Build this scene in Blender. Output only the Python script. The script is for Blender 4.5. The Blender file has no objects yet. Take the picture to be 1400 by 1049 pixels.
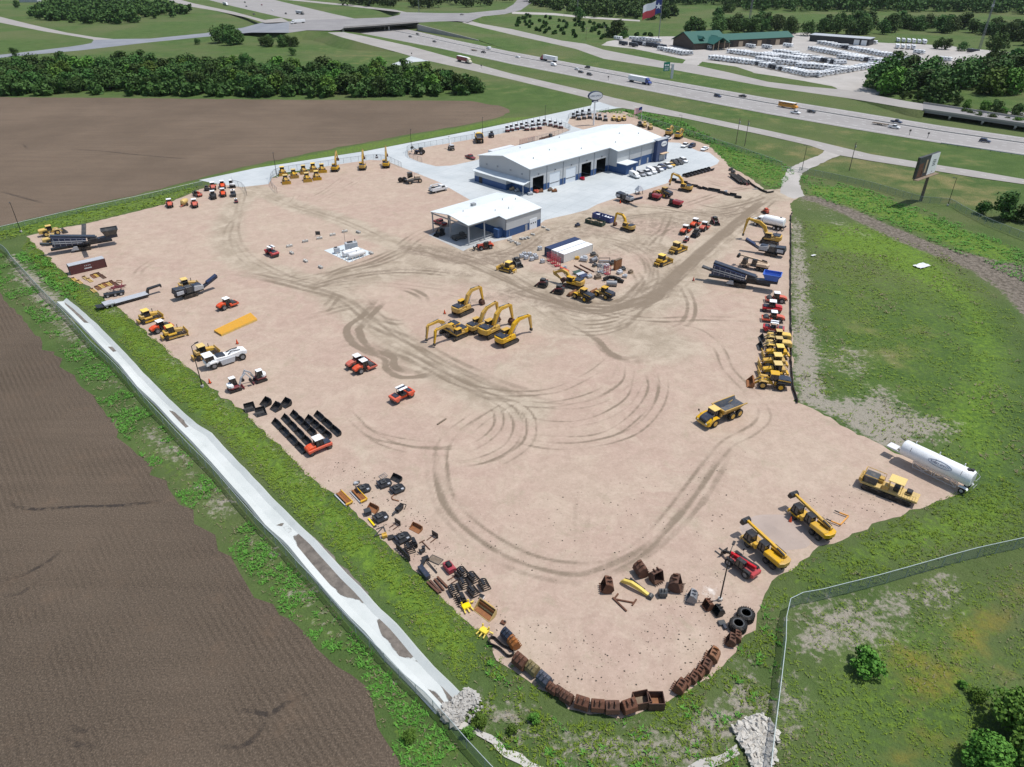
import bpy, bmesh, math, random
import numpy as np
from mathutils import Vector, Matrix, Euler, noise
from mathutils.geometry import delaunay_2d_cdt
random.seed(7); rng=np.random.default_rng(7)
R=math.radians; PI=math.pi
scn=bpy.context.scene; COL=scn.collection
# ------------------------------------------------------------------ camera
CH_=79.0; FPX=972.0; PIT=R(31.8)
cam=bpy.data.objects.new('camera',bpy.data.cameras.new('camera')); COL.objects.link(cam)
cam.location=(0,0,CH_); cam.rotation_euler=(R(90)-PIT,0,0)
cam.data.sensor_width=36; cam.data.lens=36*FPX/1400; cam.data.clip_end=20000; cam.data.clip_start=1
scn.camera=cam
_c,_s=math.cos(PIT),math.sin(PIT)
def at(px,py,z=0.0):
    """where the sight line through a photo pixel meets the level z"""
    a=(px-700)/FPX; b=-(py-524.5)/FPX
    d=(a,_c+b*_s,-_s+b*_c); t=(z-CH_)/d[2]
    return Vector((d[0]*t,d[1]*t,z))
def ats(pts,z=0.0): return [at(x,y,z) for x,y in pts]
# ------------------------------------------------------------------ tagging
KIDS={}
def reg(o,parent=None):
    COL.objects.link(o)
    if parent is not None:
        o.parent=parent; KIDS.setdefault(parent.name,[]).append(o)
    return o
def tag(o,label=None,cat=None,group=None,kind=None):
    if label: o['label']=label
    if cat: o['category']=cat
    if group: o['group']=group
    if kind: o['kind']=kind
    return o
def thing(name,label=None,cat=None,group=None,loc=(0,0,0),rz=0):
    o=bpy.data.objects.new(name,None); o.empty_display_size=.5; reg(o)
    o.location=loc; o.rotation_euler=(0,0,rz)
    return tag(o,label,cat,group)
def dup(root,loc,rz,label=None,group=None,mats=None,scale=None):
    def cp(o,par):
        c=o.copy(); reg(c,par)
        if mats and o.type=='MESH' and len(c.material_slots):
            m=c.material_slots[0].material
            if m and m.name in mats:
                c.material_slots[0].link='OBJECT'; c.material_slots[0].material=mats[m.name]
        for k in KIDS.get(o.name,[]): cp(k,c)
        return c
    r=cp(root,None); r.location=loc; r.rotation_euler=(0,0,rz)
    if scale: r.scale=(scale,)*3 if not hasattr(scale,'__len__') else scale
    if label: r['label']=label
    if group: r['group']=group
    return r
class Proto:
    """a kind of thing: the first placing uses the original, later ones copy it"""
    def __init__(s,fn,*a,**k): s.fn=fn;s.a=a;s.k=k;s.root=None;s.used=False
    def place(s,loc,rz,label,group=None,mats=None,scale=None):
        if s.root is None: s.root=s.fn(*s.a,**s.k)
        if not s.used and not mats:
            s.used=True; r=s.root; r.location=loc; r.rotation_euler=(0,0,rz)
            if scale: r.scale=(scale,)*3 if not hasattr(scale,'__len__') else scale
            r['label']=label
            if group: r['group']=group
            return r
        return dup(s.root,loc,rz,label,group,mats,scale)
    def finish(s):
        if s.root is not None and not s.used:
            def rm(o):
                for k in KIDS.get(o.name,[]): rm(k)
                bpy.data.objects.remove(o)
            rm(s.root)
PROTOS=[]
def proto(fn,*a,**k):
    p=Proto(fn,*a,**k); PROTOS.append(p); return p
GZ=0.03
def put(p,rear,front,label,group=None,mats=None,scale=None,z=GZ):
    a=at(*rear,z); b=at(*front,z); c=(a+b)/2
    return p.place(c,math.atan2(b.y-a.y,b.x-a.x),label,group,mats,scale)
def putd(p,pos,deg,label,group=None,mats=None,scale=None,z=GZ):
    return p.place(at(*pos,z),R(deg),label,group,mats,scale)
# ------------------------------------------------------------------ materials
def newmat(name):
    m=bpy.data.materials.new(name); m.use_nodes=True; nt=m.node_tree
    return m,nt,nt.nodes['Principled BSDF']
class NT:
    def __init__(s,nt): s.nt=nt
    def n(s,t,**k):
        x=s.nt.nodes.new(t)
        for a,v in k.items(): setattr(x,a,v)
        return x
    def l(s,a,b): s.nt.links.new(a,b)
    def geo(s):
        g=s.n('ShaderNodeNewGeometry'); return g.outputs['Position']
    def obj(s): return s.n('ShaderNodeTexCoord').outputs['Object']
    def noise(s,vec,scale,detail=4,rough=.55,dist=0):
        x=s.n('ShaderNodeTexNoise'); x.inputs['Scale'].default_value=scale; x.inputs['Detail'].default_value=detail
        x.inputs['Roughness'].default_value=rough; x.inputs['Distortion'].default_value=dist
        if vec is not None: s.l(vec,x.inputs['Vector'])
        return x.outputs['Fac']
    def ramp(s,fac,a,b):
        x=s.n('ShaderNodeMapRange'); x.interpolation_type='SMOOTHSTEP'
        x.inputs['From Min'].default_value=a; x.inputs['From Max'].default_value=b; s.l(fac,x.inputs['Value'])
        return x.outputs['Result']
    def mix(s,fac,a,b):
        x=s.n('ShaderNodeMix',data_type='RGBA')
        for i,v in ((6,a),(7,b)):
            if isinstance(v,(tuple,list)): x.inputs[i].default_value=(*v[:3],1)
            else: s.l(v,x.inputs[i])
        if isinstance(fac,(int,float)): x.inputs[0].default_value=fac
        else: s.l(fac,x.inputs[0])
        return x.outputs[2]
    def math(s,op,a,b=None):
        x=s.n('ShaderNodeMath',operation=op)
        for i,v in ((0,a),(1,b)):
            if v is None: continue
            if isinstance(v,(int,float)): x.inputs[i].default_value=v
            else: s.l(v,x.inputs[i])
        return x.outputs[0]
    def attr(s,name): return s.n('ShaderNodeAttribute',attribute_name=name).outputs['Fac']
    def mapv(s,vec,scale=(1,1,1),rot=(0,0,0)):
        x=s.n('ShaderNodeMapping'); x.inputs['Scale'].default_value=scale; x.inputs['Rotation'].default_value=rot
        s.l(vec,x.inputs['Vector']); return x.outputs[0]
    def bump(s,h,strength,dist,bsdf):
        x=s.n('ShaderNodeBump'); x.inputs['Strength'].default_value=strength; x.inputs['Distance'].default_value=dist
        s.l(h,x.inputs['Height']); s.l(x.outputs[0],bsdf.inputs['Normal'])
MATS={}
def paint(name,col,rough=.45,metal=0,dirt=.25,dcol=(.30,.24,.18),scale=1.4,spec=.4):
    """painted or bare metal, rubber, plastic: colour with uneven dust and wear"""
    m,nt,b=newmat(name); t=NT(nt)
    p=t.obj(); f=t.ramp(t.noise(p,scale,6,.65),.42,.78); f2=t.noise(p,scale*9,3)
    f=t.math('MULTIPLY',f,dirt)
    v=tuple(min(1,c*1.15) for c in col); d=tuple(c*.82 for c in col)
    c=t.mix(t.ramp(f2,.3,.7),d,v); c=t.mix(f,c,dcol)
    oi=t.n('ShaderNodeObjectInfo'); hs=t.n('ShaderNodeHueSaturation'); t.l(c,hs.inputs['Color']); t.l(t.math('ADD',t.math('MULTIPLY',oi.outputs['Random'],.3),.83),hs.inputs['Value']); t.l(t.math('ADD',t.math('MULTIPLY',oi.outputs['Random'],.2),.85),hs.inputs['Saturation'])
    t.l(hs.outputs[0],b.inputs['Base Color']); b.inputs['Roughness'].default_value=rough; b.inputs['Metallic'].default_value=metal
    b.inputs['Specular IOR Level'].default_value=spec
    MATS[name]=m; return m
YEL=paint('yellow_paint',(.56,.325,.025),.42,dirt=.5,dcol=(.34,.25,.14))
YEL2=paint('faded_yellow_paint',(.62,.42,.10),.5,dirt=.5)
YROOF=paint('pale_yellow_paint',(.75,.52,.12),.45,dirt=.15)
ORG=paint('orange_paint',(.62,.075,.022),.42,dirt=.35)
RED=paint('red_paint',(.42,.018,.025),.38,dirt=.2)
DRED=paint('dark_red_paint',(.20,.02,.03),.45,dirt=.3)
BLK=paint('black_paint',(.016,.017,.02),.42,dirt=.14)
BLUEBLK=paint('blue_black_paint',(.022,.03,.05),.4,dirt=.2)
RUB=paint('rubber',(.02,.02,.021),.85,dirt=.35,spec=.2)
TRK=paint('track_steel',(.045,.04,.037),.6,.5,dirt=.55)
STEEL=paint('grey_steel',(.22,.23,.25),.45,.4,dirt=.3)
DSTEEL=paint('dark_steel',(.06,.065,.07),.5,.3,dirt=.4)
RUST=paint('rusty_steel',(.10,.045,.028),.85,dirt=.6,dcol=(.20,.085,.04),scale=2.2)
RUST2=paint('orange_rust',(.26,.10,.03),.8,dirt=.6,dcol=(.12,.05,.03),scale=2)
WHT=paint('white_paint',(.78,.79,.80),.35,dirt=.18,dcol=(.5,.46,.4))
CREAM=paint('tan_paint',(.58,.43,.29),.5,dirt=.3)
NAVY=paint('navy_paint',(.012,.028,.085),.4,dirt=.2)
BLUE=paint('blue_paint',(.02,.05,.25),.4,dirt=.25)
BBLUE=paint('bright_blue_paint',(.02,.12,.55),.4,dirt=.15)
CGREY=paint('light_grey_paint',(.42,.44,.47),.45,dirt=.3)
SILV=paint('silver_paint',(.50,.51,.53),.3,.3,dirt=.12)
DGRN=paint('dark_green_paint',(.015,.05,.035),.5,dirt=.3)
WOOD=paint('weathered_wood',(.16,.12,.085),.85,dirt=.5)
WOODL=paint('pallet_wood',(.42,.31,.19),.85,dirt=.4)
CONC=paint('precast_concrete',(.46,.45,.42),.9,dirt=.4)
GLS,_nt,_b=newmat('tinted_glass'); _b.inputs['Base Color'].default_value=(.012,.016,.02,1); _b.inputs['Roughness'].default_value=.08; _b.inputs['Specular IOR Level'].default_value=.8
MATS['tinted_glass']=GLS
# ------------------------------------------------------------------ mesh kit
def rotm(r): return Euler(r).to_matrix()
class MB:
    def __init__(s): s.v=[]; s.f=[]
    def add(s,vs,fs):
        n=len(s.v); s.v+= [tuple(v) for v in vs]; s.f+=[[i+n for i in f] for f in fs]; return s
    def box(s,c,d,r=(0,0,0),t=(1,1)):
        m=rotm(r); c=Vector(c); vs=[]
        for z in (-1,1):
            k=t if z>0 else (1,1)
            for x,y in ((-1,-1),(1,-1),(1,1),(-1,1)):
                vs.append(c+m@Vector((x*d[0]/2*k[0],y*d[1]/2*k[1],z*d[2]/2)))
        return s.add(vs,[[3,2,1,0],[4,5,6,7],[0,1,5,4],[1,2,6,5],[2,3,7,6],[3,0,4,7]])
    def prism(s,prof,y0,y1,inset=1.0):
        """side outline (x,z) pushed across from y0 to y1"""
        a=sum(prof[i][0]*prof[(i+1)%len(prof)][1]-prof[(i+1)%len(prof)][0]*prof[i][1] for i in range(len(prof)))
        if a<0: prof=prof[::-1]
        n=len(prof)
        vs=[(x,y0,z) for x,z in prof]+[(x,y1,z) for x,z in prof]
        fs=[list(range(n)),list(range(2*n-1,n-1,-1))]+[[(i+1)%n,i,i+n,(i+1)%n+n] for i in range(n)]
        return s.add(vs,fs)
    def plan(s,poly,z0,z1):
        """ground outline (x,y) raised from z0 to z1"""
        a=sum(poly[i][0]*poly[(i+1)%len(poly)][1]-poly[(i+1)%len(poly)][0]*poly[i][1] for i in range(len(poly)))
        if a<0: poly=poly[::-1]
        n=len(poly)
        vs=[(p[0],p[1],z0) for p in poly]+[(p[0],p[1],z1) for p in poly]
        return s.add(vs,[list(range(n-1,-1,-1)),list(range(n,2*n))]+[[i,(i+1)%n,(i+1)%n+n,i+n] for i in range(n)])
    def lathe(s,prof,c=(0,0,0),ax='y',n=14):
        """(distance along axis, radius) turned round an axis"""
        vs=[];k=len(prof)
        for j in range(n):
            a=2*PI*j/n; ca,sa=math.cos(a),math.sin(a)
            for h,r in prof:
                if ax=='y': p=(r*ca,h,r*sa)
                elif ax=='x': p=(h,r*ca,r*sa)
                else: p=(r*ca,r*sa,h)
                vs.append((p[0]+c[0],p[1]+c[1],p[2]+c[2]))
        fs=[]
        for j in range(n):
            j2=(j+1)%n
            for i in range(k-1): fs.append([j*k+i,j*k+i+1,j2*k+i+1,j2*k+i] if ax!='y' else [j*k+i,j2*k+i,j2*k+i+1,j*k+i+1])
        fs.append([j*k for j in range(n)][::1 if ax=='y' else -1]); fs.append([j*k+k-1 for j in range(n)][::-1 if ax=='y' else 1])
        return s.add(vs,fs)
    def cyl(s,c,r,l,ax='y',n=14,r2=None):
        return s.lathe([(-l/2,r),(l/2,r if r2 is None else r2)],c,ax,n)
    def bar(s,p,q,w,h=None):
        p=Vector(p);q=Vector(q);d=q-p;L=d.length
        if L<1e-6: return s
        h=h or w; z=d/L
        up=Vector((0,0,1)) if abs(z.z)<.95 else Vector((1,0,0))
        x=up.cross(z).normalized(); y=z.cross(x)
        vs=[]
        for e in (p,q):
            for a,b in ((-1,-1),(1,-1),(1,1),(-1,1)): vs.append(e+x*(a*w/2)+y*(b*h/2))
        return s.add(vs,[[3,2,1,0],[4,5,6,7],[0,1,5,4],[1,2,6,5],[2,3,7,6],[3,0,4,7]])
    def tube(s,p,q,r,n=7,r2=None):
        p=Vector(p);q=Vector(q);z=(q-p).normalized(); r2=r if r2 is None else r2
        up=Vector((0,0,1)) if abs(z.z)<.95 else Vector((1,0,0)); x=up.cross(z).normalized(); y=z.cross(x)
        vs=[p+(x*math.cos(2*PI*i/n)+y*math.sin(2*PI*i/n))*r for i in range(n)]+[q+(x*math.cos(2*PI*i/n)+y*math.sin(2*PI*i/n))*r2 for i in range(n)]
        return s.add(vs,[list(range(n-1,-1,-1)),list(range(n,2*n))]+[[i,(i+1)%n,(i+1)%n+n,i+n] for i in range(n)])
    def path(s,pts,w,h=None):
        for a,b in zip(pts,pts[1:]): s.bar(a,b,w,h)
        return s
    def build(s,name,mat,parent=None,bevel=0,smooth=False,seg=1):
        me=bpy.data.meshes.new(name); me.from_pydata(s.v,[],s.f)
        if bevel or smooth:
            bm=bmesh.new(); bm.from_mesh(me)
            if bevel:
                es=[e for e in bm.edges if len(e.link_faces)==2 and e.calc_face_angle(0)>.5]
                bmesh.ops.bevel(bm,geom=es,offset=bevel,offset_type='OFFSET',segments=seg,profile=.5,affect='EDGES',clamp_overlap=True)
            bm.to_mesh(me); bm.free()
            if smooth:
                for p in me.polygons: p.use_smooth=True
                me.set_sharp_from_angle(angle=R(40))
        me.materials.append(mat); o=bpy.data.objects.new(name,me)
        return reg(o,parent)
def wheel(parent,c,r,w,rim=STEEL,n=18,name='wheel'):
    """tyre with a rim as its sub-part; axis across the vehicle"""
    t=MB().lathe([(-w/2,r*.62),(-w/2,r*.9),(-w*.36,r),(w*.36,r),(w/2,r*.9),(w/2,r*.62)],c,'y',n).build(name,RUB,parent,smooth=True)
    MB().lathe([(-w/2-.012,r*.18),(-w/2-.012,r*.56),(-w*.3,r*.58),(w*.3,r*.58),(w/2+.012,r*.56),(w/2+.012,r*.18)],c,'y',12).build('rim',rim,t)
    return t
def text_mesh(name,txt,size,mat,parent,M,extrude=.01):
    cu=bpy.data.curves.new(name,'FONT'); cu.body=txt; cu.size=size; cu.align_x='CENTER'; cu.align_y='CENTER'; cu.extrude=extrude
    o=bpy.data.objects.new(name,cu); COL.objects.link(o); dg=bpy.context.evaluated_depsgraph_get()
    me=bpy.data.meshes.new_from_object(o.evaluated_get(dg)); bpy.data.objects.remove(o); bpy.data.curves.remove(cu)
    me.materials.clear(); me.materials.append(mat); me.transform(M)
    return reg(bpy.data.objects.new(name,me),parent)
def frame(o,x,y): # local axes from origin, right and up directions
    x=Vector(x).normalized(); y=Vector(y).normalized(); z=x.cross(y); m=Matrix.Identity(4)
    for i in range(3): m[i][0]=x[i];m[i][1]=y[i];m[i][2]=z[i];m[i][3]=o[i]
    return m
# ------------------------------------------------------------------ light, sky, colour
SUN_EL,SUN_AZ=R(68),R(82)      # azimuth clockwise from the viewing direction (+Y)
sd=Vector((math.sin(SUN_AZ)*math.cos(SUN_EL),math.cos(SUN_AZ)*math.cos(SUN_EL),math.sin(SUN_EL)))
sl=bpy.data.lights.new('sun','SUN'); sl.energy=4.2; sl.angle=R(.53); sl.color=(1,.965,.91)
so=bpy.data.objects.new('sun',sl); COL.objects.link(so); so.rotation_euler=(-sd).to_track_quat('-Z','Y').to_euler(); so.location=(0,0,300)
w=bpy.data.worlds.new('World'); scn.world=w; w.use_nodes=True
sk=w.node_tree.nodes.new('ShaderNodeTexSky'); sk.sky_type='NISHITA'; sk.sun_disc=False; sk.sun_elevation=SUN_EL; sk.sun_rotation=SUN_AZ
sk.air_density=1.2; sk.dust_density=1.5
w.node_tree.links.new(sk.outputs[0],w.node_tree.nodes['Background'].inputs[0]); w.node_tree.nodes['Background'].inputs[1].default_value=.13
scn.view_settings.view_transform='Standard'; scn.view_settings.look='None'; scn.view_settings.exposure=0; scn.view_settings.gamma=1
# ------------------------------------------------------------------ polygon tools
def inpoly(X,Y,poly):
    n=len(poly); ins=np.zeros(X.shape,bool); j=n-1
    for i in range(n):
        xi,yi=poly[i][0],poly[i][1]; xj,yj=poly[j][0],poly[j][1]
        if abs(yj-yi)>1e-9:
            ins^=((yi>Y)!=(yj>Y))&(X<(xj-xi)*(Y-yi)/(yj-yi)+xi)
        j=i
    return ins
def pdist(X,Y,poly,closed=True):
    d=np.full(X.shape,1e9); n=len(poly)
    for i in range(n if closed else n-1):
        a=poly[i]; b=poly[(i+1)%n]; dx,dy=b[0]-a[0],b[1]-a[1]; L=dx*dx+dy*dy+1e-9
        t=np.clip(((X-a[0])*dx+(Y-a[1])*dy)/L,0,1)
        d=np.minimum(d,np.hypot(X-a[0]-t*dx,Y-a[1]-t*dy))
    return d
def sdist(X,Y,poly): 
    return pdist(X,Y,poly)*np.where(inpoly(X,Y,poly),1,-1)
def ragged(pts,step,amp,seed=0,closed=True):
    out=[]; n=len(pts)
    for i in range(n if closed else n-1):
        a,b=pts[i],pts[(i+1)%n]; k=max(1,int((b-a).length/step))
        for j in range(k):
            p=a.lerp(b,j/k)
            q=noise.noise_vector(Vector((p.x*.35+seed,p.y*.35,1.3)))*amp+noise.noise_vector(Vector((p.x*1.3+seed,p.y*1.3,4.7)))*amp*.5
            out.append(Vector((p.x+q.x,p.y+q.y,p.z)))
    return out
def sheet(name,pts,z,mat,kind='structure',rag=None,grid=None,seed=0,zs=None,attrs=None):
    """a flat lie of ground material inside a ground outline (world points)"""
    P=[Vector((p[0],p[1],z)) for p in pts]
    if rag: P=ragged(P,rag[0],rag[1],seed)
    vs=[Vector((p.x,p.y)) for p in P]; nb=len(vs)
    if grid:
        xs=[p.x for p in P]; ys=[p.y for p in P]
        X,Y=np.meshgrid(np.arange(min(xs),max(xs),grid),np.arange(min(ys),max(ys),grid))
        X=X.ravel()+rng.uniform(-.2,.2,X.size)*grid; Y=Y.ravel()+rng.uniform(-.2,.2,Y.size)*grid
        k=inpoly(X,Y,P); X=X[k];Y=Y[k]; k=pdist(X,Y,P)>grid*.4
        vs+= [Vector((a,b)) for a,b in zip(X[k],Y[k])]
    r=delaunay_2d_cdt(vs,[],[list(range(nb))],1,1e-4)
    me=bpy.data.meshes.new(name); me.from_pydata([(v.x,v.y,z) for v in r[0]],[],[f[:] for f in r[2]])
    if attrs:
        A=np.array([(v.x,v.y) for v in r[0]])
        for nm,fn in attrs.items():
            at_=me.attributes.new(nm,'FLOAT','POINT'); at_.data.foreach_set('value',fn(A[:,0],A[:,1]).astype(np.float32))
    me.materials.append(mat); o=bpy.data.objects.new(name,me); reg(o)
    for p in me.polygons:
        if p.normal.z<0: me.flip_normals(); break
    return tag(o,kind=kind)
def smooth_path(pts,step=1.5):
    """Catmull-Rom through world points"""
    out=[]; n=len(pts)
    for i in range(n-1):
        p0=pts[max(i-1,0)];p1=pts[i];p2=pts[i+1];p3=pts[min(i+2,n-1)]
        k=max(2,int((p2-p1).length/step))
        for j in range(k):
            t=j/k
            out.append(.5*((2*p1)+(p2-p0)*t+(2*p0-5*p1+4*p2-p3)*t*t+(3*p1-p0-3*p2+p3)*t**3))
    out.append(pts[-1]); return out
def strips(name,lines,z,mat,kind='structure'):
    """bands along lines: [(world points, width, strength)]; 'edge' runs from 0 at the rims to 1"""
    V=[];F=[];E=[];S=[]
    for q,(pts,wd,st) in enumerate(lines):
        P=smooth_path(pts); n=len(P); b=len(V); zz=z+.0003*(q%40)
        for i,p in enumerate(P):
            d=(P[min(i+1,n-1)]-P[max(i-1,0)]); d.z=0; d.normalize(); nn=Vector((-d.y,d.x,0))
            ww=wd*(1+.35*noise.noise(Vector((p.x*.3,p.y*.3,q))))
            e=min(1,i/4,(n-1-i)/4)
            for k in (-1,-.45,.45,1):
                V.append((p.x+nn.x*ww*k/2,p.y+nn.y*ww*k/2,zz)); E.append(0 if abs(k)==1 else e); S.append(st)
        for i in range(n-1):
            for k in range(3):
                a=b+i*4+k; F.append([a,a+1,a+5,a+4][::-1])
    me=bpy.data.meshes.new(name); me.from_pydata(V,[],F)
    for nm,arr in (('edge',E),('strength',S)):
        a=me.attributes.new(nm,'FLOAT','POINT'); a.data.foreach_set('value',np.array(arr,np.float32))
    me.materials.append(mat); o=bpy.data.objects.new(name,me); reg(o); return tag(o,kind=kind)
# ------------------------------------------------------------------ outlines, traced on the ground
YARD=[(38,324),(60,346),(76,362),(94,380),(120,392),(142,406),(166,424),(184,442),(204,458),(226,474),(250,498),(278,522),(286,530),(312,546),(338,566),(360,588),(398,624),(440,667),(461,680),(490,706),(516,731),(539,754),(564,777),(587,796),(612,824),(631,837),(657,865),(675,893),(696,909),(724,932),(750,952),(775,970),(806,981),(837,983),(876,975),(907,966),(925,952),(950,940),(980,918),(1010,886),(1032,860),(1040,823),(1047,802),(1063,787),(1080,777),(1104,760),(1130,746),(1152,739),(1167,729),(1186,723),(1221,709),(1257,696),(1275,687),(1305,677),(1326,664),(1300,648),(1250,630),(1225,619),(1203,609),(1163,589),(1122,562),(1089,549),(1083,524),(1081,397),(1082,294),(1080,278),(1094,268),(1072,258),(1046,260),(1027,244),(998,228),(982,211),(968,198),(935,188),(905,177),(880,166),(850,156),(800,152),(740,165),(550,205),(366,245),(300,251),(272,260),(225,280),(175,292),(138,301),(111,307.6),(84,311.7),(38,323)]
CONCR=[(272,246.5),(350,230),(500,206.8),(650,178),(750,157),(808,144.5),(811,137),(830,139.5),(864,147.5),(845,148),(825,151),(812,155),(795,158),(779,163),(776,168),(783,173),(800,178),(870,186),(910,194.6),(928.7,195.4),(955,207),(969.6,208.7),(983.7,219.7),(980.6,224.4),(958.6,233.9),(935,241.7),(911,251),(880,260.6),(845,270),(817,279.4),(803,287),(780,293),(762,297),(745,301),(736,308),(690,303),(640,272),(600,249),(546,227.5),(526,219.5),(506,218.8),(479,222.5),(424,231),(384,237),(372,243),(367,252),(330,256),(300,252)]
ENCL2=[(557,210),(558,206.5),(566,204.5),(591,199.8),(649,190),(690,181.7),(747,171.8),(768,173),(779,178),(760,186),(720,197),(690,206),(652,219),(635,222.8),(616,226.7),(596,227.5),(575,222),(560,216)]
ENCL3=[(777.5,164.5),(780,160.5),(797,159),(818,157),(832,153),(850,151.5),(868,158),(890,168),(880,174),(830,172),(800,172)]
SLAB=[(586,321.5),(633.4,343.5),(641,339.5),(700,325),(690,305),(640,297)]
FIELD_A=[(-260,133),(0,133),(200,134.5),(400,136.5),(560,137.5),(640,138),(690,146),(698,152),(685,160),(640,170),(560,184),(450,204),(330,229),(200,263),(100,286),(0,309),(-260,372)]
FIELD_B=[(-400,330),(-150,350),(0,400),(20,424),(50,456),(64,476),(90,506),(112,528),(140,560),(163,597),(200,630),(233,667),(280,723),(326,779),(363,830),(419,863),(452,914),(506,938),(516,990),(530,1010),(560,1060),(590,1130),(-200,1150),(-500,700)]
CH_L=[(80,414),(96,429),(112,445),(140,474),(166,500),(190,530),(216,554),(240,580),(264,604),(290,632),(320,666),(342,690),(366,720),(394,744),(420,776),(450,811),(478,842),(504,867),(530,900),(560,930),(600,973)]
CH_R=[(98,408),(120,426),(138,442),(154,458),(176,480),(200,506),(220,526),(244,550),(276,578),(296,590),(312,608),(340,636),(366,664),(398,696),(412,710),(440,736),(470,768),(501,800),(528,828),(554,852),(578,882),(602,906),(638,942)]
BTRACK=[(1094,266),(1120,268),(1150,278),(1185,292),(1230,312),(1280,333),(1330,346),(1400,362),(1460,380),(1460,470),(1400,436),(1372,402),(1330,372),(1280,352),(1225,330),(1180,308),(1145,290),(1110,276),(1092,272)]
yardW=ats(YARD)
# ------------------------------------------------------------------ ground
m,nt,b=newmat('grassland'); t=NT(nt); p=t.geo()
n1=t.noise(p,.012,5,.6); n2=t.noise(p,.09,6,.65); n3=t.noise(p,.9,5,.7); n4=t.noise(p,4.5,3,.6)
g=t.mix(t.ramp(n2,.34,.68),(.062,.108,.030),(.092,.142,.042)); g=t.mix(t.ramp(n1,.4,.66),g,(.115,.135,.055))
g=t.mix(t.math('MULTIPLY',t.ramp(n3,.45,.75),.6),g,(.065,.10,.026))
lu=t.ramp(t.math('ADD',t.attr('lush'),t.math('MULTIPLY',t.math('SUBTRACT',n3,.5),.9)),.3,.75)
g=t.mix(lu,g,t.mix(t.ramp(n3,.35,.65),(.10,.195,.018),(.155,.25,.034)))
dr=t.ramp(t.math('ADD',t.attr('dry'),t.math('MULTIPLY',t.math('SUBTRACT',n2,.5),1.6)),.3,.9)
g=t.mix(t.math('MULTIPLY',dr,.8),g,t.mix(t.ramp(n3,.35,.65),(.20,.175,.08),(.27,.215,.10)))
go=t.ramp(t.math('ADD',t.attr('gold'),t.math('MULTIPLY',t.math('SUBTRACT',n2,.5),1.5)),.3,.9)
g=t.mix(t.math('MULTIPLY',go,.9),g,(.30,.20,.03))
n23=t.math('ADD',t.math('MULTIPLY',t.math('SUBTRACT',n3,.5),1.5),t.math('MULTIPLY',t.math('SUBTRACT',n2,.5),1.2))
ba=t.ramp(t.math('ADD',t.attr('bare'),n23),.42,.75)
g=t.mix(ba,g,t.mix(t.ramp(n4,.3,.7),(.235,.21,.165),(.37,.34,.285)))
mu=t.ramp(t.math('ADD',t.attr('mud'),t.math('MULTIPLY',n23,.6)),.4,.7)
g=t.mix(mu,g,t.mix(t.ramp(n3,.35,.65),(.105,.088,.07),(.235,.20,.165)))
t.l(t.mix(t.math('MULTIPLY',t.ramp(n4,.4,.8),.35),g,(.03,.04,.015)),b.inputs['Base Color']); b.inputs['Roughness'].default_value=.95; b.inputs['Specular IOR Level'].default_value=.1
t.bump(t.math('ADD',n3,t.math('MULTIPLY',n4,.4)),.9,.5,b)
GRASS=m
def axis(core0,core1,step,far0,far1,gr):
    a=list(np.arange(core0,core1,step)); s=step; x=a[-1]
    while x<far1: s*=gr; x+=s; a.append(x)
    s=step; x=a[0]; pre=[]
    while x>far0: s*=gr; x-=s; pre.append(x)
    return np.array(pre[::-1]+a)
gx=axis(-250,330,2.4,-9000,9000,1.14); gy=axis(30,440,2.4,-600,14000,1.05)
X,Y=np.meshgrid(gx,gy); nx,ny=len(gx),len(gy); X=X.ravel();Y=Y.ravel()
def field(zones,X,Y):
    o=np.zeros(X.shape)
    for pts,soft,val in zones:
        s=sdist(X,Y,ats(pts)); o=np.maximum(o,val*np.clip(.5+s/(2*soft),0,1))
    return o
VERGE=[(38,324),(94,380),(166,424),(226,474),(286,530),(338,566),(398,624),(461,680),(516,731),(564,777),(612,824),(657,865),(638,942)]+CH_R[::-1]+[(70,385),(30,340)]
Zl=[([(1092,300),(1180,300),(1290,340),(1370,420),(1400,480),(1400,700),(1310,668),(1240,610),(1160,580),(1100,545)],9,.40),(VERGE,2,.62),([(0,309),(100,287),(200,264),(330,230),(450,205),(560,185),(640,171),(685,161),(750,157),(500,207),(350,231),(272,246),(272,260),(225,279),(138,301),(38,322),(-40,322)],1.5,.5),
    ([(1092,300),(1180,300),(1290,340),(1370,420),(1400,480),(1400,700),(1330,745),(1230,700),(1310,680),(1330,660),(1240,560),(1300,500),(1290,420),(1180,360),(1100,340)],9,.6),
    ([(1080,775),(1200,720),(1320,668),(1400,650),(1400,735),(1230,775),(1080,815),(1055,830)],4,.55),
    ([(1095,250),(1180,255),(1290,300),(1400,340),(1400,385),(1290,335),(1190,295),(1100,266)],4,.55),
    ([(990,225),(1060,262),(1090,235),(1060,215),(1000,200),(960,190)],3,.5),
    ([(812,150),(900,170),(980,205),(1000,195),(900,155),(860,149)],3,.35),
    ([(150,560),(250,620),(380,760),(470,860),(560,960),(600,1000),(560,1000),(500,930),(400,850),(280,710),(170,600)],2,.45),
    ([(500,960),(590,985),(680,1060),(560,1060)],3,.5),([(1085,840),(1250,805),(1400,760),(1400,1060),(1075,1060)],6,.42),([(660,900),(750,960),(830,990),(900,985),(960,960),(1040,860),(1050,940),(980,1040),(760,1040),(650,960)],5,.35)]
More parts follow.
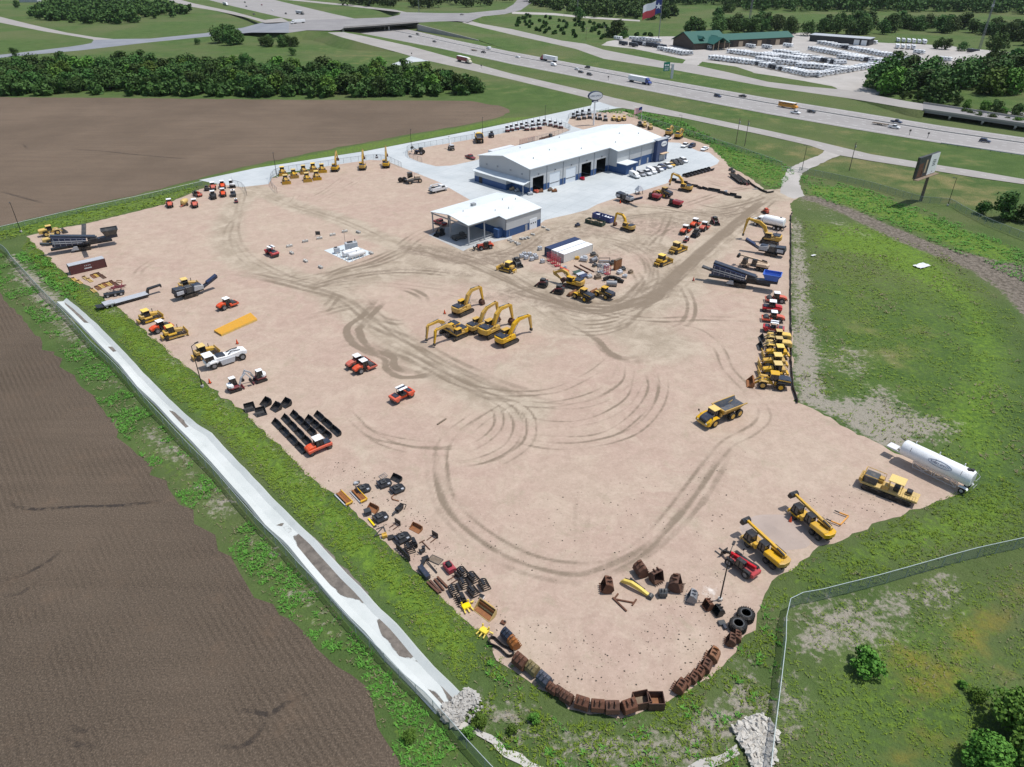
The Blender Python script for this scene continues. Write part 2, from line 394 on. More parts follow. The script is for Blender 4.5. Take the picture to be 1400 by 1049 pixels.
Zb=[([(94,380),(166,424),(250,498),(338,566),(440,667),(539,754),(612,824),(675,893),(660,900),(600,832),(525,762),(428,678),(328,576),(238,506),(158,434),(88,388)],2.2,.62),([(1083,294),(1095,300),(1105,390),(1118,480),(1130,545),(1200,560),(1290,575),(1305,585),(1240,600),(1225,618),(1163,588),(1122,561),(1090,548),(1082,500)],3,.98),
    ([(1150,545),(1200,530),(1260,565),(1310,580),(1280,590),(1230,605),(1180,590)],6,1.0),([(1125,440),(1200,470),(1220,520),(1180,545),(1130,540)],8,.5),
    ([(1085,830),(1130,812),(1250,800),(1300,790),(1310,830),(1220,850),(1200,880),(1110,900),(1080,960),(1065,1040),(1050,1040),(1070,900)],6,.86),
    ([(650,950),(720,990),(800,1010),(930,1000),(1000,960),(1040,880),(1020,1000),(940,1040),(760,1040),(640,965)],6,.98),
    ([(0,345),(30,345),(80,400),(130,480),(200,560),(330,700),(430,810),(560,945),(540,950),(400,820),(250,660),(160,545),(90,470),(20,390)],3,.68),
    ([(430,640),(520,740),(620,840),(660,900),(740,960),(720,975),(640,900),(520,770),(430,680)],3,.5),
    ([(1086,268),(1120,272),(1200,320),(1180,330),(1110,292),(1085,295)],3,.4)]
Zd=[([(1000,195),(1150,195),(1400,255),(1400,300),(1250,270),(1150,235),(1060,212)],10,.55),([(1100,380),(1200,400),(1330,470),(1300,560),(1150,520),(1100,450)],12,.4),
    ([(1180,880),(1400,780),(1400,1040),(1200,1040)],15,.3),([(840,150),(1000,165),(1400,260),(1400,215),(1100,150),(800,100)],20,.35),([(430,50),(540,70),(545,90),(400,90)],15,.35),([(560,45),(700,75),(1050,140),(1050,115),(700,60)],15,.3),([(560,80),(700,110),(790,140),(640,125)],15,.35)]
Zg=[([(1220,900),(1300,920),(1290,970),(1240,960)],6,.95),([(1320,840),(1400,800),(1400,860),(1330,880)],8,.8),([(1230,980),(1300,1000),(1290,1040),(1220,1040)],6,.75)]
Zm=[(BTRACK,3,.85)]
me=bpy.data.meshes.new('ground')
hz=np.zeros(X.size)
inY=sdist(X,Y,yardW); inC=np.maximum(inY,sdist(X,Y,ats(CONCR)))
for A,B in ((ats(FIELD_A),0),(ats(FIELD_B),0)): inC=np.maximum(inC,sdist(X,Y,A))
core=(X>-300)&(X<340)&(Y<450)&(inC<-1.5)
for i in np.nonzero(core)[0]:
    q=Vector((X[i]*.25,Y[i]*.25,0)); hz[i]=.12*noise.noise(q)+.1*noise.noise(q*.25)-.10
idx=np.arange(nx*ny).reshape(ny,nx); fa=np.stack([idx[:-1,:-1],idx[:-1,1:],idx[1:,1:],idx[1:,:-1]],-1).reshape(-1,4)
me.from_pydata(np.stack([X,Y,hz-.02],1).tolist(),[],fa.tolist())
for nm,zz in (('lush',Zl),('bare',Zb),('dry',Zd),('gold',Zg),('mud',Zm)):
    a=me.attributes.new(nm,'FLOAT','POINT'); a.data.foreach_set('value',field(zz,X,Y).astype(np.float32))
for pl in me.polygons: pl.use_smooth=True
me.materials.append(GRASS); tag(reg(bpy.data.objects.new('ground',me)),kind='structure')
# ------------------------------------------------------------------ ploughed fields
def soil(name,c1,c2,rowdir,rowscale,rows=.5):
    m,nt,b=newmat(name); t=NT(nt); p=t.geo()
    n1=t.noise(p,.014,5,.6); n2=t.noise(p,.16,5,.7); n3=t.noise(p,4.2,5,.85)
    r=t.mapv(p,rot=(0,0,-rowdir)); wv=t.n('ShaderNodeTexWave',wave_type='BANDS',bands_direction='Y')
    wv.inputs['Scale'].default_value=rowscale; wv.inputs['Distortion'].default_value=1.1; wv.inputs['Detail'].default_value=2; wv.inputs['Detail Scale'].default_value=.6; t.l(r,wv.inputs['Vector'])
    st=t.noise(t.mapv(p,(.02,.35,1),(0,0,-rowdir)),1,5,.7)
    c=t.mix(t.ramp(n1,.36,.64),c1,c2); c=t.mix(t.math('MULTIPLY',t.ramp(st,.4,.7),.5),c,tuple(x*.66 for x in c1))
    c=t.mix(t.math('MULTIPLY',t.math('MULTIPLY',wv.outputs[1],t.ramp(t.noise(p,.05,3),.35,.65)),rows),c,tuple(x*.4 for x in c1))
    c=t.mix(t.math('MULTIPLY',t.ramp(n3,.50,.62),.55),c,(.225,.175,.13)); c=t.mix(t.math('MULTIPLY',t.ramp(n3,.49,.39),.6),c,(.045,.038,.032)); c=t.mix(t.math('MULTIPLY',t.ramp(n2,.52,.8),.45),c,(.16,.11,.075))
    t.l(c,b.inputs['Base Color']); b.inputs['Roughness'].default_value=1; b.inputs['Specular IOR Level'].default_value=.05
    t.bump(t.math('ADD',t.math('MULTIPLY',wv.outputs[1],.12),n3),.55,.2,b); return m
d=at(366,720)-at(200,506); RB=math.atan2(d.y,d.x)
d=at(640,170)-at(100,286); RA=math.atan2(d.y,d.x)
sheet('field_soil',ats(FIELD_B),.012,soil('dark_soil',(.112,.086,.064),(.088,.069,.052),RB,.34,.5),rag=(2.5,1.4))
sheet('field_soil',ats(FIELD_A),.012,soil('pale_soil',(.165,.123,.09),(.12,.09,.066),RA,.30,.22),rag=(4,1.6),seed=9)
m,nt,b=newmat('gully_soil'); t=NT(nt)
b.inputs['Base Color'].default_value=(.045,.036,.03,1); b.inputs['Roughness'].default_value=1
t.l(t.math('MULTIPLY',t.attr('edge'),t.math('MULTIPLY',t.attr('strength'),t.ramp(t.noise(t.geo(),.9,4),.3,.6))),b.inputs['Alpha'])
k=1/2.146
GUL=[[(20,265),(45,285),(110,293),(230,285),(330,283),(420,275),(490,264)],[(680,885),(740,885),(790,895),(840,862),(920,825)],[(600,985),(700,990),(750,960),(785,900)],[(170,955),(240,990),(290,985)],[(195,925),(240,945),(270,935)],[(0,505),(70,485),(150,440),(180,410)],[(0,545),(60,540),(130,490)]]
strips('erosion_gullies',[(ats([(x*k,y*k+560) for x,y in l]),.9,.8) for l in GUL]+[(ats(l),1.5,.4) for l in ([(95,205),(130,206),(190,212),(260,218)],[(0,262),(30,270),(60,278)],[(30,196),(34,200),(38,204)])],.02,m)
# ------------------------------------------------------------------ caliche yard
m,nt,b=newmat('caliche_gravel'); t=NT(nt); p=t.geo()
n0=t.noise(p,.03,5,.62); n1=t.noise(p,.13,6,.68,.6); n2=t.noise(p,1.1,5,.7); n3=t.noise(p,7,3,.6)
nm=t.noise(p,.42,8,.78,.4); nf=t.noise(p,1.9,7,.8)
c=t.mix(t.ramp(n0,.36,.64),(.375,.268,.215),(.395,.30,.235)); c=t.mix(t.math('MULTIPLY',t.ramp(n1,.44,.66),.7),c,(.44,.35,.272))
c=t.mix(t.math('MULTIPLY',t.ramp(t.noise(p,.17,6,.72,1.2),.54,.68),.5),c,(.31,.265,.185))
be=t.attr('beige'); c=t.mix(t.ramp(t.math('ADD',be,t.math('MULTIPLY',t.math('SUBTRACT',n1,.5),.9)),.2,.85),c,t.mix(t.ramp(n1,.38,.62),(.285,.235,.172),(.41,.345,.265)))
dk=t.attr('dark'); c=t.mix(t.ramp(t.math('ADD',dk,t.math('MULTIPLY',t.math('SUBTRACT',nm,.5),1.3)),.3,.8),c,(.20,.155,.115))
c=t.mix(t.ramp(nm,.68,.32),t.mix(.22,c,(.24,.195,.15)),t.mix(.22,c,(.55,.445,.365)))
c=t.mix(t.math('MULTIPLY',t.ramp(nf,.52,.66),.35),c,(.24,.19,.15)); c=t.mix(t.math('MULTIPLY',t.ramp(nf,.48,.36),.3),c,(.54,.44,.365))
c=t.mix(t.math('MULTIPLY',t.ramp(t.math('MULTIPLY',t.attr('track'),t.math('ADD',t.math('MULTIPLY',t.noise(p,1.4,5,.8),1.5),.3)),.04,.62),.88),c,t.mix(t.noise(p,.5,4),(.165,.128,.092),(.215,.17,.126)))
sp=t.ramp(t.noise(p,3.1,3,.8),.62,.72); c=t.mix(t.math('MULTIPLY',sp,t.math('ADD',t.math('MULTIPLY',t.attr('litter'),.7),.08)),c,(.11,.09,.07))
wh=t.ramp(t.math('ADD',t.attr('white'),t.math('MULTIPLY',t.math('SUBTRACT',n2,.5),.8)),.4,.8); c=t.mix(wh,c,(.66,.62,.57))
t.l(c,b.inputs['Base Color']); b.inputs['Roughness'].default_value=.95; b.inputs['Specular IOR Level'].default_value=.12; t.bump(t.math('ADD',n2,t.math('MULTIPLY',n3,.3)),.35,.12,b)
CALI=m
def bands(lines):
    def fn(x,y):
        o=np.zeros(x.shape)
        for pts,wd,val in lines:
            d=pdist(x,y,smooth_path(ats(pts),4),False); o=np.maximum(o,val*np.clip(1.3-d/wd*1.3,0,1))
        return o
    return fn
def blobs(zones): return lambda x,y: field(zones,x,y)
BE=[([(344,256),(370,268),(407,283),(464,300),(507,320),(560,340),(620,352)],7,1),([(340,262),(318,290),(310,314),(316,343),(344,363),(393,377),(438,394),(490,430),(560,480),(640,530),(720,560)],9,.85),
    ([(470,380),(560,365),(640,372),(720,385),(780,410),(850,440),(900,470)],16,.9),([(560,345),(660,350),(740,330),(800,300),(880,290),(960,300),(1010,280),(1070,262)],15,.95),
    ([(820,330),(870,330),(930,350),(920,390),(860,420),(790,440),(740,425)],16,.9),([(1020,290),(980,330),(930,380)],11,.9),([(640,530),(700,500),(760,470)],10,.5),([(480,590),(600,700),(700,760),(820,770),(910,700),(1000,600)],9,.35),([(520,700),(640,840),(760,930),(900,930)],8,.3)]
DK=[([(760,322),(850,312),(940,302),(1020,286)],15,.52),([(820,345),(880,335),(910,350)],12,.45),([(600,345),(690,348),(740,330)],9,.6),([(880,400),(820,420),(750,408)],10,.5),([(560,340),(620,355),(690,358)],6,.7),([(430,392),(500,375),(570,368),(640,375)],5,.5),([(700,400),(760,420),(830,425),(890,405),(915,390)],6,.55),([(720,330),(760,315),(830,310),(900,320),(960,310)],7,.5),([(800,290),(850,300),(920,290),(990,290)],6,.5),([(690,392),(720,400),(690,410)],4,.5),([(640,412),(680,405),(700,395)],4,.55),([(900,360),(880,330),(910,300)],4,.4)]
LI=[([(430,640),(560,760),(640,850),(760,950),(850,960),(980,890),(1020,830),(980,780),(900,800),(860,880),(700,840),(560,680),(470,630)],6,.6),([(740,355),(830,350),(850,390),(780,395)],3,.6),([(420,320),(520,330),(500,370),(400,365)],4,.4)]
WH=[([(955,795),(985,800),(978,825),(945,820)],2,.8),([(1135,618),(1155,622),(1152,635),(1140,632)],1.5,.7),([(965,540),(1000,545)],1,.0)]
sheet('gravel_yard',yardW,.010,CALI,rag=(1.2,.9),grid=2.2,attrs={'beige':bands(BE),'dark':bands(DK),'litter':blobs(LI),'white':blobs(WH)})
# tyre tracks, pressed into the yard's own surface
TL=[]
def trk(pts,wd=.8,st=.6,pair=0):
    W=ats(pts); TL.append((W,wd,st))
    if pair:
        S=smooth_path(W,3); n=len(S); O=[]
        for i in range(0,n,2):
            d=S[min(i+1,n-1)]-S[max(i-1,0)]; d.normalize(); O.append(S[i]+Vector((-d.y,d.x,0))*pair)
        if len(O)>1: TL.append((O,wd,st*.9))
trk([(528,411),(507,432),(493,448),(491,453),(504,475),(536,488),(539,501),(552,508),(571,509),(592,499)],1.5,.95)
trk([(515,408),(499,429),(475,448),(480,467),(499,480),(525,491),(528,504),(544,515),(565,516),(585,514),(594,522)],1.6,.95)
trk([(571,509),(577,515),(583,523)],1.4,.9); trk([(581,513),(590,506),(596,500)],1.4,.9)
trk([(533,392),(560,400),(574,408),(575,416)],1.1,.8,1.9); trk([(507,432),(525,440),(549,443),(573,435)],1.1,.6,1.9)
for q in ([(421,397),(467,384),(507,376),(560,373),(620,378)],[(400,386),(450,376),(520,362),(560,345)],[(459,397),(448,413),(435,429)],[(445,383),(470,370),(510,358),(548,340)]): trk(q,1.1,.65,2)
for q in ([(501,467),(560,493),(613,520),(667,544),(720,549)],[(490,440),(560,470),(630,505),(700,535),(760,549)],[(330,375),(400,392),(460,410),(500,440)],[(400,440),(440,432),(470,424),(500,418)],[(445,480),(475,472),(499,466)],[(350,380),(372,384),(395,380),(412,370)]): trk(q,1.2,.5,2.1)
trk([(470,468),(483,463),(500,466)],2.2,.8); trk([(460,476),(480,474),(496,470)],1.4,.5); trk([(310,373),(328,377),(350,382)],1.4,.6,2)
for q in ([(898,504),(901,531),(889,561),(859,588),(808,603),(760,606),(721,600),(690,590)],[(880,504),(886,531),(868,561),(832,588),(790,597),(724,594)],[(868,507),(859,540),(832,561),(796,574.5),(754,576),(721,570)],[(856,498),(850,522),(820,543),(784,552),(730,550),(694,547)],[(844,495),(835,519),(808,537),(760,549),(712,549)],[(832,487),(802,510),(754,531),(700,535),(640,525),(600,505)]): trk(q,.42,.78,1.9)
trk([(790,450),(817,465),(835,483),(856,490),(880,482)],1.5,.95); trk([(808,460),(830,484),(856,494),(872,495),(888,487)],1.5,.95); trk([(866,486),(874,494),(882,500)],1.4,.9); trk([(760,436),(790,450),(811,462)],1,.5)
trk([(919,448),(952,456),(976,477),(988,504),(1015,534),(1036,558),(1030,579),(988,603),(964,630),(934,669),(910,700),(879,734),(834,764),(792,770),(735,761),(684,737),(639,704),(621,680),(613,650),(612,617),(627,593),(660,572)],.55,.6,2.3)
trk([(597,614),(597,650),(609,689),(636,722),(675,752),(720,773),(780,786),(825,776),(870,755),(915,719),(960,665),(990,610)],1,.5,-1.6)
trk([(900,715),(930,690),(962,640),(990,604)],3.4,.15); trk([(600,625),(602,660),(612,690)],3,.18)
for q in ([(678,547),(708,560),(720,578),(714,605),(678,629),(630,638)],[(660,545),(690,560),(702,581),(690,608),(654,626),(615,632)],[(650,548),(672,560),(675,581),(654,602),(618,617)],[(461,557),(501,595),(549,608),(600,612),(640,606)],[(470,575),(520,608),(580,622),(640,622)],[(640,600),(660,580),(690,560),(720,545)],[(612,600),(640,580),(670,560)]): trk(q,.42,.75,1.8)
for q in ([(792,635),(786,710),(786,764)],[(810,650),(804,710),(806,760)],[(780,786),(785,810),(792,830)],[(805,800),(815,825)]): trk(q,.8,.3)
for i in range(9): # haul road from the yard's east gate
    o=(i-2)*5.5; trk([(1040-o*.3,276+o*.1),(1010-o*.7,306+o*.3),(965-o,345+o*.5),(930-o*1.1,378+o*.5),(900-o*.8,405+o*.3)],.8,.3+.35*random.random())
for i in range(8):
    o=i*5; trk([(740+o*.3,408+o*1.2),(800,424+o),(850,418+o*.9),(893-o*.2,402+o*.5),(918,388+o*.3)],.8,.35+.35*random.random())
for q in ([(928,390),(940,416),(932,440),(905,452)],[(900,336),(914,306),(920,290)],[(880,345),(905,320),(945,300)],[(820,426),(790,420),(765,405),(752,392)],[(700,384),(740,378),(765,388)],[(690,405),(730,395),(760,398)],[(736,312),(712,330),(690,342),(650,352)],[(745,318),(720,338),(690,352)],[(850,360),(870,385),(850,408)],[(700,400),(760,415),(830,432),(900,440),(960,438),(1030,440)],[(880,430),(850,440),(846,455)],[(660,350),(720,352),(745,345)],[(560,350),(580,330),(600,318)],[(548,340),(565,325),(590,312)]): trk(q,.95,.6,2)
for q in ([(850,300),(900,296),(960,306)],[(840,280),(900,285),(980,296),(1040,284)],[(800,320),(850,330),(900,345)],[(940,275),(985,285),(1030,276),(1060,262)],[(930,285),(1000,262),(1040,256)],[(955,245),(985,255),(1015,258)]): trk(q,1.1,.45,2.2)
for q in ([(330,262),(322,290),(318,315),(330,345),(370,372),(420,392)],[(350,260),(390,280),(460,302),(520,328)],[(318,300),(306,318),(308,345)],[(212,355),(190,366),(178,384),(168,396)],[(225,352),(205,356),(185,372)]): trk(q,.9,.35,1.9)
for q in ([(405,260),(400,272),(392,280)],[(415,262),(412,272),(400,282)],[(470,240),(440,262),(420,272)],[(500,238),(470,256),(430,276)],[(620,212),(650,216),(690,203)],[(590,218),(612,212),(632,216)]): trk(q,.8,.4,2)
for F_,n_,sp_,st_ in (([(330,370),(400,388),(470,402),(520,440),(570,480),(640,520),(720,550)],12,9,.38),([(400,397),(470,374),(540,347),(566,332)],9,7,.45),([(550,335),(620,352),(680,375),(740,405),(820,425),(900,405),(930,380),(1000,315),(1060,270)],16,9,.5),([(560,345),(640,385),(700,400),(760,440),(800,460)],8,8,.4),([(800,320),(860,330),(900,365),(915,395)],7,7,.4),([(700,340),(760,312),(830,300),(900,290),(980,290),(1050,270)],12,7,.42),([(850,300),(900,340),(930,375)],6,7,.35),([(820,330),(870,350),(885,380),(850,415),(780,415)],9,6,.5),([(510,400),(480,450),(520,490),(590,510)],6,7,.4),([(430,395),(520,385),(600,395),(640,403)],9,8,.4),([(480,590),(600,640),(640,720),(760,775),(880,750),(960,660),(1020,580),(1000,510),(930,450)],5,8,.1),([(344,262),(410,283),(470,302),(545,338)],7,3,.25),([(340,265),(314,320),(345,365),(435,393)],8,6,.25),([(590,600),(620,680),(690,750),(800,770)],5,8,.2),([(900,440),(960,440),(1000,520),(1040,560)],5,8,.2)):
    for i in range(n_):
        f=lambda: random.gauss(0,sp_*.85)
        ox,oy=f(),f()*.7; trk([(x+ox+f()*.5,y+oy+f()*.35) for x,y in F_][random.choice((0,0,1)):],random.uniform(.35,.85),st_*1.15*random.uniform(.15,.6),random.choice((0,2,2.2)))
RES=.37; bx=[q.x for q in yardW]; by=[q.y for q in yardW]; gx0,gy0=min(bx),min(by); NX=int((max(bx)-gx0)/RES); NY=int((max(by)-gy0)/RES)
TR_=np.zeros((NY,NX))
for qi,(pts,wd,st) in enumerate(TL):
    P=smooth_path(pts,.3); lay=np.zeros((NY,NX)); n=len(P)
    ax_=np.array([(q.x,q.y) for q in P]); ss=np.array([st*min(1,i/25,(n-1-i)/25)*(.55+.75*noise.noise(Vector((q.x*.12,q.y*.12,qi)))+.3*noise.noise(Vector((q.x*.9,q.y*.9,qi)))) for i,q in enumerate(P)]); ww=np.array([wd*(1+.4*noise.noise(Vector((q.x*.2,q.y*.2,qi+9)))) for q in P])
    ci=((ax_[:,0]-gx0)/RES).astype(int); cj=((ax_[:,1]-gy0)/RES).astype(int); k=int(wd*.8/RES)+2
    for dj in range(-k,k+1):
        for di in range(-k,k+1):
            I=ci+di;J=cj+dj; ok=(I>=0)&(I<NX)&(J>=0)&(J<NY); d=np.hypot(gx0+I*RES-ax_[:,0],gy0+J*RES-ax_[:,1])
            np.maximum.at(lay,(J[ok],I[ok]),(ss*np.clip((ww/2+.22-d)/.34,0,1))[ok])
    TR_=1-(1-TR_)*(1-np.clip(lay,0,.95))
GXf,GYf=np.meshgrid(gx0+np.arange(NX)*RES,gy0+np.arange(NY)*RES); GXc,GYc=np.meshgrid(gx0+np.arange(NX//6+3)*RES*6,gy0+np.arange(NY//6+3)*RES*6)
def upsample(A):
    fi=np.arange(NX)/6;fj=np.arange(NY)/6; i0=fi.astype(int);j0=fj.astype(int); u=(fi-i0)[None,:];v=(fj-j0)[:,None]
    return (A[j0][:,i0]*(1-u)+A[j0][:,i0+1]*u)*(1-v)+(A[j0+1][:,i0]*(1-u)+A[j0+1][:,i0+1]*u)*v
sd_=upsample(sdist(GXc.ravel(),GYc.ravel(),yardW).reshape(GXc.shape)); ins=sd_>1.6
for Q_ in (SLAB,[(443,342.5),(476,333),(511,346),(477,359)]): pass
cell=ins[:-1,:-1]&ins[1:,:-1]&ins[:-1,1:]&ins[1:,1:]; idx=np.arange(NX*NY).reshape(NY,NX); jj,ii=np.nonzero(cell)
fa=np.stack([idx[jj,ii],idx[jj,ii+1],idx[jj+1,ii+1],idx[jj+1,ii]],1); use,inv=np.unique(fa.ravel(),return_inverse=True); nv=len(use); nf=len(fa)
zz=np.full(NX*NY,.014)-TR_.ravel()*.003
me=bpy.data.meshes.new('gravel_yard'); me.vertices.add(nv); me.vertices.foreach_set('co',np.stack([GXf.ravel()[use],GYf.ravel()[use],zz[use]],1).astype(np.float32).ravel())
me.loops.add(nf*4); me.loops.foreach_set('vertex_index',inv.ravel().astype(np.int32)); me.polygons.add(nf); me.polygons.foreach_set('loop_start',np.arange(0,nf*4,4,dtype=np.int32)); me.polygons.foreach_set('loop_total',np.full(nf,4,np.int32)); me.update(calc_edges=True)
for nm,A in (('track',TR_),)+tuple((nm,upsample(fn(GXc.ravel(),GYc.ravel()).reshape(GXc.shape))) for nm,fn in (('beige',bands(BE)),('dark',bands(DK)),('litter',blobs(LI)),('white',blobs(WH)))):
    a=me.attributes.new(nm,'FLOAT','POINT'); a.data.foreach_set('value',A.ravel()[use].astype(np.float32))
me.materials.append(CALI); tag(reg(bpy.data.objects.new('gravel_yard',me)),kind='structure')
# ------------------------------------------------------------------ concrete
def concrete(name,c1,c2,joint=6,stain=.4,jm=.5):
    m,nt,b=newmat(name); t=NT(nt); p=t.geo()
    n1=t.noise(p,.05,5,.65); n2=t.noise(p,.5,5,.7); n3=t.noise(p,5,3)
    c=t.mix(t.ramp(n1,.35,.65),c1,c2); c=t.mix(t.math('MULTIPLY',t.ramp(n2,.5,.8),stain),c,tuple(x*.72 for x in c1)); c=t.mix(t.math('MULTIPLY',n3,.2),c,tuple(x*.85 for x in c1))
    if joint:
        br=t.n('ShaderNodeTexBrick',offset=0); br.inputs['Scale'].default_value=1; br.inputs['Brick Width'].default_value=joint; br.inputs['Row Height'].default_value=joint; br.inputs['Mortar Size'].default_value=.06; br.inputs['Mortar Smooth'].default_value=.3
        t.l(t.mapv(p,rot=(0,0,.62)),br.inputs['Vector']); c=t.mix(t.math('MULTIPLY',br.outputs['Fac'],jm),c,tuple(x*.5 for x in c1))
    t.l(c,b.inputs['Base Color']); b.inputs['Roughness'].default_value=.85; b.inputs['Specular IOR Level'].default_value=.2; return m
NEWC=concrete('new_concrete',(.41,.44,.45),(.49,.515,.52),5.5,.28)
sheet('concrete_apron',ats(CONCR),.020,NEWC)
sheet('gravel_yard',ats(ENCL2),.026,CALI,rag=(1.2,.25),grid=3,attrs={'beige':lambda x,y:x*0,'dark':lambda x,y:x*0,'litter':lambda x,y:x*0,'white':lambda x,y:x*0})
sheet('gravel_yard',ats(ENCL3),.027,CALI,rag=(1.2,.25),grid=4,attrs={'beige':lambda x,y:x*0,'dark':lambda x,y:x*0,'litter':lambda x,y:x*0,'white':lambda x,y:x*0})
sheet('concrete_slab',ats(SLAB),.026,concrete('shed_slab',(.36,.37,.37),(.45,.46,.46),4,.5))
sheet('concrete_pad',ats([(443,342.5),(476,333),(511,346),(477,359)]),.03,concrete('pad_concrete',(.50,.55,.58),(.56,.61,.63),0,.2))
# drainage channel: floor, two low side slopes
cl=[at(*q) for q in CH_L]; cr=[at(*q) for q in CH_R]
CHM=concrete('channel_concrete',(.45,.48,.465),(.55,.57,.555),0,.3)
def resamp(P,n):
    L=[0]
    for a,b in zip(P,P[1:]): L.append(L[-1]+(b-a).length)
    out=[]
    for i in range(n):
        s=L[-1]*i/(n-1); j=max(k for k in range(len(L)) if L[k]<=s+1e-9); j=min(j,len(P)-2)
        out.append(P[j].lerp(P[j+1],(s-L[j])/(L[j+1]-L[j])))
    return out
A=resamp(cl,90); B=resamp(cr,90); V=[];F=[]
for i,(a,b_) in enumerate(zip(A,B)):
    d=(b_-a).normalized(); w_=.14*noise.noise(Vector((i*.4,0,0)))
    for q,zz in ((a-d*.5,-.02),(a-d*.25,.42),(a+d*.9,.03),(b_-d*(2.1+w_),.03),(b_-d*(1.2+w_),.5),(b_-d*(.85+w_),.0)): V.append((q.x,q.y,zz))
for i in range(89):
    for k_ in range(5): a=i*6+k_; F.append([a,a+1,a+7,a+6][::-1])
F.append([0,1,2,3,4,5]); e=89*6; F.append([e+5,e+4,e+3,e+2,e+1,e])
me=bpy.data.meshes.new('drainage_channel'); me.from_pydata(V,[],F); me.materials.append(CHM); tag(reg(bpy.data.objects.new('drainage_channel',me)),kind='structure')
m,nt,b=newmat('channel_silt'); t=NT(nt); p=t.geo(); n=t.noise(p,.5,5,.7); t.l(t.ramp(t.math('ADD',t.attr('edge'),t.math('MULTIPLY',t.math('SUBTRACT',t.noise(p,1.1,6,.75),.5),.8)),.05,.4),b.inputs['Alpha'])
t.l(t.mix(t.ramp(n,.3,.7),(.095,.082,.07),(.19,.165,.14)),b.inputs['Base Color']); b.inputs['Roughness'].default_value=.95
for q in ([(90,415),(100,414),(106,421),(116,430),(122,437),(124,441),(112,440),(100,432),(90,422)],[(144,470),(150,474),(160,474),(166,478),(158,480),(150,482),(145,476)],[(222,556),(232,562),(246,566),(250,570),(253,578),(258,582),(252,585),(240,578),(230,569)],[(294,596),(299,600),(306,607),(303,609),(295,603)],[(378,716),(390,715),(394,720),(399,726),(393,728),(386,720),(377,719)],
          [(405,736),(416,731),(432,737),(444,748),(458,762),(462,770),(474,778),(490,796),(500,812),(498,822),(480,815),(466,810),(450,798),(440,790),(422,772),(412,756)],
          [(518,852),(528,848),(542,866),(560,886),(574,899),(590,914),(606,930),(624,946),(612,956),(604,946),(596,932),(586,920),(574,908),(562,902),(550,896),(539,888),(532,878),(524,872)],
          [(531,896),(540,900),(552,908),(556,916),(566,928),(576,936),(592,944),(602,958),(600,970),(584,955),(566,938),(548,918)]):
    W=ats(q,.05)
    # keep the silt inside the channel floor
    cc=[sum(v[k] for v in W)/len(W) for k in (0,1)]; W=[Vector((cc[0]+(v.x-cc[0])*1.1,cc[1]+(v.y-cc[1])*1.1,0)) for v in W]
    sheet('channel_silt',W,.045,m,seed=5,rag=(.7,.3),grid=.7,attrs={'edge':lambda x,y,W=W:np.clip(pdist(x,y,W)/.6,0,1)})
# ------------------------------------------------------------------ roads
def sst(a,b,x):
    t=min(1,max(0,(x-a)/(b-a))); return t*t*(3-2*t)
def meshobj(name,V,F,mat,parent=None,kind=None):
    me=bpy.data.meshes.new(name); me.from_pydata([tuple(v) for v in V],[],F); me.materials.append(mat)
    return tag(reg(bpy.data.objects.new(name,me),parent),kind=kind)
def polyz(name,px,zf,mat,dz=0):
    """paved area whose level follows zf(photo x); filled without inner points"""
    W=[]; n=len(px)
    for i in range(n):
        a,b=px[i],px[(i+1)%n]; k=max(1,int(abs(b[0]-a[0])/12))
        for j in range(k):
            x=a[0]+(b[0]-a[0])*j/k; y=a[1]+(b[1]-a[1])*j/k; W.append(at(x,y,zf(x)+dz))
    r=delaunay_2d_cdt([Vector((v.x,v.y)) for v in W],[],[list(range(len(W)))],1,1e-4)
    V=[(v.x,v.y,min(W,key=lambda q:(q.x-v.x)**2+(q.y-v.y)**2).z) for v in r[0]]
    o=meshobj(name,V,[f[:] for f in r[2]],mat,kind='structure')
    if o.data.polygons[0].normal.z<0: o.data.flip_normals()
    return W
ROADC=concrete('road_concrete',(.29,.27,.252),(.33,.31,.29),0,.3)
HWYC=concrete('highway_concrete',(.27,.255,.245),(.305,.29,.28),0,.35)
TAR=concrete('bridge_road_concrete',(.225,.215,.215),(.265,.255,.25),0,.3)
GRAV=concrete('pale_gravel',(.34,.32,.295),(.41,.385,.36),0,.4)
SF_U=[(470,44),(500,50),(560,63),(620,79.5),(660,90),(700,101),(800,124),(840,134),(932,154),(1050,178.5),(1107,191),(1191,211),(1262,222.5),(1330,233),(1400,245),(1500,262)]
SF_L=[(448,44.5),(465,50.5),(500,60),(545,72),(580,82),(650,97.5),(700,109),(800,133),(840,146),(932,161),(1050,186),(1107,199),(1130,207),(1146,212),(1191,220),(1262,231),(1330,242),(1400,252),(1500,270)]
zSF=lambda x:6*(1-sst(470,552,x))
polyz('frontage_road',SF_U+SF_L[::-1],zSF,ROADC,.03)
HW_L=[(262,-6),(320,9),(385,24),(445,36),(505,48),(600,66),(700,88),(800,107.5),(930,133),(1050,156),(1170,177),(1287,196),(1400,212),(1520,229)]
HW_U=[(350,-6),(417,10),(455,19),(510,31),(570,43),(620,54.5),(700,71),(800,89.5),(930,113),(1050,134),(1170,153),(1287,172),(1400,188),(1520,205)]
polyz('highway',HW_L+HW_U[::-1],lambda x:0,HWYC,.025)
NF_U=[(640,28),(660,33),(700,40),(767,55.5),(800,60),(825,68),(850,73),(912,85),(945,88),(1000,100),(1050,112),(1100,118),(1157,123),(1200,131)]
NF_L=[(632,31),(660,38),(700,47.5),(787,67),(825,80.5),(912,94),(1000,110),(1050,119),(1157,134),(1200,141)]
zNF=lambda x:6*(1-sst(632,695,x))+3.0*sst(1150,1262,x)
polyz('frontage_road',NF_U+[(1240,138.5),(1262,142)]+[(1262,151),(1240,148)]+NF_L[::-1],zNF,ROADC,.032)
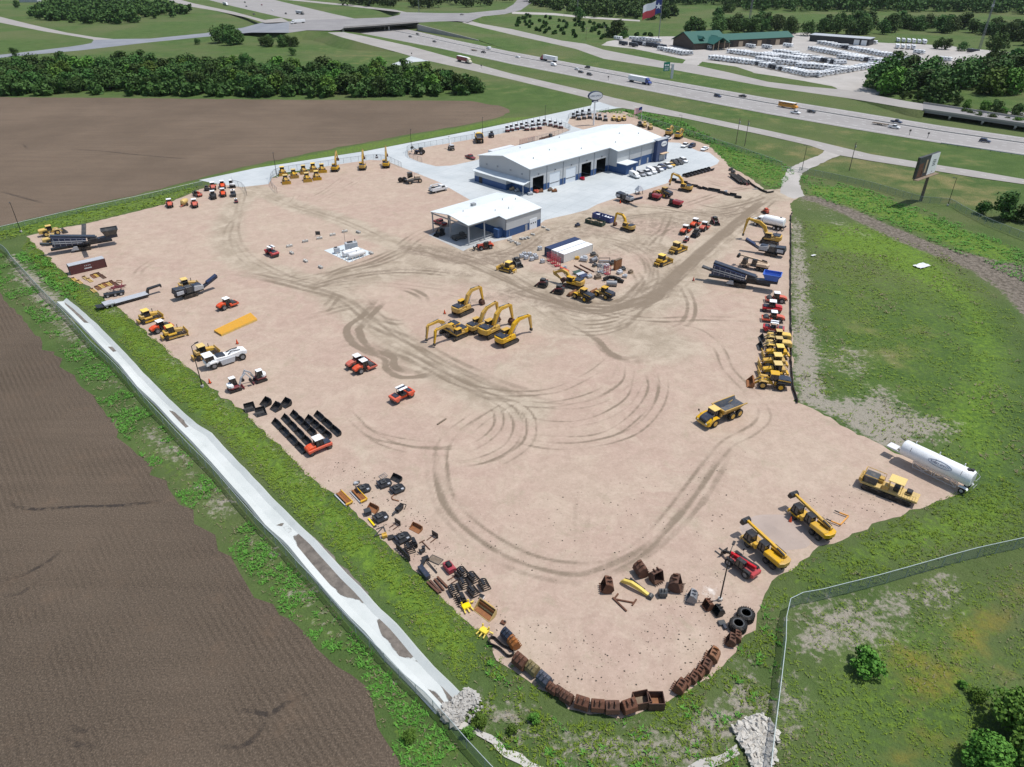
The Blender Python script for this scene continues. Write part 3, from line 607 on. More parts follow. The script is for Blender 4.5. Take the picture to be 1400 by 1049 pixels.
# creek bridge on the far frontage road
def lerp2(A,x):
    for a,b in zip(A,A[1:]):
        if a[0]<=x<=b[0] or b is A[-1]: return a[1]+(b[1]-a[1])*(x-a[0])/(b[0]-a[0])
br=thing('road_bridge','long pale concrete road bridge crossing the creek beside the highway','bridge',loc=at(1330,165,0)); br.location=(0,0,0)
BU=[(1262,142),(1300,147.5),(1400,162.5),(1500,177.5)]; BL=[(1262,151),(1300,156.5),(1400,171),(1500,185.5)]
pu=[at(x,y,3.0) for x,y in BU]; pl_=[at(x,y,3.0) for x,y in BL]
def slab(P,Q,z1,z0):
    V=[];F=[]
    for a,b in zip(P,Q): V+=[(a.x,a.y,z1),(b.x,b.y,z1),(b.x,b.y,z0),(a.x,a.y,z0)]
    for i in range(len(P)-1):
        for k in range(4): F.append([i*4+k,i*4+(k+1)%4,i*4+4+(k+1)%4,i*4+4+k][::-1])
    F+=[[0,1,2,3],[len(V)-1,len(V)-2,len(V)-3,len(V)-4]]; return V,F
V,F=slab(pu,pl_,3.03,2.0); meshobj('deck',V,F,TAR,br)
for P in (pu,pl_):
    mb=MB()
    for a,b in zip(P,P[1:]): mb.bar(a+Vector((0,0,.5)),b+Vector((0,0,.5)),.3,.9)
    mb.build('parapet',GRAV,br)
for x in (1300,1345,1390,1440):
    a=at(x,lerp2(BU,x),3.0); b=at(x,lerp2(BL,x),3.0); c=(a+b)/2; mb=MB()
    mb.bar((a.x,a.y,1.6),(b.x,b.y,1.6),1,.8)
    for f in (.2,.8): q=a.lerp(b,f); mb.cyl((q.x,q.y,.6),.5,1.5,'z',10)
    mb.build('pier',CONC,br)
# embankments, from a raised edge down to the ground
def bank(name,edge,foot,mat=GRASS,sub=4):
    V=[];F=[]; n=len(edge)
    for a,b in zip(edge,foot):
        for k in range(sub+1): 
            q=a.lerp(b,k/sub); V.append((q.x,q.y,q.z-.01+(.25*noise.noise(q*.1) if 0<k<sub else 0)))
    for i in range(n-1):
        for k in range(sub): a=i*(sub+1)+k; F.append([a,a+1,a+sub+2,a+sub+1])
    o=meshobj(name,V,F,mat,kind='structure'); return o
def foots(edge,dirs,slope=2.6): return [Vector((e.x+d[0]*e.z*slope,e.y+d[1]*e.z*slope,-.05)) for e,d in zip(edge,dirs)]
xs=list(range(466,612,12)); E=[at(x,lerp2(SF_U,x) if x>=470 else 43.4,zSF(x)) for x in xs]
bank('embankment',E,[Vector((at(x,y,0).x,at(x,y,0).y,-.03)) for x,y in zip([490+(x-466)*1.02 for x in xs],[lerp2(HW_L,490+(x-466)*1.02)-.3 for x in xs])])
xs=list(range(442,612,12)); E=[at(x,lerp2(SF_L,max(x,448)),zSF(x)) for x in xs]; bank('embankment',E,foots(E,[(-.5,-.86)]*len(E)))
xs=list(range(1152,1266,8)); E=[at(x,lerp2(NF_L+[(1240,148),(1262,151)],x),zNF(x)) for x in xs]; bank('embankment',E,foots(E,[(-.5,-.86)]*len(E),1.6))
E=[at(1262,151,3.0),at(1262,147,3.0),at(1262,142,3.0)]; bank('embankment',E,foots(E,[(.9,-.4)]*3,1.2))
# overpass across the highway
CS=[(395,45),(420,41.5),(450,42),(466,41),(470,38.5),(571,31),(600,29.5),(625,29),(640,30.5),(648,27),(660,22.5),(690,19.5),(712,14),(722,7),(735,-1),(708,-1),(702,6),(690,13),(640,18),(600,18),(560,17),(548,17),(546,20.5),(530,24),(500,25),(470,26),(430,27),(395,29.5)]
polyz('cross_road',CS,lambda x:6*(1-sst(640,695,x)),TAR,.035)
ov=thing('overpass_bridge','concrete road overpass spanning the highway with dark openings underneath','bridge')
A=at(470,38,6); B=at(571,30.6,6); far=Vector((-26,40,0)); d=(B-A).normalized()
mb=MB().plan([A,B,B+far,A+far],4.7,5.98); mb.build('deck',CONC,ov)
MB().bar(A+Vector((0,0,.45)),B+Vector((0,0,.45)),.45,1.0).build('parapet',GRAV,ov)
mb=MB(); mb.bar(A+Vector((0,-.3,-1.0)),B+Vector((0,-.3,-1.0)),.5,1.5).build('girder',DSTEEL,ov)
for f in (.60,):
    c=A.lerp(B,f)+far*.04; mb=MB()
    for k in range(5): q=c+far*k*.22; mb.cyl((q.x,q.y,2.4),.8,4.8,'z',10)
    mb.bar((c.x,c.y,4.2),(c.x+far.x,c.y+far.y,4.2),1.2,1); mb.build('pier',CONC,ov)
for q,s in ((A,-1),(B,1)):
    MB().plan([q-d*s*.2,q+d*s*2,q+d*s*2+far,q-d*s*.2+far],-.1,4.9).build('abutment',CONC,ov)
a=at(571,42,0); b=at(654,56,0)
MB().add([(a.x,a.y,-.1),(b.x,b.y,-.1),(b.x,b.y,.7),(a.x,a.y,6.0),(a.x+.5,a.y+.6,-.1),(b.x+.5,b.y+.6,-.1),(b.x+.5,b.y+.6,.7),(a.x+.5,a.y+.6,6.0)],[[0,1,2,3],[7,6,5,4],[3,2,6,7],[1,5,6,2],[0,3,7,4]]).build('retaining_wall',GRAV,ov)
n=9; P=[Vector((a.x+.5,a.y+.6,5.8)).lerp(Vector((b.x+.5,b.y+.6,.5)),i/n) for i in range(n+1)]+[at(700,70.5,0)]
xs=[575+(632-575)*i/3 for i in range(4)]+[632+(735-632)*i/7 for i in range(1,8)]
Q=[at(x,29.5 if x<632 else lerp2(NF_L,x),zNF(x) if x>632 else 6) for x in xs]
bank('embankment',Q,P,sub=5)
E=[at(x,y,6) for x,y in ((344,44.5),(370,45),(395,45),(420,41.5),(450,42),(466,41))]; 
for i,f in enumerate((.25,.55,1,1,1,1)): E[i]=at((344,370,395,420,450,466)[i],(44.6,45,45,42,43,43)[i],6*f)
bank('embankment',E,foots(E,[(-.1,-1)]*6,3.2))
E=[at(x,y,6*(1-sst(640,695,x))) for x,y in ((636,30),(648,27),(660,22.5),(675,21),(690,19.6))]; bank('embankment',E,foots(E,[(.3,-.95)]*5,2))
E=[at(x,y,6*sst(505,548,x)) for x,y in ((505,10.5),(520,11.8),(540,13.5),(546,16.9))]; bank('embankment',E,foots(E,[(-.3,-.95)]*4,2))
# country roads on the left
polyz('country_road',[(-60,14),(0,23),(40,33),(90,44.5),(130,51),(155,53.5),(130,57),(127,54),(110,51),(60,43),(0,31),(-60,22)],lambda x:0,ROADC,.03)
zB=lambda x:6*sst(290,395,x)
polyz('country_road',[(-60,81),(20,73),(95,64),(115,61),(125,59),(128,55),(155,53.5),(205,53),(280,45.5),(332,38),(362,30),(395,29.5),(396,44.9),(344,44.6),(280,50.5),(200,58.5),(110,69),(20,77),(-60,86)],zB,concrete('blue_grey_asphalt',(.20,.21,.235),(.24,.25,.27),0,.3),.035)
zR=lambda x:6*sst(290,385,x)
polyz('slip_road',[(236,-3),(266,5),(319,16),(362,27.5),(385,24.5),(395,30),(362,31.5),(337,24),(296,15),(253,8),(222,-3)],zR,ROADC,.04)
polyz('slip_road',[(382,-1),(480,9),(546,16.8),(558,17.4),(540,13.5),(480,6.5),(402,-1)],lambda x:6*sst(505,548,x),ROADC,.04)
polyz('service_track',[(700,16),(757,18),(800,22.5),(875,27.5),(875,29.5),(800,25),(757,21),(700,19)],lambda x:0,GRAV,.03)
polyz('service_track',[(1197,58),(1312,65),(1400,73.5),(1480,82),(1480,86),(1400,77),(1312,69),(1197,61)],lambda x:0,GRAV,.028)
sheet('service_track',ats([(1376,151),(1440,158),(1440,163),(1374,155)]),.03,GRAV)
sheet('spur_road',ats([(534,88.5),(552,82),(562,77),(586,83.5),(566,85),(552,89.5)]),.03,NEWC)
sheet('gate_driveway',ats([(1128,206),(1148,212.5),(1122,224),(1097,237),(1092,250),(1100,268),(1085,272),(1066,264),(1069,246),(1077,231),(1102,219),(1122,211)]),.028,GRAV,rag=(2,.7))
LOT=[(822,62),(830,57),(867,50),(919,50),(960,50),(1079,45.5),(1102,44.5),(1130,48),(1200,59),(1240,59.5),(1300,63),(1335,69),(1385,79),(1392,85),(1335,89),(1240,99),(1188,99.5),(1180,119),(1210,126),(1190,134),(1150,124),(1138,118),(1074,106.6),(1032,100),(1006,91),(960,84.5),(952,90),(930,90),(938,82),(910,76),(867,67)]
sheet('trailer_lot',ats(LOT),.03,GRAV,rag=(5,1.2),seed=4)
# lane paint and the median barrier
def edgept(U,L,x,f):
    a=at(x,lerp2(U,x)); b=at(x,lerp2(L,x)); return a.lerp(b,f)
MARK=paint('road_paint',(.72,.72,.70),.7,dirt=.35,dcol=(.4,.39,.37)); V=[];F=[]
def dash(p,q,wd):
    d=(q-p).normalized(); n=Vector((-d.y,d.x,0))*wd/2; k=len(V)
    for v in (p-n,q-n,q+n,p+n): V.append((v.x,v.y,.034))
    F.append([k,k+1,k+2,k+3])
for f,solid in ((.06,1),(.16,0),(.25,0),(.31,1),(.40,1),(.52,0),(.66,0),(.80,0),(.92,1)):
    P=[edgept(HW_U,HW_L,x,f) for x in range(560,1500,12)]; P=smooth_path(P,3); acc=0
    i=0
    while i<len(P)-1:
        if solid: dash(P[i],P[i+1],.22); i+=1
        else: dash(P[i],P[min(i+1,len(P)-1)],.2); i+=4
for f in (.5,):
    P=smooth_path([at(x,(lerp2(SF_U,x)+lerp2(SF_L,x))/2) for x in range(620,1500,14)],3)
    for i in range(0,len(P)-1,4): dash(P[i],P[i+1],.16)
meshobj('lane_markings',V,F,MARK,kind='structure')
P=[edgept(HW_U,HW_L,x,.345) for x in range(520,1500,20)]; mb=MB()
for a,b in zip(P,P[1:]): mb.bar(a+Vector((0,0,.22)),b+Vector((0,0,.22)),.5,.42)
o=mb.build('median_barrier',CONC); tag(o,'long low concrete barrier dividing the two directions of the highway','barrier')
# white gravel ditches and rock aprons
sheet('gravel_ditch',ats([(622,984),(634,982),(642,988),(660,1000),(680,1012),(704,1027),(730,1042),(760,1060),(735,1062),(700,1041),(672,1018),(650,1003),(630,994)]),.02,concrete('white_gravel',(.40,.385,.35),(.52,.50,.46),0,.5),rag=(.8,.5))
sheet('gravel_ditch',ats([(1004,1018),(975,1034),(940,1046),(930,1060),(965,1054),(1012,1032)]),.02,concrete('grey_gravel',(.30,.28,.25),(.42,.40,.37),0,.5),rag=(.8,.4))
def rocks(name,poly,n,s0,s1):
    W=ats(poly); xs=[p.x for p in W]; ys=[p.y for p in W]; V=[];F=[]
    base=[Vector(v).normalized() for v in ((1,1,1),(-1,1,1),(1,-1,1),(-1,-1,1),(1,1,-.6),(-1,1,-.6),(1,-1,-.6),(-1,-1,-.6))]
    fs=[[0,1,3,2],[4,6,7,5],[0,2,6,4],[1,5,7,3],[0,4,5,1],[2,3,7,6]]
    k=0
    while k<n:
        x,y=random.uniform(min(xs),max(xs)),random.uniform(min(ys),max(ys))
        if not inpoly(np.array([x]),np.array([y]),W)[0]: continue
        s=random.uniform(s0,s1); m=Euler((random.random()*6,random.random()*6,random.random()*6)).to_matrix(); b=len(V)
        for v in base:
            q=m@Vector((v.x*s*random.uniform(.7,1.4),v.y*s*random.uniform(.6,1.1),v.z*s*random.uniform(.4,.9))); V.append((x+q.x,y+q.y,q.z*.8+s*.35+random.uniform(0,.2)))
        F+=[[i+b for i in f] for f in fs]; k+=1
    o=meshobj(name,V,F,ROCKM); return tag(o,kind='stuff')
ROCKM=paint('limestone',(.47,.45,.41),.9,dirt=.7,dcol=(.27,.235,.19),scale=1.1)
rocks('limestone_rubble',[(600,973),(638,943),(650,948),(656,962),(642,968),(634,985),(624,996),(610,988)],330,.22,.55)
rocks('limestone_rubble',[(1002,997),(1022,985),(1040,977),(1056,990),(1062,1004),(1056,1060),(1030,1056),(1018,1030)],460,.25,.6)
rocks('scattered_stones',[(640,945),(655,950),(660,968),(645,990),(636,985),(645,965)],40,.12,.3)
# spoil pile and chalk sheet in the open grass
def mound(name,c,rx,ry,h,mat,kind='structure',n=28,z=0):
    c=at(*c,z); V=[];F=[]; rings=9
    for i in range(rings+1):
        f=i/rings
        for j in range(n):
            a=2*PI*j/n; r=f*(1+.2*noise.noise(Vector((math.cos(a)*1.5,math.sin(a)*1.5,c.x))))
            zz=h*(1-f)**1.2*(1+.3*noise.noise(Vector((c.x+r*rx*math.cos(a)*.3,c.y+r*ry*math.sin(a)*.3,0))))
            V.append((c.x+rx*r*math.cos(a),c.y+ry*r*math.sin(a),zz+z-(.05 if i==rings else 0)))
    for i in range(rings):
        for j in range(n): F.append([i*n+j,(i+1)*n+j,(i+1)*n+(j+1)%n,i*n+(j+1)%n])
    o=meshobj(name,V,F,mat,kind=kind)
    for p in o.data.polygons: p.use_smooth=True
    return o
mound('gravel_pile',(1345,80),30,16,6,concrete('pile_gravel',(.40,.38,.35),(.48,.46,.43),0,.3))
mound('gravel_pile',(1060,727),5.6,4.6,.7,concrete('grey_stone',(.34,.275,.238),(.42,.345,.30),0,.5),z=.01)
# ------------------------------------------------------------------ machines (forward = +x, left = +y)
def trackbelt(par,x0,x1,y,w,h,mat=TRK,frame_mat=None):
    r=h/2; pr=[]
    for i in range(7): a=-PI/2+PI*i/6; pr.append((x1-r+r*math.cos(a),r+r*math.sin(a)))
    for i in range(7): a=PI/2+PI*i/6; pr.append((x0+r+r*math.cos(a),r+r*math.sin(a)))
    t=MB().prism(pr,y-w/2,y+w/2)
    n=int((x1-x0)/.28)
    for i in range(n):
        x=x0+r*.7+(x1-x0-r*1.4)*i/(n-1); t.box((x,y,h+.02),(.07,w,.07)); t.box((x,y,.0),(.07,w,.05))
    t=t.build('track',mat,par)
    if frame_mat: MB().box(((x0+x1)/2,y,h*.5),((x1-x0)*.72,w*1.04,h*.42)).build('track_frame',frame_mat,t)
    return t
def cabin(par,x0,x1,y0,y1,z0,z1,roofm,postm=BLK,over=.1,slope=.15,name='cab',rt=.1):
    c=MB()
    ws=(y0,y1); 
    for y in ws:
        for x,xx in ((x0,x0+slope*.3),(x1,x1-slope),((x0+x1)/2,(x0+x1)/2)): c.bar((x,y,z0),(xx,y,z1),.09)
        c.bar((x0,y,z0+.05),(x1,y,z0+.05),.1)
    c.box(((x0+x1)/2,(y0+y1)/2,z0+.03),(x1-x0,y1-y0,.06))
    c=c.build(name,postm,par)
    MB().prism([(x0+.05,z0+.06),(x1-.04,z0+.06),(x1-slope-.03,z1),(x0+.05+slope*.3,z1)],y0+.05,y1-.05).build('window',GLS,c)
    MB().box(((x0+x1-slope)/2,(y0+y1)/2,z1+rt/2),(x1-x0+2*over-slope*.5,y1-y0+2*over,rt)).build('roof',roofm,c,bevel=.04)
    return c
def ram(par,p,q,r=.07): 
    p=Vector(p);q=Vector(q); m=p.lerp(q,.55)
    return MB().tube(p,m,r).tube(m,q,r*.55).build('hydraulic_cylinder',STEEL,par)
def bucket_mesh(w,prof,teeth=5,tl=.18,side=.05):
    """open digging bucket: curved shell, two side plates and teeth"""
    mb=MB(); n=len(prof)
    for (a,b) in zip(prof,prof[1:]):
        d=Vector((b[0]-a[0],0,b[1]-a[1])).normalized(); nn=Vector((d.z,0,-d.x))*.05
        V=[]
        for y in (-w/2,w/2):
            for q in (a,b): V+= [(q[0],y,q[1]),(q[0]+nn.x,y,q[1]+nn.z)]
        mb.add(V,[[0,4,6,2],[1,3,7,5],[0,1,5,4],[2,6,7,3],[0,2,3,1],[4,5,7,6]])
    for y in (-w/2,w/2): mb.prism(prof,y-side/2,y+side/2)
    a,b=Vector((prof[-2][0],0,prof[-2][1])),Vector((prof[-1][0],0,prof[-1][1])); d=(b-a).normalized()
    for i in range(teeth):
        y=-w/2+w*(i+.5)/teeth; mb.bar((b.x,y,b.z),(b.x+d.x*tl,y,b.z+d.z*tl),.12,.07)
    return mb
EXB=[(0,.15),(-.35,.1),(-.75,-.25),(-.85,-.7),(-.6,-1.05),(-.1,-1.15),(.35,-.95)]
def excavator(body=YEL,pose='high',bucket=True,size=1.0,hood=BLUEBLK,name='excavator',label='yellow tracked excavator'):
    r=thing(name,label,'excavator')
    for s in (1,-1): trackbelt(r,-2.45,2.45,s*1.3,.62,.95,TRK,DSTEEL)
    MB().box((0,0,.75),(2.2,2.1,.5)).cyl((0,0,1.1),.75,.4,'z',16).build('undercarriage',DSTEEL,r)
    b=MB()
    b.prism([(-1.7,1.25),(1.55,1.25),(1.55,1.75),(.35,1.9),(-1.7,1.9)],-1.5,1.5); b.box((.75,-1.05,2.0),(1.5,.8,.55)); b.box((-1.0,0,2.15),(1.5,2.5,.55))
    b=b.build('upper_body',body,r,bevel=.06)
    MB().plan([(-1.5,-1.55),(-2.5,-1.5),(-2.95,-1.1),(-3.1,0),(-2.95,1.1),(-2.5,1.5),(-1.5,1.55)],1.22,2.42).build('counterweight',body,r,bevel=.12,seg=2)
    MB().box((-1.7,0,2.53),(1.8,2.4,.26)).box((-.7,-.55,2.5),(.6,1.3,.2)).build('engine_hood',hood,r,bevel=.05)
    MB().cyl((-1.2,-.9,2.8),.09,.5,'z',8).build('exhaust',BLK,r)
    cabin(r,-.25,1.6,.5,1.5,1.8,3.05,body,slope=.35)
    hr=MB(); hr.path([(.0,-1.45,2.25),(.0,-1.45,2.85),(1.4,-1.45,2.85),(1.4,-1.45,2.25)],.05); hr.path([(-1.4,-1.5,2.4),(-1.4,-1.5,3),(-.2,-1.5,3)],.05); hr.build('handrail',BLK,r)
    if pose=='high': P=[(.9,1.9),(2.1,4.3),(3.6,5.4),(6.9,5.9)]; T=[(6.3,6.45),(6.95,5.7),(7.5,1.5)]; bk=(7.5,1.45,R(10))
    elif pose=='curl': P=[(.9,1.9),(1.9,4.2),(3.2,5.2),(6.3,5.0)]; T=[(5.7,5.6),(6.35,4.85),(7.05,1.3)]; bk=(7.05,1.2,R(-5))
    elif pose=='low': P=[(.9,1.9),(2.2,3.5),(3.6,3.9),(6.2,2.6)]; T=[(6.6,3.1),(6.1,2.4),(3.9,1.4)]; bk=(3.8,1.2,R(-60))
    elif pose=='up': P=[(.9,1.9),(1.6,4.4),(2.6,6.0),(4.4,8.0)]; T=[(4.1,8.6),(4.7,7.9),(6.3,4.6)]; bk=(6.3,4.3,R(0))
    else: P=[(.9,1.9),(2.3,4.0),(3.9,4.9),(7.2,4.7)]; T=[(6.6,5.2),(7.3,4.5),(7.9,1.1)]; bk=(7.9,1.0,R(10))
    up=[];lo=[]
    for i,(x,z) in enumerate(P):
        a=P[max(i-1,0)];c=P[min(i+1,3)]; d=Vector((c[0]-a[0],c[1]-a[1])).normalized(); h=(.5,.8,.7,.38)[i]
        up.append((x-d.y*h*.6,z+d.x*h*.6)); lo.append((x+d.y*h*.6,z-d.x*h*.6))
    MB().prism(up+lo[::-1],-.36,.36).build('boom',body,r,bevel=.03)
    e=Vector((T[2][0]-T[1][0],T[2][1]-T[1][1])).normalized(); nn=Vector((-e.y,e.x))
    pr=[T[0],(T[1][0]+nn.x*.38,T[1][1]+nn.y*.38),(T[2][0]+nn.x*.16,T[2][1]+nn.y*.16),(T[2][0]-nn.x*.16,T[2][1]-nn.y*.16),(T[1][0]-nn.x*.38,T[1][1]-nn.y*.38)]
    MB().prism(pr,-.27,.27).build('stick',body,r,bevel=.03)
    for s in (.42,-.42): ram(r,(1.3,s,1.75),(P[1][0]*.6+P[2][0]*.4+.2,s,P[1][1]*.6+P[2][1]*.4-.3),.11)
    ram(r,(P[2][0]-.3,0,P[2][1]+.55),(T[0][0],0,T[0][1]),.1)
    ram(r,(T[0][0]*.35+T[1][0]*.65+e.x*.4+nn.x*.35,0,T[1][1]+nn.y*.35),(T[2][0]-e.x*.5+nn.x*.45,0,T[2][1]-e.y*.5+nn.y*.4),.08)
    if bucket:
        m=bucket_mesh(1.25,EXB); c,s=math.cos(bk[2]),math.sin(bk[2])
        m.v=[(bk[0]+x*c-z*s,y,max(.03,bk[1]+x*s+z*c)) for x,y,z in m.v]; m.build('bucket',RUST,r)
    else: MB().box((T[2][0],0,T[2][1]-.35),(.5,.7,.7)).build('coupler',DSTEEL,r,bevel=.05)
    return r
def bulldozer(body=YEL,roof=YROOF,label='yellow bulldozer'):
    r=thing('bulldozer',label,'bulldozer')
    for s in (1,-1): trackbelt(r,-2.15,2.05,s*1.08,.62,1.02,TRK,body)
    MB().box((-.1,0,.85),(3.6,1.5,.7)).build('chassis',DSTEEL,r)
    MB().prism([(.2,1.1),(2.2,1.1),(2.25,1.75),(.2,2.15)],-.58,.58).build('engine_hood',body,r,bevel=.08)
    MB().box((-1.65,0,1.6),(1.0,1.7,.85)).build('fuel_tank',body,r,bevel=.1)
    for s in (1,-1): MB().box((-.5,s*1.05,1.25),(1.9,.55,.35)).build('fender',body,r,bevel=.05)
    cabin(r,-1.2,.2,-.78,.78,1.35,2.95,roof,over=.16,slope=.1,rt=.16)
    MB().tube((1.2,.3,1.9),(1.2,.3,2.75),.09).build('exhaust',BLK,r)
    bl=[(2.75,.08),(2.62,.45),(2.66,.9),(2.85,1.28),(2.95,1.28),(2.78,.9),(2.74,.45),(2.88,.08)]
    MB().prism(bl,-1.75,1.75).build('blade',body,r)
    for s in (1,-1):
        MB().bar((.4,s*1.5,.5),(2.65,s*1.5,.45),.16,.22).build('push_arm',body,r)
        ram(r,(2.0,s*.65,1.75),(2.65,s*.75,.75))
    rp=MB().box((-2.65,0,.9),(.4,1.7,.35)).bar((-2.1,.5,.75),(-2.7,.5,.9),.15).bar((-2.1,-.5,.75),(-2.7,-.5,.9),.15)
    for y in (-.7,0,.7): rp.prism([(-2.75,.9),(-2.6,.9),(-2.75,.35),(-3.0,.15)],y-.06,y+.06)
    rp.build('ripper',body,r); return r
def wheel_loader(body=YEL,rear=BLUEBLK,bk=RUST2,raise_=0,label='yellow wheel loader'):
    r=thing('wheel_loader',label,'wheel loader')
    for x in (-1.7,1.7):
        for s in (1,-1): wheel(r,(x,s*1.12,.82),.82,.68,body)
    MB().prism([(-3.3,.95),(-.5,.75),(-.5,1.6),(-3.3,1.5)],-.75,.75).prism([(-.4,.75),(2.3,.75),(2.0,1.7),(.2,1.6)],-.5,.5).build('chassis',body,r,bevel=.05)
    MB().prism([(-3.6,1.05),(-3.55,2.2),(-2.9,2.35),(-1.0,2.45),(-1.0,1.4),(-3.0,1.0)],-.95,.95).build('engine_hood',rear,r,bevel=.1)
    MB().prism([(-3.4,1.9),(-1.05,2.1),(-1.05,2.28),(-3.4,2.08)],-1.02,1.02).build('hood_stripe',body,r)
    for x in (-1.7,1.5):
        for s in (1,-1): MB().prism([(x-.95,1.35),(x-.75,1.75),(x+.6,1.8),(x+.95,1.45),(x+.6,1.7),(x-.7,1.65)],s*1.15-.33,s*1.15+.33).build('fender',BLK if x<0 else body,r)
    cabin(r,-1.0,.5,-.72,.72,1.75,3.15,body,over=.14,slope=.15,rt=.14)
    for s in (1,-1): MB().path([(.9,s*.55,1.75),(2.2,s*.55,1.5+raise_*.5),(3.3,s*.55,.65+raise_)],.18,.34).build('lift_arm',body,r)
    ram(r,(1.2,0,1.9),(3.1,0,1.15+raise_),.1)
    pr=[(4.55,.06),(3.5,.08),(3.25,.35),(3.25,.85),(3.5,1.25),(3.62,1.3)]
    mb=bucket_mesh(3.0,[(x,z+raise_) for x,z in pr[::-1]],8,.16,.06); mb.build('bucket',bk,r)
    for s in (1,-1): MB().path([(-1.1,s*1.25,.6),(-.3,s*1.3,.6),(-.3,s*1.3,1.8)],.08).build('ladder',BLK,r)
    return r
def dump_truck(label='yellow articulated dump truck'):
    r=thing('dump_truck',label,'dump truck')
    for x in (3.2,-1.5,-3.45):
        for s in (1,-1): wheel(r,(x,s*1.28,.9),.9,.72,YEL,20)
    MB().box((-1.4,0,1.15),(5.6,1.0,.5)).box((2.8,0,1.1),(3.2,1.2,.5)).cyl((1.0,0,1.15),.5,.8,'z',12).build('chassis',DSTEEL,r)
    MB().prism([(3.0,1.3),(5.0,1.2),(5.15,1.9),(4.2,2.3),(3.0,2.5)],-.95,.95).build('bonnet',BLUEBLK,r,bevel=.08)
    for s in (1,-1):
        MB().prism([(2.1,1.8),(2.6,2.1),(4.0,2.05),(5.2,1.5),(5.35,.9),(4.6,.8),(4.1,1.5),(3.2,1.9),(2.4,1.8)],s*1.3-.4,s*1.3+.4).build('fender',YEL,r,bevel=.08)
        MB().bar((4.2,s*1.55,1.9),(4.6,s*1.75,2.7),.05).box((4.6,s*1.75,2.75),(.12,.3,.4)).build('mirror',BLK,r)
        MB().box((5.25,s*1.1,1.3),(.08,.3,.2)).build('headlight',WHT,r)
    MB().box((5.2,0,.95),(.35,2.6,.45)).build('bumper',YEL,r,bevel=.05)
    cabin(r,1.7,3.3,-.8,.8,1.9,3.25,YROOF,over=.12,slope=.3,rt=.14)
    MB().box((1.35,-.9,2.1),(.5,.6,1.1)).box((1.35,.8,2.0),(.5,.8,.9)).build('service_box',YEL,r,bevel=.05)
    # hollow dump body
    zf=1.75; O=[(1.0,1.62,2.95),(-5.0,1.62,2.95)]
    bd=MB()
    fl=[(.75,-1.1,zf),(.75,1.1,zf),(-3.4,1.15,zf-.1),(-3.4,-1.15,zf-.1)]; rim=[(1.25,-1.62,3.05),(1.25,1.62,3.05),(-4.9,1.62,2.9),(-4.9,-1.62,2.9)]; tail=[(-4.9,1.25,2.35),(-4.9,-1.25,2.35)]
    V=fl+rim+tail; inn=[(x*.985,y*.93,z+.06) for x,y,z in V]
    # outer skin
    fo=[[0,3,2,1],[0,1,5,4],[1,2,8,6,5],[3,0,4,7,9],[2,3,9,8],]
    bd.add(V,fo); 
    bd.bar((1.25,-1.66,3.05),(1.25,1.66,3.05),.22).bar((1.3,1.66,3.02),(-4.9,1.66,2.88),.2).bar((1.3,-1.66,3.02),(-4.9,-1.66,2.88),.2)
    for x in (-.2,-1.6,-3.0):
        for s in (1,-1): bd.bar((x,s*1.18,1.8),(x,s*1.66,2.9),.14)
    bd=bd.build('dump_body',YEL,r)
    MB().add(inn,[f[::-1] for f in fo]).build('bed_lining',CGREY2,bd)
    MB().prism([(1.2,2.1),(1.25,3.0),(1.7,3.35),(1.75,3.3),(1.35,2.95)],-1.5,1.5).build('spill_guard',YEL,bd)
    return r
CGREY2=paint('worn_bed_steel',(.10,.115,.14),.4,.3,dirt=.5)
def drum_roller(body=ORG,roof=WHT,cab=False,label='orange single drum roller'):
    r=thing('road_roller',label,'road roller')
    MB().cyl((1.75,0,.76),.76,2.05,'y',22).build('drum',DSTEEL,r,smooth=True)
    fm=MB()
    for s in (1,-1): fm.prism([(.5,.6),(2.75,.6),(2.75,1.0),(.5,1.05)],s*1.16-.09,s*1.16+.09)
    fm.box((2.78,0,.85),(.18,2.5,.42)).prism([(.35,.6),(.85,.6),(.85,1.35),(.35,1.3)],-1.2,1.2); fm.build('drum_frame',body,r,bevel=.03)
    for s in (1,-1): wheel(r,(-1.35,s*.82,.76),.76,.55,STEEL)
    MB().prism([(-.35,.7),(.25,.7),(.25,1.25),(-.35,1.3)],-.8,.8).box((-1.4,0,.85),(2.2,1.0,.5)).build('chassis',BLK,r)
    MB().prism([(-2.75,1.05),(-2.7,1.5),(-1.9,1.85),(-.5,2.0),(-.5,1.15),(-2.3,.95)],-.72,.72).build('engine_hood',body,r,bevel=.12,seg=2)
    MB().box((-2.72,0,.95),(.2,1.6,.4)).build('rear_grille',BLK,r,bevel=.03)
    cabin(r,-.55,.75,-.68,.68,1.35,2.75,roof,over=.18,slope=.1,rt=.13)
    if True: MB().box((.05,.0,1.65),(.5,.5,.5)).build('seat',BLK,r)
    return r
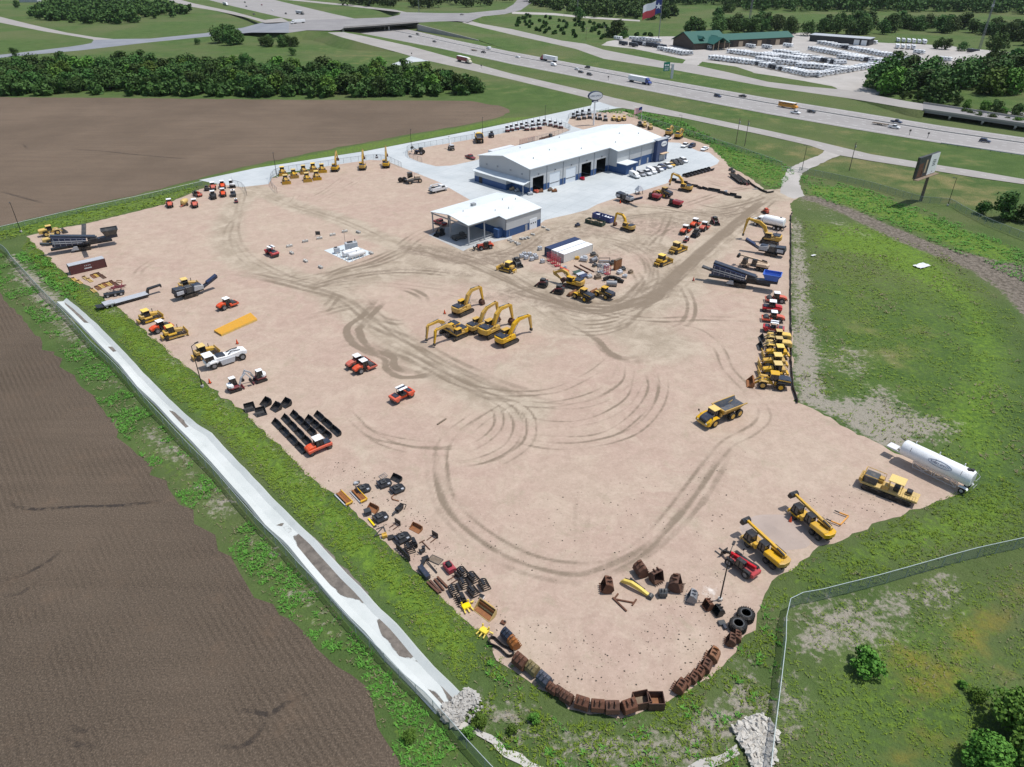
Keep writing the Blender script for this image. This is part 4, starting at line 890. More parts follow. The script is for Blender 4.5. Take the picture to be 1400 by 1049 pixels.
def tandem_roller(body=ORG,label='orange tandem roller'):
    r=thing('tandem_roller',label,'road roller')
    for x in (-1.75,1.75):
        MB().cyl((x,0,.66),.66,1.95,'y',22).build('drum',DSTEEL,r,smooth=True)
        m=MB(); k=1 if x>0 else -1
        for s in (1,-1): m.prism([(x-.25,.55),(x+.25,.55),(x+.75,1.35),(x-.75,1.35)],s*1.08-.07,s*1.08+.07)
        m.prism([(x-.85*k,1.0),(x+.85*k,1.05),(x+.8*k,1.5),(x-.85*k,1.6)],-1.12,1.12); m.build('drum_yoke',body,r,bevel=.05)
        MB().box((x-.15*k,0,1.62),(.95,1.5,.14)).build('grille',BLUEBLK,r,bevel=.03)
    MB().box((0,0,.95),(1.9,1.2,.7)).build('chassis',body,r,bevel=.06)
    MB().box((0,0,1.45),(1.3,1.7,.3)).build('platform',BLK,r)
    c=MB()
    for x in (-.75,.75):
        for y in (-.75,.75): c.bar((x,y,1.5),(x*.95,y,2.75),.08)
    c=c.build('canopy_frame',BLK,r)
    for s in (1,-1): MB().box((0,s*.58,2.82),(1.95,.6,.13)).build('canopy',WHT,c,bevel=.04)
    MB().box((0,0,2.83),(1.85,.54,.11)).build('canopy_panel',BLUEBLK,c)
    MB().box((-.1,.35,1.85),(.45,.45,.5)).box((.35,.3,1.9),(.15,.5,.45)).build('seat',BLK,r); return r
def tyre_roller(body=ORG,label='orange rubber tyred roller'):
    r=thing('tyre_roller',label,'road roller')
    for x in (-1.75,1.75):
        for y in (-.78,-.26,.26,.78): wheel(r,(x,y,.52),.52,.38,DSTEEL,14)
    MB().prism([(-2.3,.65),(-1.1,.85),(1.0,.85),(2.3,.7),(2.35,1.25),(1.2,1.35),(-2.4,1.3)],-1.0,1.0).build('ballast_body',body,r,bevel=.07)
    MB().prism([(-2.45,1.1),(-2.4,1.5),(-1.9,1.75),(-.7,1.85),(-.7,1.2)],-.75,.75).build('engine_hood',body,r,bevel=.1)
    MB().box((1.5,0,1.45),(1.3,1.5,.22)).build('front_deck',BLUEBLK,r,bevel=.03)
    cabin(r,-.6,.8,-.7,.7,1.35,2.8,WHT,over=.18,slope=.12,rt=.13); return r
def reclaimer(label='white soil stabiliser'):
    r=thing('soil_stabiliser',label,'road machine')
    for x in (-3.1,3.2):
        for s in (1,-1): wheel(r,(x,s*1.15,.8),.8,.55,STEEL)
    MB().prism([(-4.6,1.0),(-2.3,1.0),(-1.6,1.5),(1.5,1.5),(2.3,1.1),(4.4,1.2),(4.5,2.0),(3.4,2.35),(.2,2.1),(-2.0,2.3),(-4.6,1.9)],-1.15,1.15).build('body',WHT,r,bevel=.08)
    MB().prism([(-1.4,.35),(1.4,.35),(1.7,1.6),(-1.7,1.6)],-1.35,1.35).build('rotor_housing',CGREY,r,bevel=.05)
    MB().box((-1.1,0,2.3),(1.8,1.9,.35)).build('radiator_cover',BLUEBLK,r,bevel=.06)
    cabin(r,-4.5,-2.7,-1.1,1.1,1.85,3.2,WHT,over=.15,slope=.1,rt=.14)
    m=MB(); m.path([(.4,-.8,2.2),(1.2,-.6,2.6),(2.2,-.5,2.5),(3.2,-.7,2.4)],.16).path([(.4,.6,2.2),(1.6,.4,2.6),(3.0,.6,2.45)],.16); m.build('pipework',BLK,r)
    for s in (1,-1): MB().prism([(-4.0,1.5),(-3.8,1.8),(-2.4,1.8),(-2.2,1.5)],s*1.2-.3,s*1.2+.3).build('fender',WHT,r)
    return r
def mini_excavator(body=WHT,under=DRED,name='mini_excavator',label='white and dark red mini excavator',pose=0):
    r=thing(name,label,'mini excavator')
    for s in (1,-1): trackbelt(r,-1.15,1.15,s*.78,.38,.55,BLK)
    MB().box((0,0,.5),(1.5,1.2,.25)).box((1.55,0,.3),(.12,1.9,.4)).bar((.8,.4,.35),(1.5,.4,.3),.1).bar((.8,-.4,.35),(1.5,-.4,.3),.1).build('undercarriage_blade',under,r)
    MB().plan([(.75,-.85),(-.7,-.9),(-1.15,-.6),(-1.25,0),(-1.15,.6),(-.7,.9),(.75,.85)],.68,1.0).build('base_frame',under,r,bevel=.05)
    MB().plan([(-.2,-.85),(-.7,-.88),(-1.15,-.58),(-1.25,0),(-1.15,.58),(-.7,.88),(-.2,.85)],1.0,1.55).build('engine_cover',body,r,bevel=.08)
    cabin(r,-.45,.7,-.1,.82,1.1,2.5,body,slope=.2,over=.05,rt=.1)
    P=[(.95,.9),(1.5,2.3),(2.5,3.0)] if pose==0 else [(.95,.9),(1.0,2.3),(1.6,3.1)]
    MB().path([(x,-.35,z) for x,z in P],.2,.26).build('boom',CGREY if under is DRED else body,r)
    q=P[-1]; e=(3.3,1.5) if pose==0 else (2.2,1.6)
    MB().bar((q[0]-.15,-.35,q[1]+.15),(e[0],-.35,e[1]),.18,.2).build('stick',CGREY if under is DRED else body,r)
    ram(r,(1.1,-.35,1.0),(1.9,-.35,2.3),.06)
    m=bucket_mesh(.55,[(x*.5+e[0],z*.5+e[1]) for x,z in EXB],3,.1,.04); m.v=[(x,y-.35,max(.03,z)) for x,y,z in m.v]; m.build('bucket',BLK,r); return r
def skid_steer(body=DSTEEL,stripe=DRED,label='dark compact track loader'):
    r=thing('track_loader',label,'track loader')
    for s in (1,-1): trackbelt(r,-1.1,1.0,s*.78,.4,.75,BLK)
    MB().prism([(-1.3,.5),(.85,.45),(.9,.95),(.3,1.2),(-.5,1.6),(-1.3,1.55)],-.56,.56).build('body',body,r,bevel=.06)
    MB().box((-.95,0,1.63),(.6,1.0,.1)).build('engine_hood',body,r)
    cabin(r,-.55,.65,-.52,.52,.95,2.05,body,slope=.2,over=.05,rt=.1)
    for s in (1,-1): MB().path([(-1.1,s*.75,1.7),(.6,s*.75,1.35),(1.35,s*.72,.45)],.16,.24).build('lift_arm',stripe,r)
    pr=[(2.1,.05),(1.5,.06),(1.4,.25),(1.42,.6),(1.5,.65)]; bucket_mesh(1.8,pr[::-1],0,.1,.05).build('bucket',BLK,r); return r
def crusher(label='blue-black mobile crusher on tracks with raised conveyor'):
    r=thing('mobile_crusher',label,'crusher')
    for s in (1,-1): trackbelt(r,-3.2,.9,s*1.15,.5,.95,TRK)
    MB().box((-1.2,0,1.2),(8.2,1.5,.5)).build('chassis',BLK,r)
    MB().prism([(-5.6,2.1),(-5.2,3.5),(-2.3,3.3),(-2.3,2.0),(-4.9,1.5)],-1.25,1.25).build('feed_hopper',BLUEBLK,r,bevel=.04)
    MB().box((-4.0,-1.3,2.3),(2.0,.25,1.0)).box((-4.0,1.3,2.3),(2.0,.25,1.0)).build('side_panel',CGREY,r,bevel=.03)
    MB().box((-1.2,0,2.3),(1.9,2.0,1.9)).build('crushing_chamber',DSTEEL,r,bevel=.1)
    MB().prism([(0,1.5),(2.9,1.5),(2.9,2.7),(.3,3.1)],-1.2,1.2).build('engine_house',CGREY,r,bevel=.08)
    MB().box((1.4,0,3.0),(2.2,2.0,.25)).build('engine_cover',BLUEBLK,r,bevel=.05)
    m=MB(); m.prism([(2.0,.9),(2.2,1.35),(7.6,3.7),(7.7,3.3)],-.6,.6)
    for s in (1,-1): m.bar((2.2,s*.66,1.3),(7.7,s*.66,3.75),.12,.4)
    m=m.build('conveyor',BLUEBLK,r); MB().prism([(4.3,2.45),(4.4,2.9),(7.6,4.3),(7.7,3.85)],-.72,.72).build('conveyor_hood',NAVY,m)
    MB().path([(-2.2,1.25,3.3),(-2.2,1.25,4.1),(0,1.25,4.1)],.05).path([(-2.2,-1.25,3.3),(-2.2,-1.25,4.1),(0,-1.25,4.1)],.05).path([(0,.2,3.1),(.0,.2,3.7)],.2).build('handrail',STEEL,r)
    return r
def screener(side=True,tail=True,label='blue screening plant with long conveyors'):
    r=thing('screening_plant',label,'screener')
    for s in (1,-1): trackbelt(r,-1.8,1.8,s*1.2,.5,.9,TRK)
    MB().box((0,0,1.2),(13.5,1.1,.45)).build('chassis',BLK,r)
    MB().prism([(-6.2,2.0),(-6.0,4.4),(1.2,2.9),(1.2,1.6)],-1.15,1.15).build('screen_box',NAVY,r,bevel=.03)
    m=MB()
    for s in (1,-1):
        for z in (.25,.7): m.bar((-6.0,s*1.3,3.6+z-.9),(1.2,s*1.3,2.2+z-.9+.4),.12,.16)
        for k in range(6): x=-5.6+k*1.2; m.bar((x,s*1.28,2.2-(x+5.6)*.08),(x,s*1.28,4.1-(x+5.6)*.2),.08)
    m.build('side_rails',CGREY,r)
    MB().prism([(-6.1,4.3),(-6.0,4.75),(3.4,2.9),(3.4,2.5)],-.75,.75).build('top_conveyor',BLUEBLK,r)
    MB().prism([(-8.6,2.9),(-8.5,3.25),(-1.0,1.5),(-1.0,1.1)],-.55,.55).build('tail_conveyor',DSTEEL,r)
    MB().prism([(-2.6,.5),(-.9,.5),(-1.1,1.4),(-1.9,1.4)],1.15,1.5).prism([(-2.6,.5),(-.9,.5),(-1.1,1.4),(-1.9,1.4)],-1.5,-1.15).build('drive_guard',CGREY,r)
    MB().box((2.6,0,1.9),(2.2,2.0,1.3)).build('engine_house',BLK,r,bevel=.06)
    MB().prism([(2.6,1.5),(2.7,2.1),(8.2,2.6),(8.2,1.9)],-.7,.7).build('feed_conveyor',BLUEBLK,r)
    h=MB(); top=[(4.9,-1.4),(8.6,-1.4),(8.6,1.4),(4.9,1.4)]; bot=[(5.5,-.7),(8.0,-.7),(8.0,.7),(5.5,.7)]
    V=[(x,y,4.0) for x,y in top]+[(x,y,2.5) for x,y in bot]; h.add(V,[[i,(i+1)%4,4+(i+1)%4,4+i] for i in range(4)]+[[4,5,6,7]])
    for i in range(4): h.bar(V[i],V[(i+1)%4],.16,.22)
    h.build('feed_hopper',BBLUE if not side else DSTEEL,r)
    if side:
        for s in (1,-1): MB().prism([(0,1.5),(.0,1.8),(6.2,3.9),(6.2,3.6)],-.5,.5).build('side_conveyor',DSTEEL,r).data.transform(Matrix.Translation((.6,s*.9,.2))@Matrix.Rotation(s*R(80),4,'Z'))
    return r
def wheeled_excavator(body=YEL,label='yellow wheeled excavator with telescoping boom'):
    r=thing('wheeled_excavator',label,'excavator')
    for x in (-2.2,-.9,2.9):
        for s in (1,-1): wheel(r,(x,s*.98,.55),.55,.5 if x<0 else .4,DSTEEL,14)
    MB().box((.3,0,.85),(7.6,1.0,.35)).build('chassis',BLK,r)
    MB().box((3.0,0,1.0),(2.8,2.2,.35)).box((4.25,0,.8),(.3,2.4,.45)).build('front_deck',body,r,bevel=.05)
    cabin(r,2.4,3.95,-.2,1.1,1.15,2.6,BLK,slope=.4,over=.04,rt=.1)
    MB().box((1.7,.75,1.3),(.7,.7,.9)).build('service_box',body,r,bevel=.05)
    MB().cyl((-.9,0,1.15),.8,.3,'z',16).build('turntable',DSTEEL,r)
    MB().prism([(-3.4,1.3),(-.3,1.3),(-.3,2.05),(-3.1,2.2)],.05,1.25).build('engine_house',body,r,bevel=.08)
    MB().plan([(-2.7,-1.25),(-3.4,-1.15),(-3.75,-.5),(-3.75,.5),(-3.4,1.2),(-2.7,1.25)],1.3,2.05).build('counterweight',body,r,bevel=.1,seg=2)
    MB().box((-1.2,-.85,1.6),(2.2,.7,.6)).build('side_body',body,r,bevel=.05)
    cabin(r,-.3,1.05,.15,1.15,1.5,2.95,BLK,slope=.2,over=.04,rt=.1)
    MB().bar((-3.0,-.45,2.35),(2.6,-.45,2.85),.48,.5).build('boom',body,r,bevel=.04)
    m=MB().bar((2.4,-.45,2.83),(4.9,-.45,3.1),.34,.36)
    for k in range(6): q=Vector((2.4,-.45,2.83)).lerp(Vector((4.9,-.45,3.1)),(k+.5)/6); m.box((q.x,-.45,q.z),(.1,.38,.4))
    m.build('boom_extension',body,r)
    MB().bar((4.9,-.45,3.1),(5.4,-.45,3.15),.3,.3).build('boom_head',DSTEEL,r)
    b=bucket_mesh(1.5,[(x*.75+5.5,z*.75+3.2) for x,z in EXB],0,.1,.05); b.v=[(x,y-.45,z) for x,y,z in b.v]; b.build('bucket',BLK,r)
    MB().path([(-2.9,-.1,2.75),(-1.4,-.1,2.95)],.24).path([(-2.6,-.8,2.1),(-2.6,-.8,2.6),(-.5,-.8,2.7)],.08).build('hose_guard',BLK,r)
    for x in (3.2,): 
        for s in (1,-1): MB().box((x-.2,s*1.0,1.0),(1.3,.5,.12)).build('fender',body,r)
    return r
def telehandler(body=RED,name='telehandler',label='red telehandler'):
    r=thing(name,label,'telehandler')
    for x in (-1.5,1.5):
        for s in (1,-1): wheel(r,(x,s*1.0,.66),.66,.46,STEEL,16)
    MB().prism([(-2.3,.7),(2.2,.6),(2.2,1.05),(1.0,1.2),(-2.3,1.3)],-.62,.62).build('chassis',body,r,bevel=.06)
    MB().prism([(-1.0,.7),(1.2,.7),(1.0,1.4),(-1.0,1.5)],-1.15,-.55).build('engine_house',BLK,r,bevel=.06)
    MB().box((-2.45,0,1.0),(.5,2.0,.7)).build('counterweight',body,r,bevel=.08)
    cabin(r,-.9,.6,.4,1.12,.95,2.35,BLK,slope=.3,over=.03,rt=.08)
    MB().bar((-2.2,-.12,1.85),(2.2,-.12,1.35),.42,.48).build('boom',body,r,bevel=.03)
    MB().bar((2.1,-.12,1.36),(3.1,-.12,.9),.3,.34).bar((3.1,-.12,1.0),(3.2,-.12,.5),.34,.4).build('boom_head',BLK,r)
    m=MB().box((3.35,-.1,.7),(.12,1.5,.9))
    m.build('fork_carriage',BLK,r)
    for y in (-.6,.4): MB().box((4.0,y-.1,.12),(1.3,.14,.07)).box((3.42,y-.1,.5),(.08,.14,.8)).build('fork',DSTEEL,r)
    for x in (-1.5,1.5):
        for s in (1,-1): MB().prism([(x-.75,1.1),(x-.5,1.42),(x+.5,1.42),(x+.75,1.1),(x+.5,1.36),(x-.5,1.36)],s*1.0-.26,s*1.0+.26).build('fender',BLK,r)
    for s in (1,-1): MB().bar((.6,s*.9,1.8),(.9,s*1.25,2.3),.05).box((.95,s*1.3,2.4),(.08,.3,.4)).build('mirror',BLK,r)
    return r
def crawler_carrier(label='yellow crawler rig with roofed operator stand'):
    r=thing('crawler_carrier',label,'crawler carrier')
    for s in (1,-1): trackbelt(r,-3.6,3.4,s*1.15,.55,.8,RUB)
    MB().box((0,0,1.0),(8.0,2.3,.35)).build('deck',YEL2,r,bevel=.04)
    MB().box((-2.7,0,1.75),(1.9,1.9,1.1)).build('engine_house',DSTEEL,r,bevel=.06)
    MB().box((-4.0,0,1.4),(.5,2.2,.7)).box((-1.4,.6,1.6),(.7,.9,.9)).box((-.5,-.6,1.5),(.9,1.0,.8)).build('tank',YEL,r,bevel=.06)
    m=MB()
    for x in (-.2,1.6):
        for s in (.85,-.85): m.bar((x,s,1.15),(x,s,2.9),.08)
    m.build('canopy_post',YEL,r); MB().box((.7,0,2.97),(2.2,2.0,.12)).build('canopy',YROOF,r,bevel=.03)
    MB().box((.9,0,1.6),(.8,1.2,.8)).box((2.6,.2,1.5),(.8,1.0,.7)).build('winch',BLK,r,bevel=.1)
    m=MB()
    for s in (1.1,-1.1): m.path([(-3.8,s,1.2),(-3.8,s,2.6),(-1.0,s,2.5),(-1,s,1.2)],.06)
    m.path([(-3.8,1.1,2.6),(-3.8,-1.1,2.6)],.06); m.build('guard_rail',YEL,r)
    m=MB()
    for i in range(6): m.bar((1.9+i*.35,-1.1,1.2),(1.9+i*.35,-1.1,1.9),.04)
    m.bar((1.9,-1.1,1.9),(3.7,-1.1,1.9),.04); m.build('handrail',YEL2,r); return r
def semi(cab=BLUE,trailer=WHT,side=None,label='articulated lorry',tractor=True):
    r=thing('semi_truck',label,'lorry')
    for x in (-9.2,-7.9,2.6,3.9,7.6):
        m=wheel(r,(x,0,.52),.52,2.4,STEEL,14)
    t=MB().box((-2.9,0,2.65),(15.6,2.55,2.75)).build('trailer',side or trailer,r,bevel=.05)
    MB().box((-2.9,0,4.06),(15.6,2.5,.06)).build('trailer_roof',WHT,t)
    MB().box((-2.9,0,1.15),(15.2,1.1,.25)).box((4.8,0,.85),(6.6,1.0,.3)).build('chassis',BLK,r)
    c=MB().prism([(4.9,.9),(8.9,.8),(8.95,1.7),(7.7,2.0),(7.0,2.9),(6.4,3.75),(4.9,4.0)],-1.2,1.2).build('cab',cab,r,bevel=.12)
    MB().prism([(7.68,2.02),(7.02,2.88),(6.2,2.88),(6.2,2.02)],-1.22,1.22).build('window',GLS,c)
    for s in (1,-1): MB().box((8.92,s*.85,1.2),(.1,.3,.25)).build('headlight',SILV,r)
    MB().box((8.95,0,.7),(.3,2.4,.4)).build('bumper',SILV,r)
    return r
def car(kind,col,label='parked car'):
    nm={'pickup':'pickup_truck','suv':'parked_car','van':'van','sedan':'car'}[kind]
    r=thing(nm,label,{'pickup':'pickup','suv':'car','van':'van','sedan':'car'}[kind]); L=5.6 if kind in('pickup','van') else 4.8; h=L/2
    rw=.4 if kind=='pickup' else .35
    for x in (-h*.6,h*.62):
        for s in (1,-1): wheel(r,(x,s*.84,rw),rw,.26,SILV,12)
    if kind=='pickup':
        b=MB().prism([(-h,.5),(h,.5),(h,.95),(h*.5,1.1),(-h,1.1)],-.97,.97).build('body',col,r,bevel=.07)
        cb=MB().prism([(-.75,1.05),(1.3,1.05),(.7,1.8),(-.55,1.85)],-.86,.86).build('window',GLS,r); MB().prism([(-.6,1.78),(.72,1.78),(.66,1.9),(-.5,1.92)],-.82,.82).build('roof',col,r,bevel=.04)
        MB().box((-h+1.0,0,1.08),(1.75,1.5,.08)).build('cargo_bed',BLK,r)
    elif kind=='van':
        MB().prism([(-h,.45),(h,.45),(h,1.0),(h*.68,1.25),(h*.35,2.1),(-h+.1,2.2),(-h,2.0)],-.98,.98).build('body',col,r,bevel=.1)
        MB().prism([(h*.68-.02,1.28),(h*.37,2.0),(h*.1,2.0),(h*.1,1.3)],-.99,.99).build('window',GLS,r)
    else:
        zt=1.75 if kind=='suv' else 1.45; x0=-h*.95 if kind=='suv' else -h*.6
        MB().prism([(-h,.4),(h,.4),(h,.8),(h*.45,1.0),(-h,1.0)],-.92,.92).build('body',col,r,bevel=.09)
        MB().prism([(x0,.95),(h*.5,.95),(h*.15,zt-.08),(x0+.3,zt-.08)],-.84,.84).build('window',GLS,r); MB().prism([(x0+.25,zt-.12),(h*.18,zt-.12),(h*.1,zt),(x0+.4,zt)],-.78,.78).build('roof',col,r,bevel=.04)
    for s in (1,-1): MB().box((h-.02,s*.7,.78),(.08,.3,.16)).build('headlight',SILV,r)
    return r
def trailer_home(label='white travel trailer'):
    r=thing('travel_trailer',label,'caravan')
    MB().prism([(-4.5,.6),(4.2,.6),(4.5,1.5),(3.9,3.2),(-4.4,3.3),(-4.5,2.9)],-1.25,1.25).build('body',WHT,r,bevel=.1)
    m=MB()
    for s in (1,-1):
        for x,w_ in ((-2.8,1.2),(.2,.9),(2.6,1.1)): m.box((x,s*1.262,2.2),(w_,.03,.7))
        m.box((0,s*1.26,1.1),(8.4,.025,.35))
    m.box((-4.515,0,2.3),(.03,1.4,.8)).box((4.3,0,2.35),(.3,1.5,.5),(0,.5,0)).build('window',BLUEBLK,r)
    MB().box((-1.5,.2,3.38),(.9,.9,.22)).box((1.8,-.3,3.36),(.5,.5,.15)).build('roof_unit',CGREY,r)
    MB().cyl((-.6,0,.38),.38,2.2).cyl((.4,0,.38),.38,2.2).build('wheels',RUB,r)
    MB().bar((4.2,.6,.6),(5.5,0,.55),.12).bar((4.2,-.6,.6),(5.5,0,.55),.12).build('hitch',BLK,r); return r
EX={p:proto(excavator,pose=p) for p in ('high','curl','low','up','long')}
EXN=proto(excavator,pose='high',bucket=False)
DOZ=proto(bulldozer); LOAD=proto(wheel_loader); LOADY=proto(wheel_loader,YEL2,YEL2,DSTEEL); TRUCK=proto(dump_truck)
ROLL=proto(drum_roller); TAND=proto(tandem_roller); TYRO=proto(tyre_roller); RECL=proto(reclaimer)
MINI=proto(mini_excavator); MINIR=proto(mini_excavator,WHT,DRED,pose=1); SKID=proto(skid_steer); CRUSH=proto(crusher)
SCRN=proto(screener); SCRN2=proto(screener,False); GRAD=proto(wheeled_excavator); GRADT=proto(wheeled_excavator,CREAM); TELE=proto(telehandler); TELE2=proto(telehandler,ORG); CRAWL=proto(crawler_carrier)
ORD=['first','second','third','fourth','fifth','sixth','seventh','eighth','ninth','tenth','eleventh','twelfth','thirteenth','fourteenth','fifteenth','sixteenth','seventeenth','eighteenth','nineteenth','twentieth','twenty-first','twenty-second','twenty-third','twenty-fourth','twenty-fifth','twenty-sixth']
def lerpp(a,b,f): return (a[0]+(b[0]-a[0])*f,a[1]+(b[1]-a[1])*f)
# ------------------------------------------------------------------ excavators
G='yellow excavators parked in the middle of the yard'
EXL=proto(excavator,pose='long',bucket=False)
put(EX['curl'],(622,433),(644,423),'yellow tracked excavator standing alone behind the others with rusty bucket lowered',G)
put(EX['high'],(641,457),(664,447),'yellow excavator between the lone one and the middle of the row',G,scale=.92)
put(EX['curl'],(660,463),(682,452),'yellow excavator with the largest black engine hood, middle of the near row',G,scale=1.08)
put(EXL,(682,474),(704,464),'nearest yellow excavator with arm stretched right and no bucket',G)
put(EXL,(627,450),(603,460),'yellow excavator facing left, farther of the two left-facing ones',G,scale=.88)
put(EXL,(637,456),(614,466),'yellow excavator facing left, nearer of the two left-facing ones',G,scale=.88)
put(EX['curl'],(866,318),(850,312),'yellow excavator with dark bucket beside the blue waste skip',scale=.85)
put(EX['low'],(795,395),(773,389),'yellow excavator with folded arm beside the two big wheel loaders')
put(EXN,(1064,334),(1040,330),'yellow excavator with long raised arm beside the white water truck',scale=1.1)
put(EXN,(945,263),(928,259),'pale yellow excavator by the edge of the concrete car park',scale=.9)
G='yellow excavators along the mesh fence'
put(EX['up'],(456,237),(462,230),'small yellow excavator beside the row of bulldozers, arm raised',G,scale=.85)
put(EX['up'],(494,236),(498.5,227),'yellow excavator with tall raised arm, middle one along the mesh fence',G)
put(EX['up'],(527,233),(529.5,224),'yellow excavator nearest the small white sign on the fence',G,scale=.9)
G='yellow excavators behind the car park'
put(EX['low'],(910,188.5),(919,182),'yellow excavator behind the car park, left of its pair',G,scale=.95)
put(EX['low'],(922,192.5),(933,186),'yellow excavator behind the car park, right of its pair, arm to the right',G,scale=.95)
# ------------------------------------------------------------------ bulldozers
G='yellow bulldozers along the left edge'
put(DOZ,(188,444),(222,433),'yellow bulldozer on the left edge next to the lowboy trailer',G)
put(DOZ,(220,466),(257,455),'yellow bulldozer on the left edge half hiding an orange roller',G)
put(DOZ,(262,494),(300,481),'yellow bulldozer half hidden behind the white road reclaimer',G)
put(DOZ,(245,398),(270,392),'yellow bulldozer standing behind the dark crusher',G)
put(DOZ,(706,374),(681,367),'yellow bulldozer facing left near the shed, by grey crates',scale=.95)
G='yellow bulldozers on the haul road'
put(DOZ,(893,367),(917,356),'yellow bulldozer at the near end of the line on the haul road',G,scale=1.02)
put(DOZ,(913,350),(937,339),'yellow bulldozer with bright roof just behind the nearest one on the haul road',G,scale=1.05)
G='yellow machines in the right hand row'
put(LOADY,(1076,467),(1046,465),'farthest yellow loader in the right row, beside the rollers',G,scale=.85)
put(LOADY,(1077,478),(1044,476),'yellow loader between the farthest loader and the bulldozers in the right row',G,scale=.9)
put(DOZ,(1078,490),(1042,488),'farthest of the three bulldozers in the right row',G)
put(DOZ,(1077,503),(1036,501),'middle of the three bulldozers in the right row',G,scale=1.05)
put(DOZ,(1077,515),(1036,513),'nearest of the three bulldozers in the right row',G,scale=1.05)
put(LOAD,(1083,532),(1024,525),'large yellow wheel loader at the near end of the right row, rusty bucket',G,scale=1.05)
G='yellow bulldozers parked inside the mesh fence'
for i,(x,y,l) in enumerate([(388,243,'back row, leftmost'),(417,241,'back row, second from left'),(430,238,'back row, third from left'),(442,239,'back row, beside the small excavator'),(392.5,254.5,'front row, leftmost'),(403.5,246.5,'between front and back rows, second from left'),(421.5,251.5,'front row, middle'),(434.5,249,'front row, rightmost')]):
    put(DOZ,(x-3,y-9),(x+.6,y),'yellow bulldozer facing the camera, '+l,G,scale=.95)
# ------------------------------------------------------------------ loaders and trucks
G='yellow wheel loaders at the left corner'
put(LOADY,(50,325),(92,317),'yellow wheel loader in the far left corner, farther of the two',G,scale=.95)
put(LOADY,(55,337),(97,329),'yellow wheel loader beside the blue screening plant, nearer of the two',G,scale=.9)
G='wheel loaders with black engine hoods'
put(LOAD,(815,416),(778,402),'yellow and black wheel loader, left and nearer of the central pair',G,scale=.95)
put(LOAD,(842,412),(808,400),'yellow and black wheel loader, right of the central pair',G,scale=.9)
put(LOAD,(920,273),(894,264),'yellow and black wheel loader behind the red machines',G)
put(LOAD,(673,191.5),(671,183),'black loader seen from behind beside the yellow dump truck',mats={'yellow_paint':BLK},scale=.8)
put(TRUCK,(1001,566),(969,579.5),'yellow articulated dump truck standing alone with empty dark bed')
put(TRUCK,(657,199),(653.5,188),'yellow dump truck seen from behind along the far fence',scale=1.05)
# ------------------------------------------------------------------ rollers
G='orange single drum rollers'
for a,b,l in [((296,426.5),(326,415.5),'orange single drum roller in front of the yellow mats'),((206,458),(236,447),'orange roller between two bulldozers on the left edge'),((475,506),(503,495),'orange roller, left and farther of the pair in the open yard'),((484,512.5),(512,501.5),'orange roller, right and nearer of the pair in the open yard'),
  ((1073,414),(1048,412),'orange roller at the far end of the right row, beside the blue screener'),((1071,441),(1042,438),'orange roller in the right row with curved grey drum frame'),((929,323.5),(943,314.5),'orange roller at the left of the group on the haul road'),((942,315),(957,304.5),'tallest orange roller in the middle of the haul road group'),((955,319.5),(969,309.5),'orange roller at the right of the haul road group'),
  ((234.5,288),(231,277),'orange roller at the left end of the far left row, by the grass'),((268.5,288),(265,277),'orange roller right of the yellow pod trailer'),((293,264),(290.5,254),'orange roller in the back row near the concrete tip'),((306,262),(303.5,252),'orange roller in the back row nearest the curved fence'),((307,273),(304,262.5),'orange roller in front of the back row')]:
    put(ROLL,a,b,l,G,scale=.95)
put(ROLL,(293.5,276),(290.5,266),'black roller beside the orange ones in the far left group',G,mats={'orange_paint':BLK},scale=.95)
put(TAND,(537,552),(563,540),'orange tandem roller with striped canopy in the open yard')
put(TAND,(381,354),(364,345),'orange-red tandem roller near the fuel pad',mats={'orange_paint':RED})
put(TAND,(1070,456),(1043,452),'red tandem roller with striped white canopy in the right row',mats={'orange_paint':RED},scale=.95)
put(TAND,(934,334),(942,327),'small red tandem roller on the haul road',mats={'orange_paint':DRED},scale=.55)
put(TAND,(321,273),(318,263),'dark tandem roller beside the curved fence',mats={'orange_paint':DSTEEL},scale=.8)
put(TYRO,(421,622.5),(452,609.5),'orange rubber tyred roller parked against the black buckets')
put(TYRO,(1069,427.5),(1040,424),'orange-red rubber tyred roller in the right row',mats={'orange_paint':RED})
put(RECL,(291,502),(329,489.5),'long white soil stabiliser with dark radiator cover on the left edge')
put(MINI,(312,536.5),(330,530.5),'white and dark red mini excavator nearer the left edge',"mini excavators at the left edge",scale=1.1)
put(MINI,(365,517.5),(347,523.5),'white and dark red mini excavator facing the other one',"mini excavators at the left edge",scale=1.1)
G='compact track loaders'
put(SKID,(749,393.5),(735,390.5),'dark red compact track loader, left of the central pair',G,scale=1.1)
put(SKID,(771,402.5),(757,399.5),'dark red compact track loader, right of the central pair',G,scale=1.1)
put(SKID,(702,360),(711,366),'grey compact loader behind the bulldozer near the shed',G,mats={'dark_red_paint':DSTEEL})
put(SKID,(957,319),(945,327),'grey compact loader among the rollers on the haul road',G,mats={'dark_red_paint':DSTEEL})
put(SKID,(972,303),(981,309),'dark red compact loader at the far end of the haul road group',G,scale=1.1)
put(SKID,(606,320),(598,323),'black compact loader by the post of the open shed',G,mats={'dark_red_paint':BLK},scale=1.1)
put(TELE,(1024.5,786),(1001.5,769),'red telehandler with forks lowered beside the tall light pole')
put(TELE2,(673,338.5),(652,342),'orange telehandler in front of the open shed')
put(GRAD,(1124,735.5),(1096,711.5),'yellow wheeled excavator with telescopic boom, right of the pair',"wheeled excavators at the near right corner",scale=1.0)
put(GRAD,(1061,773.5),(1033,749.5),'yellow wheeled excavator with telescopic boom beside the red telehandler',"wheeled excavators at the near right corner",scale=1.0)
put(GRADT,(1048,371),(1017,364.5),'tan wheeled excavator between the crusher and the blue screener')
put(CRAWL,(1188,665),(1240,685),'yellow crawler rig with roofed stand near the white tank trailer',scale=1.12)
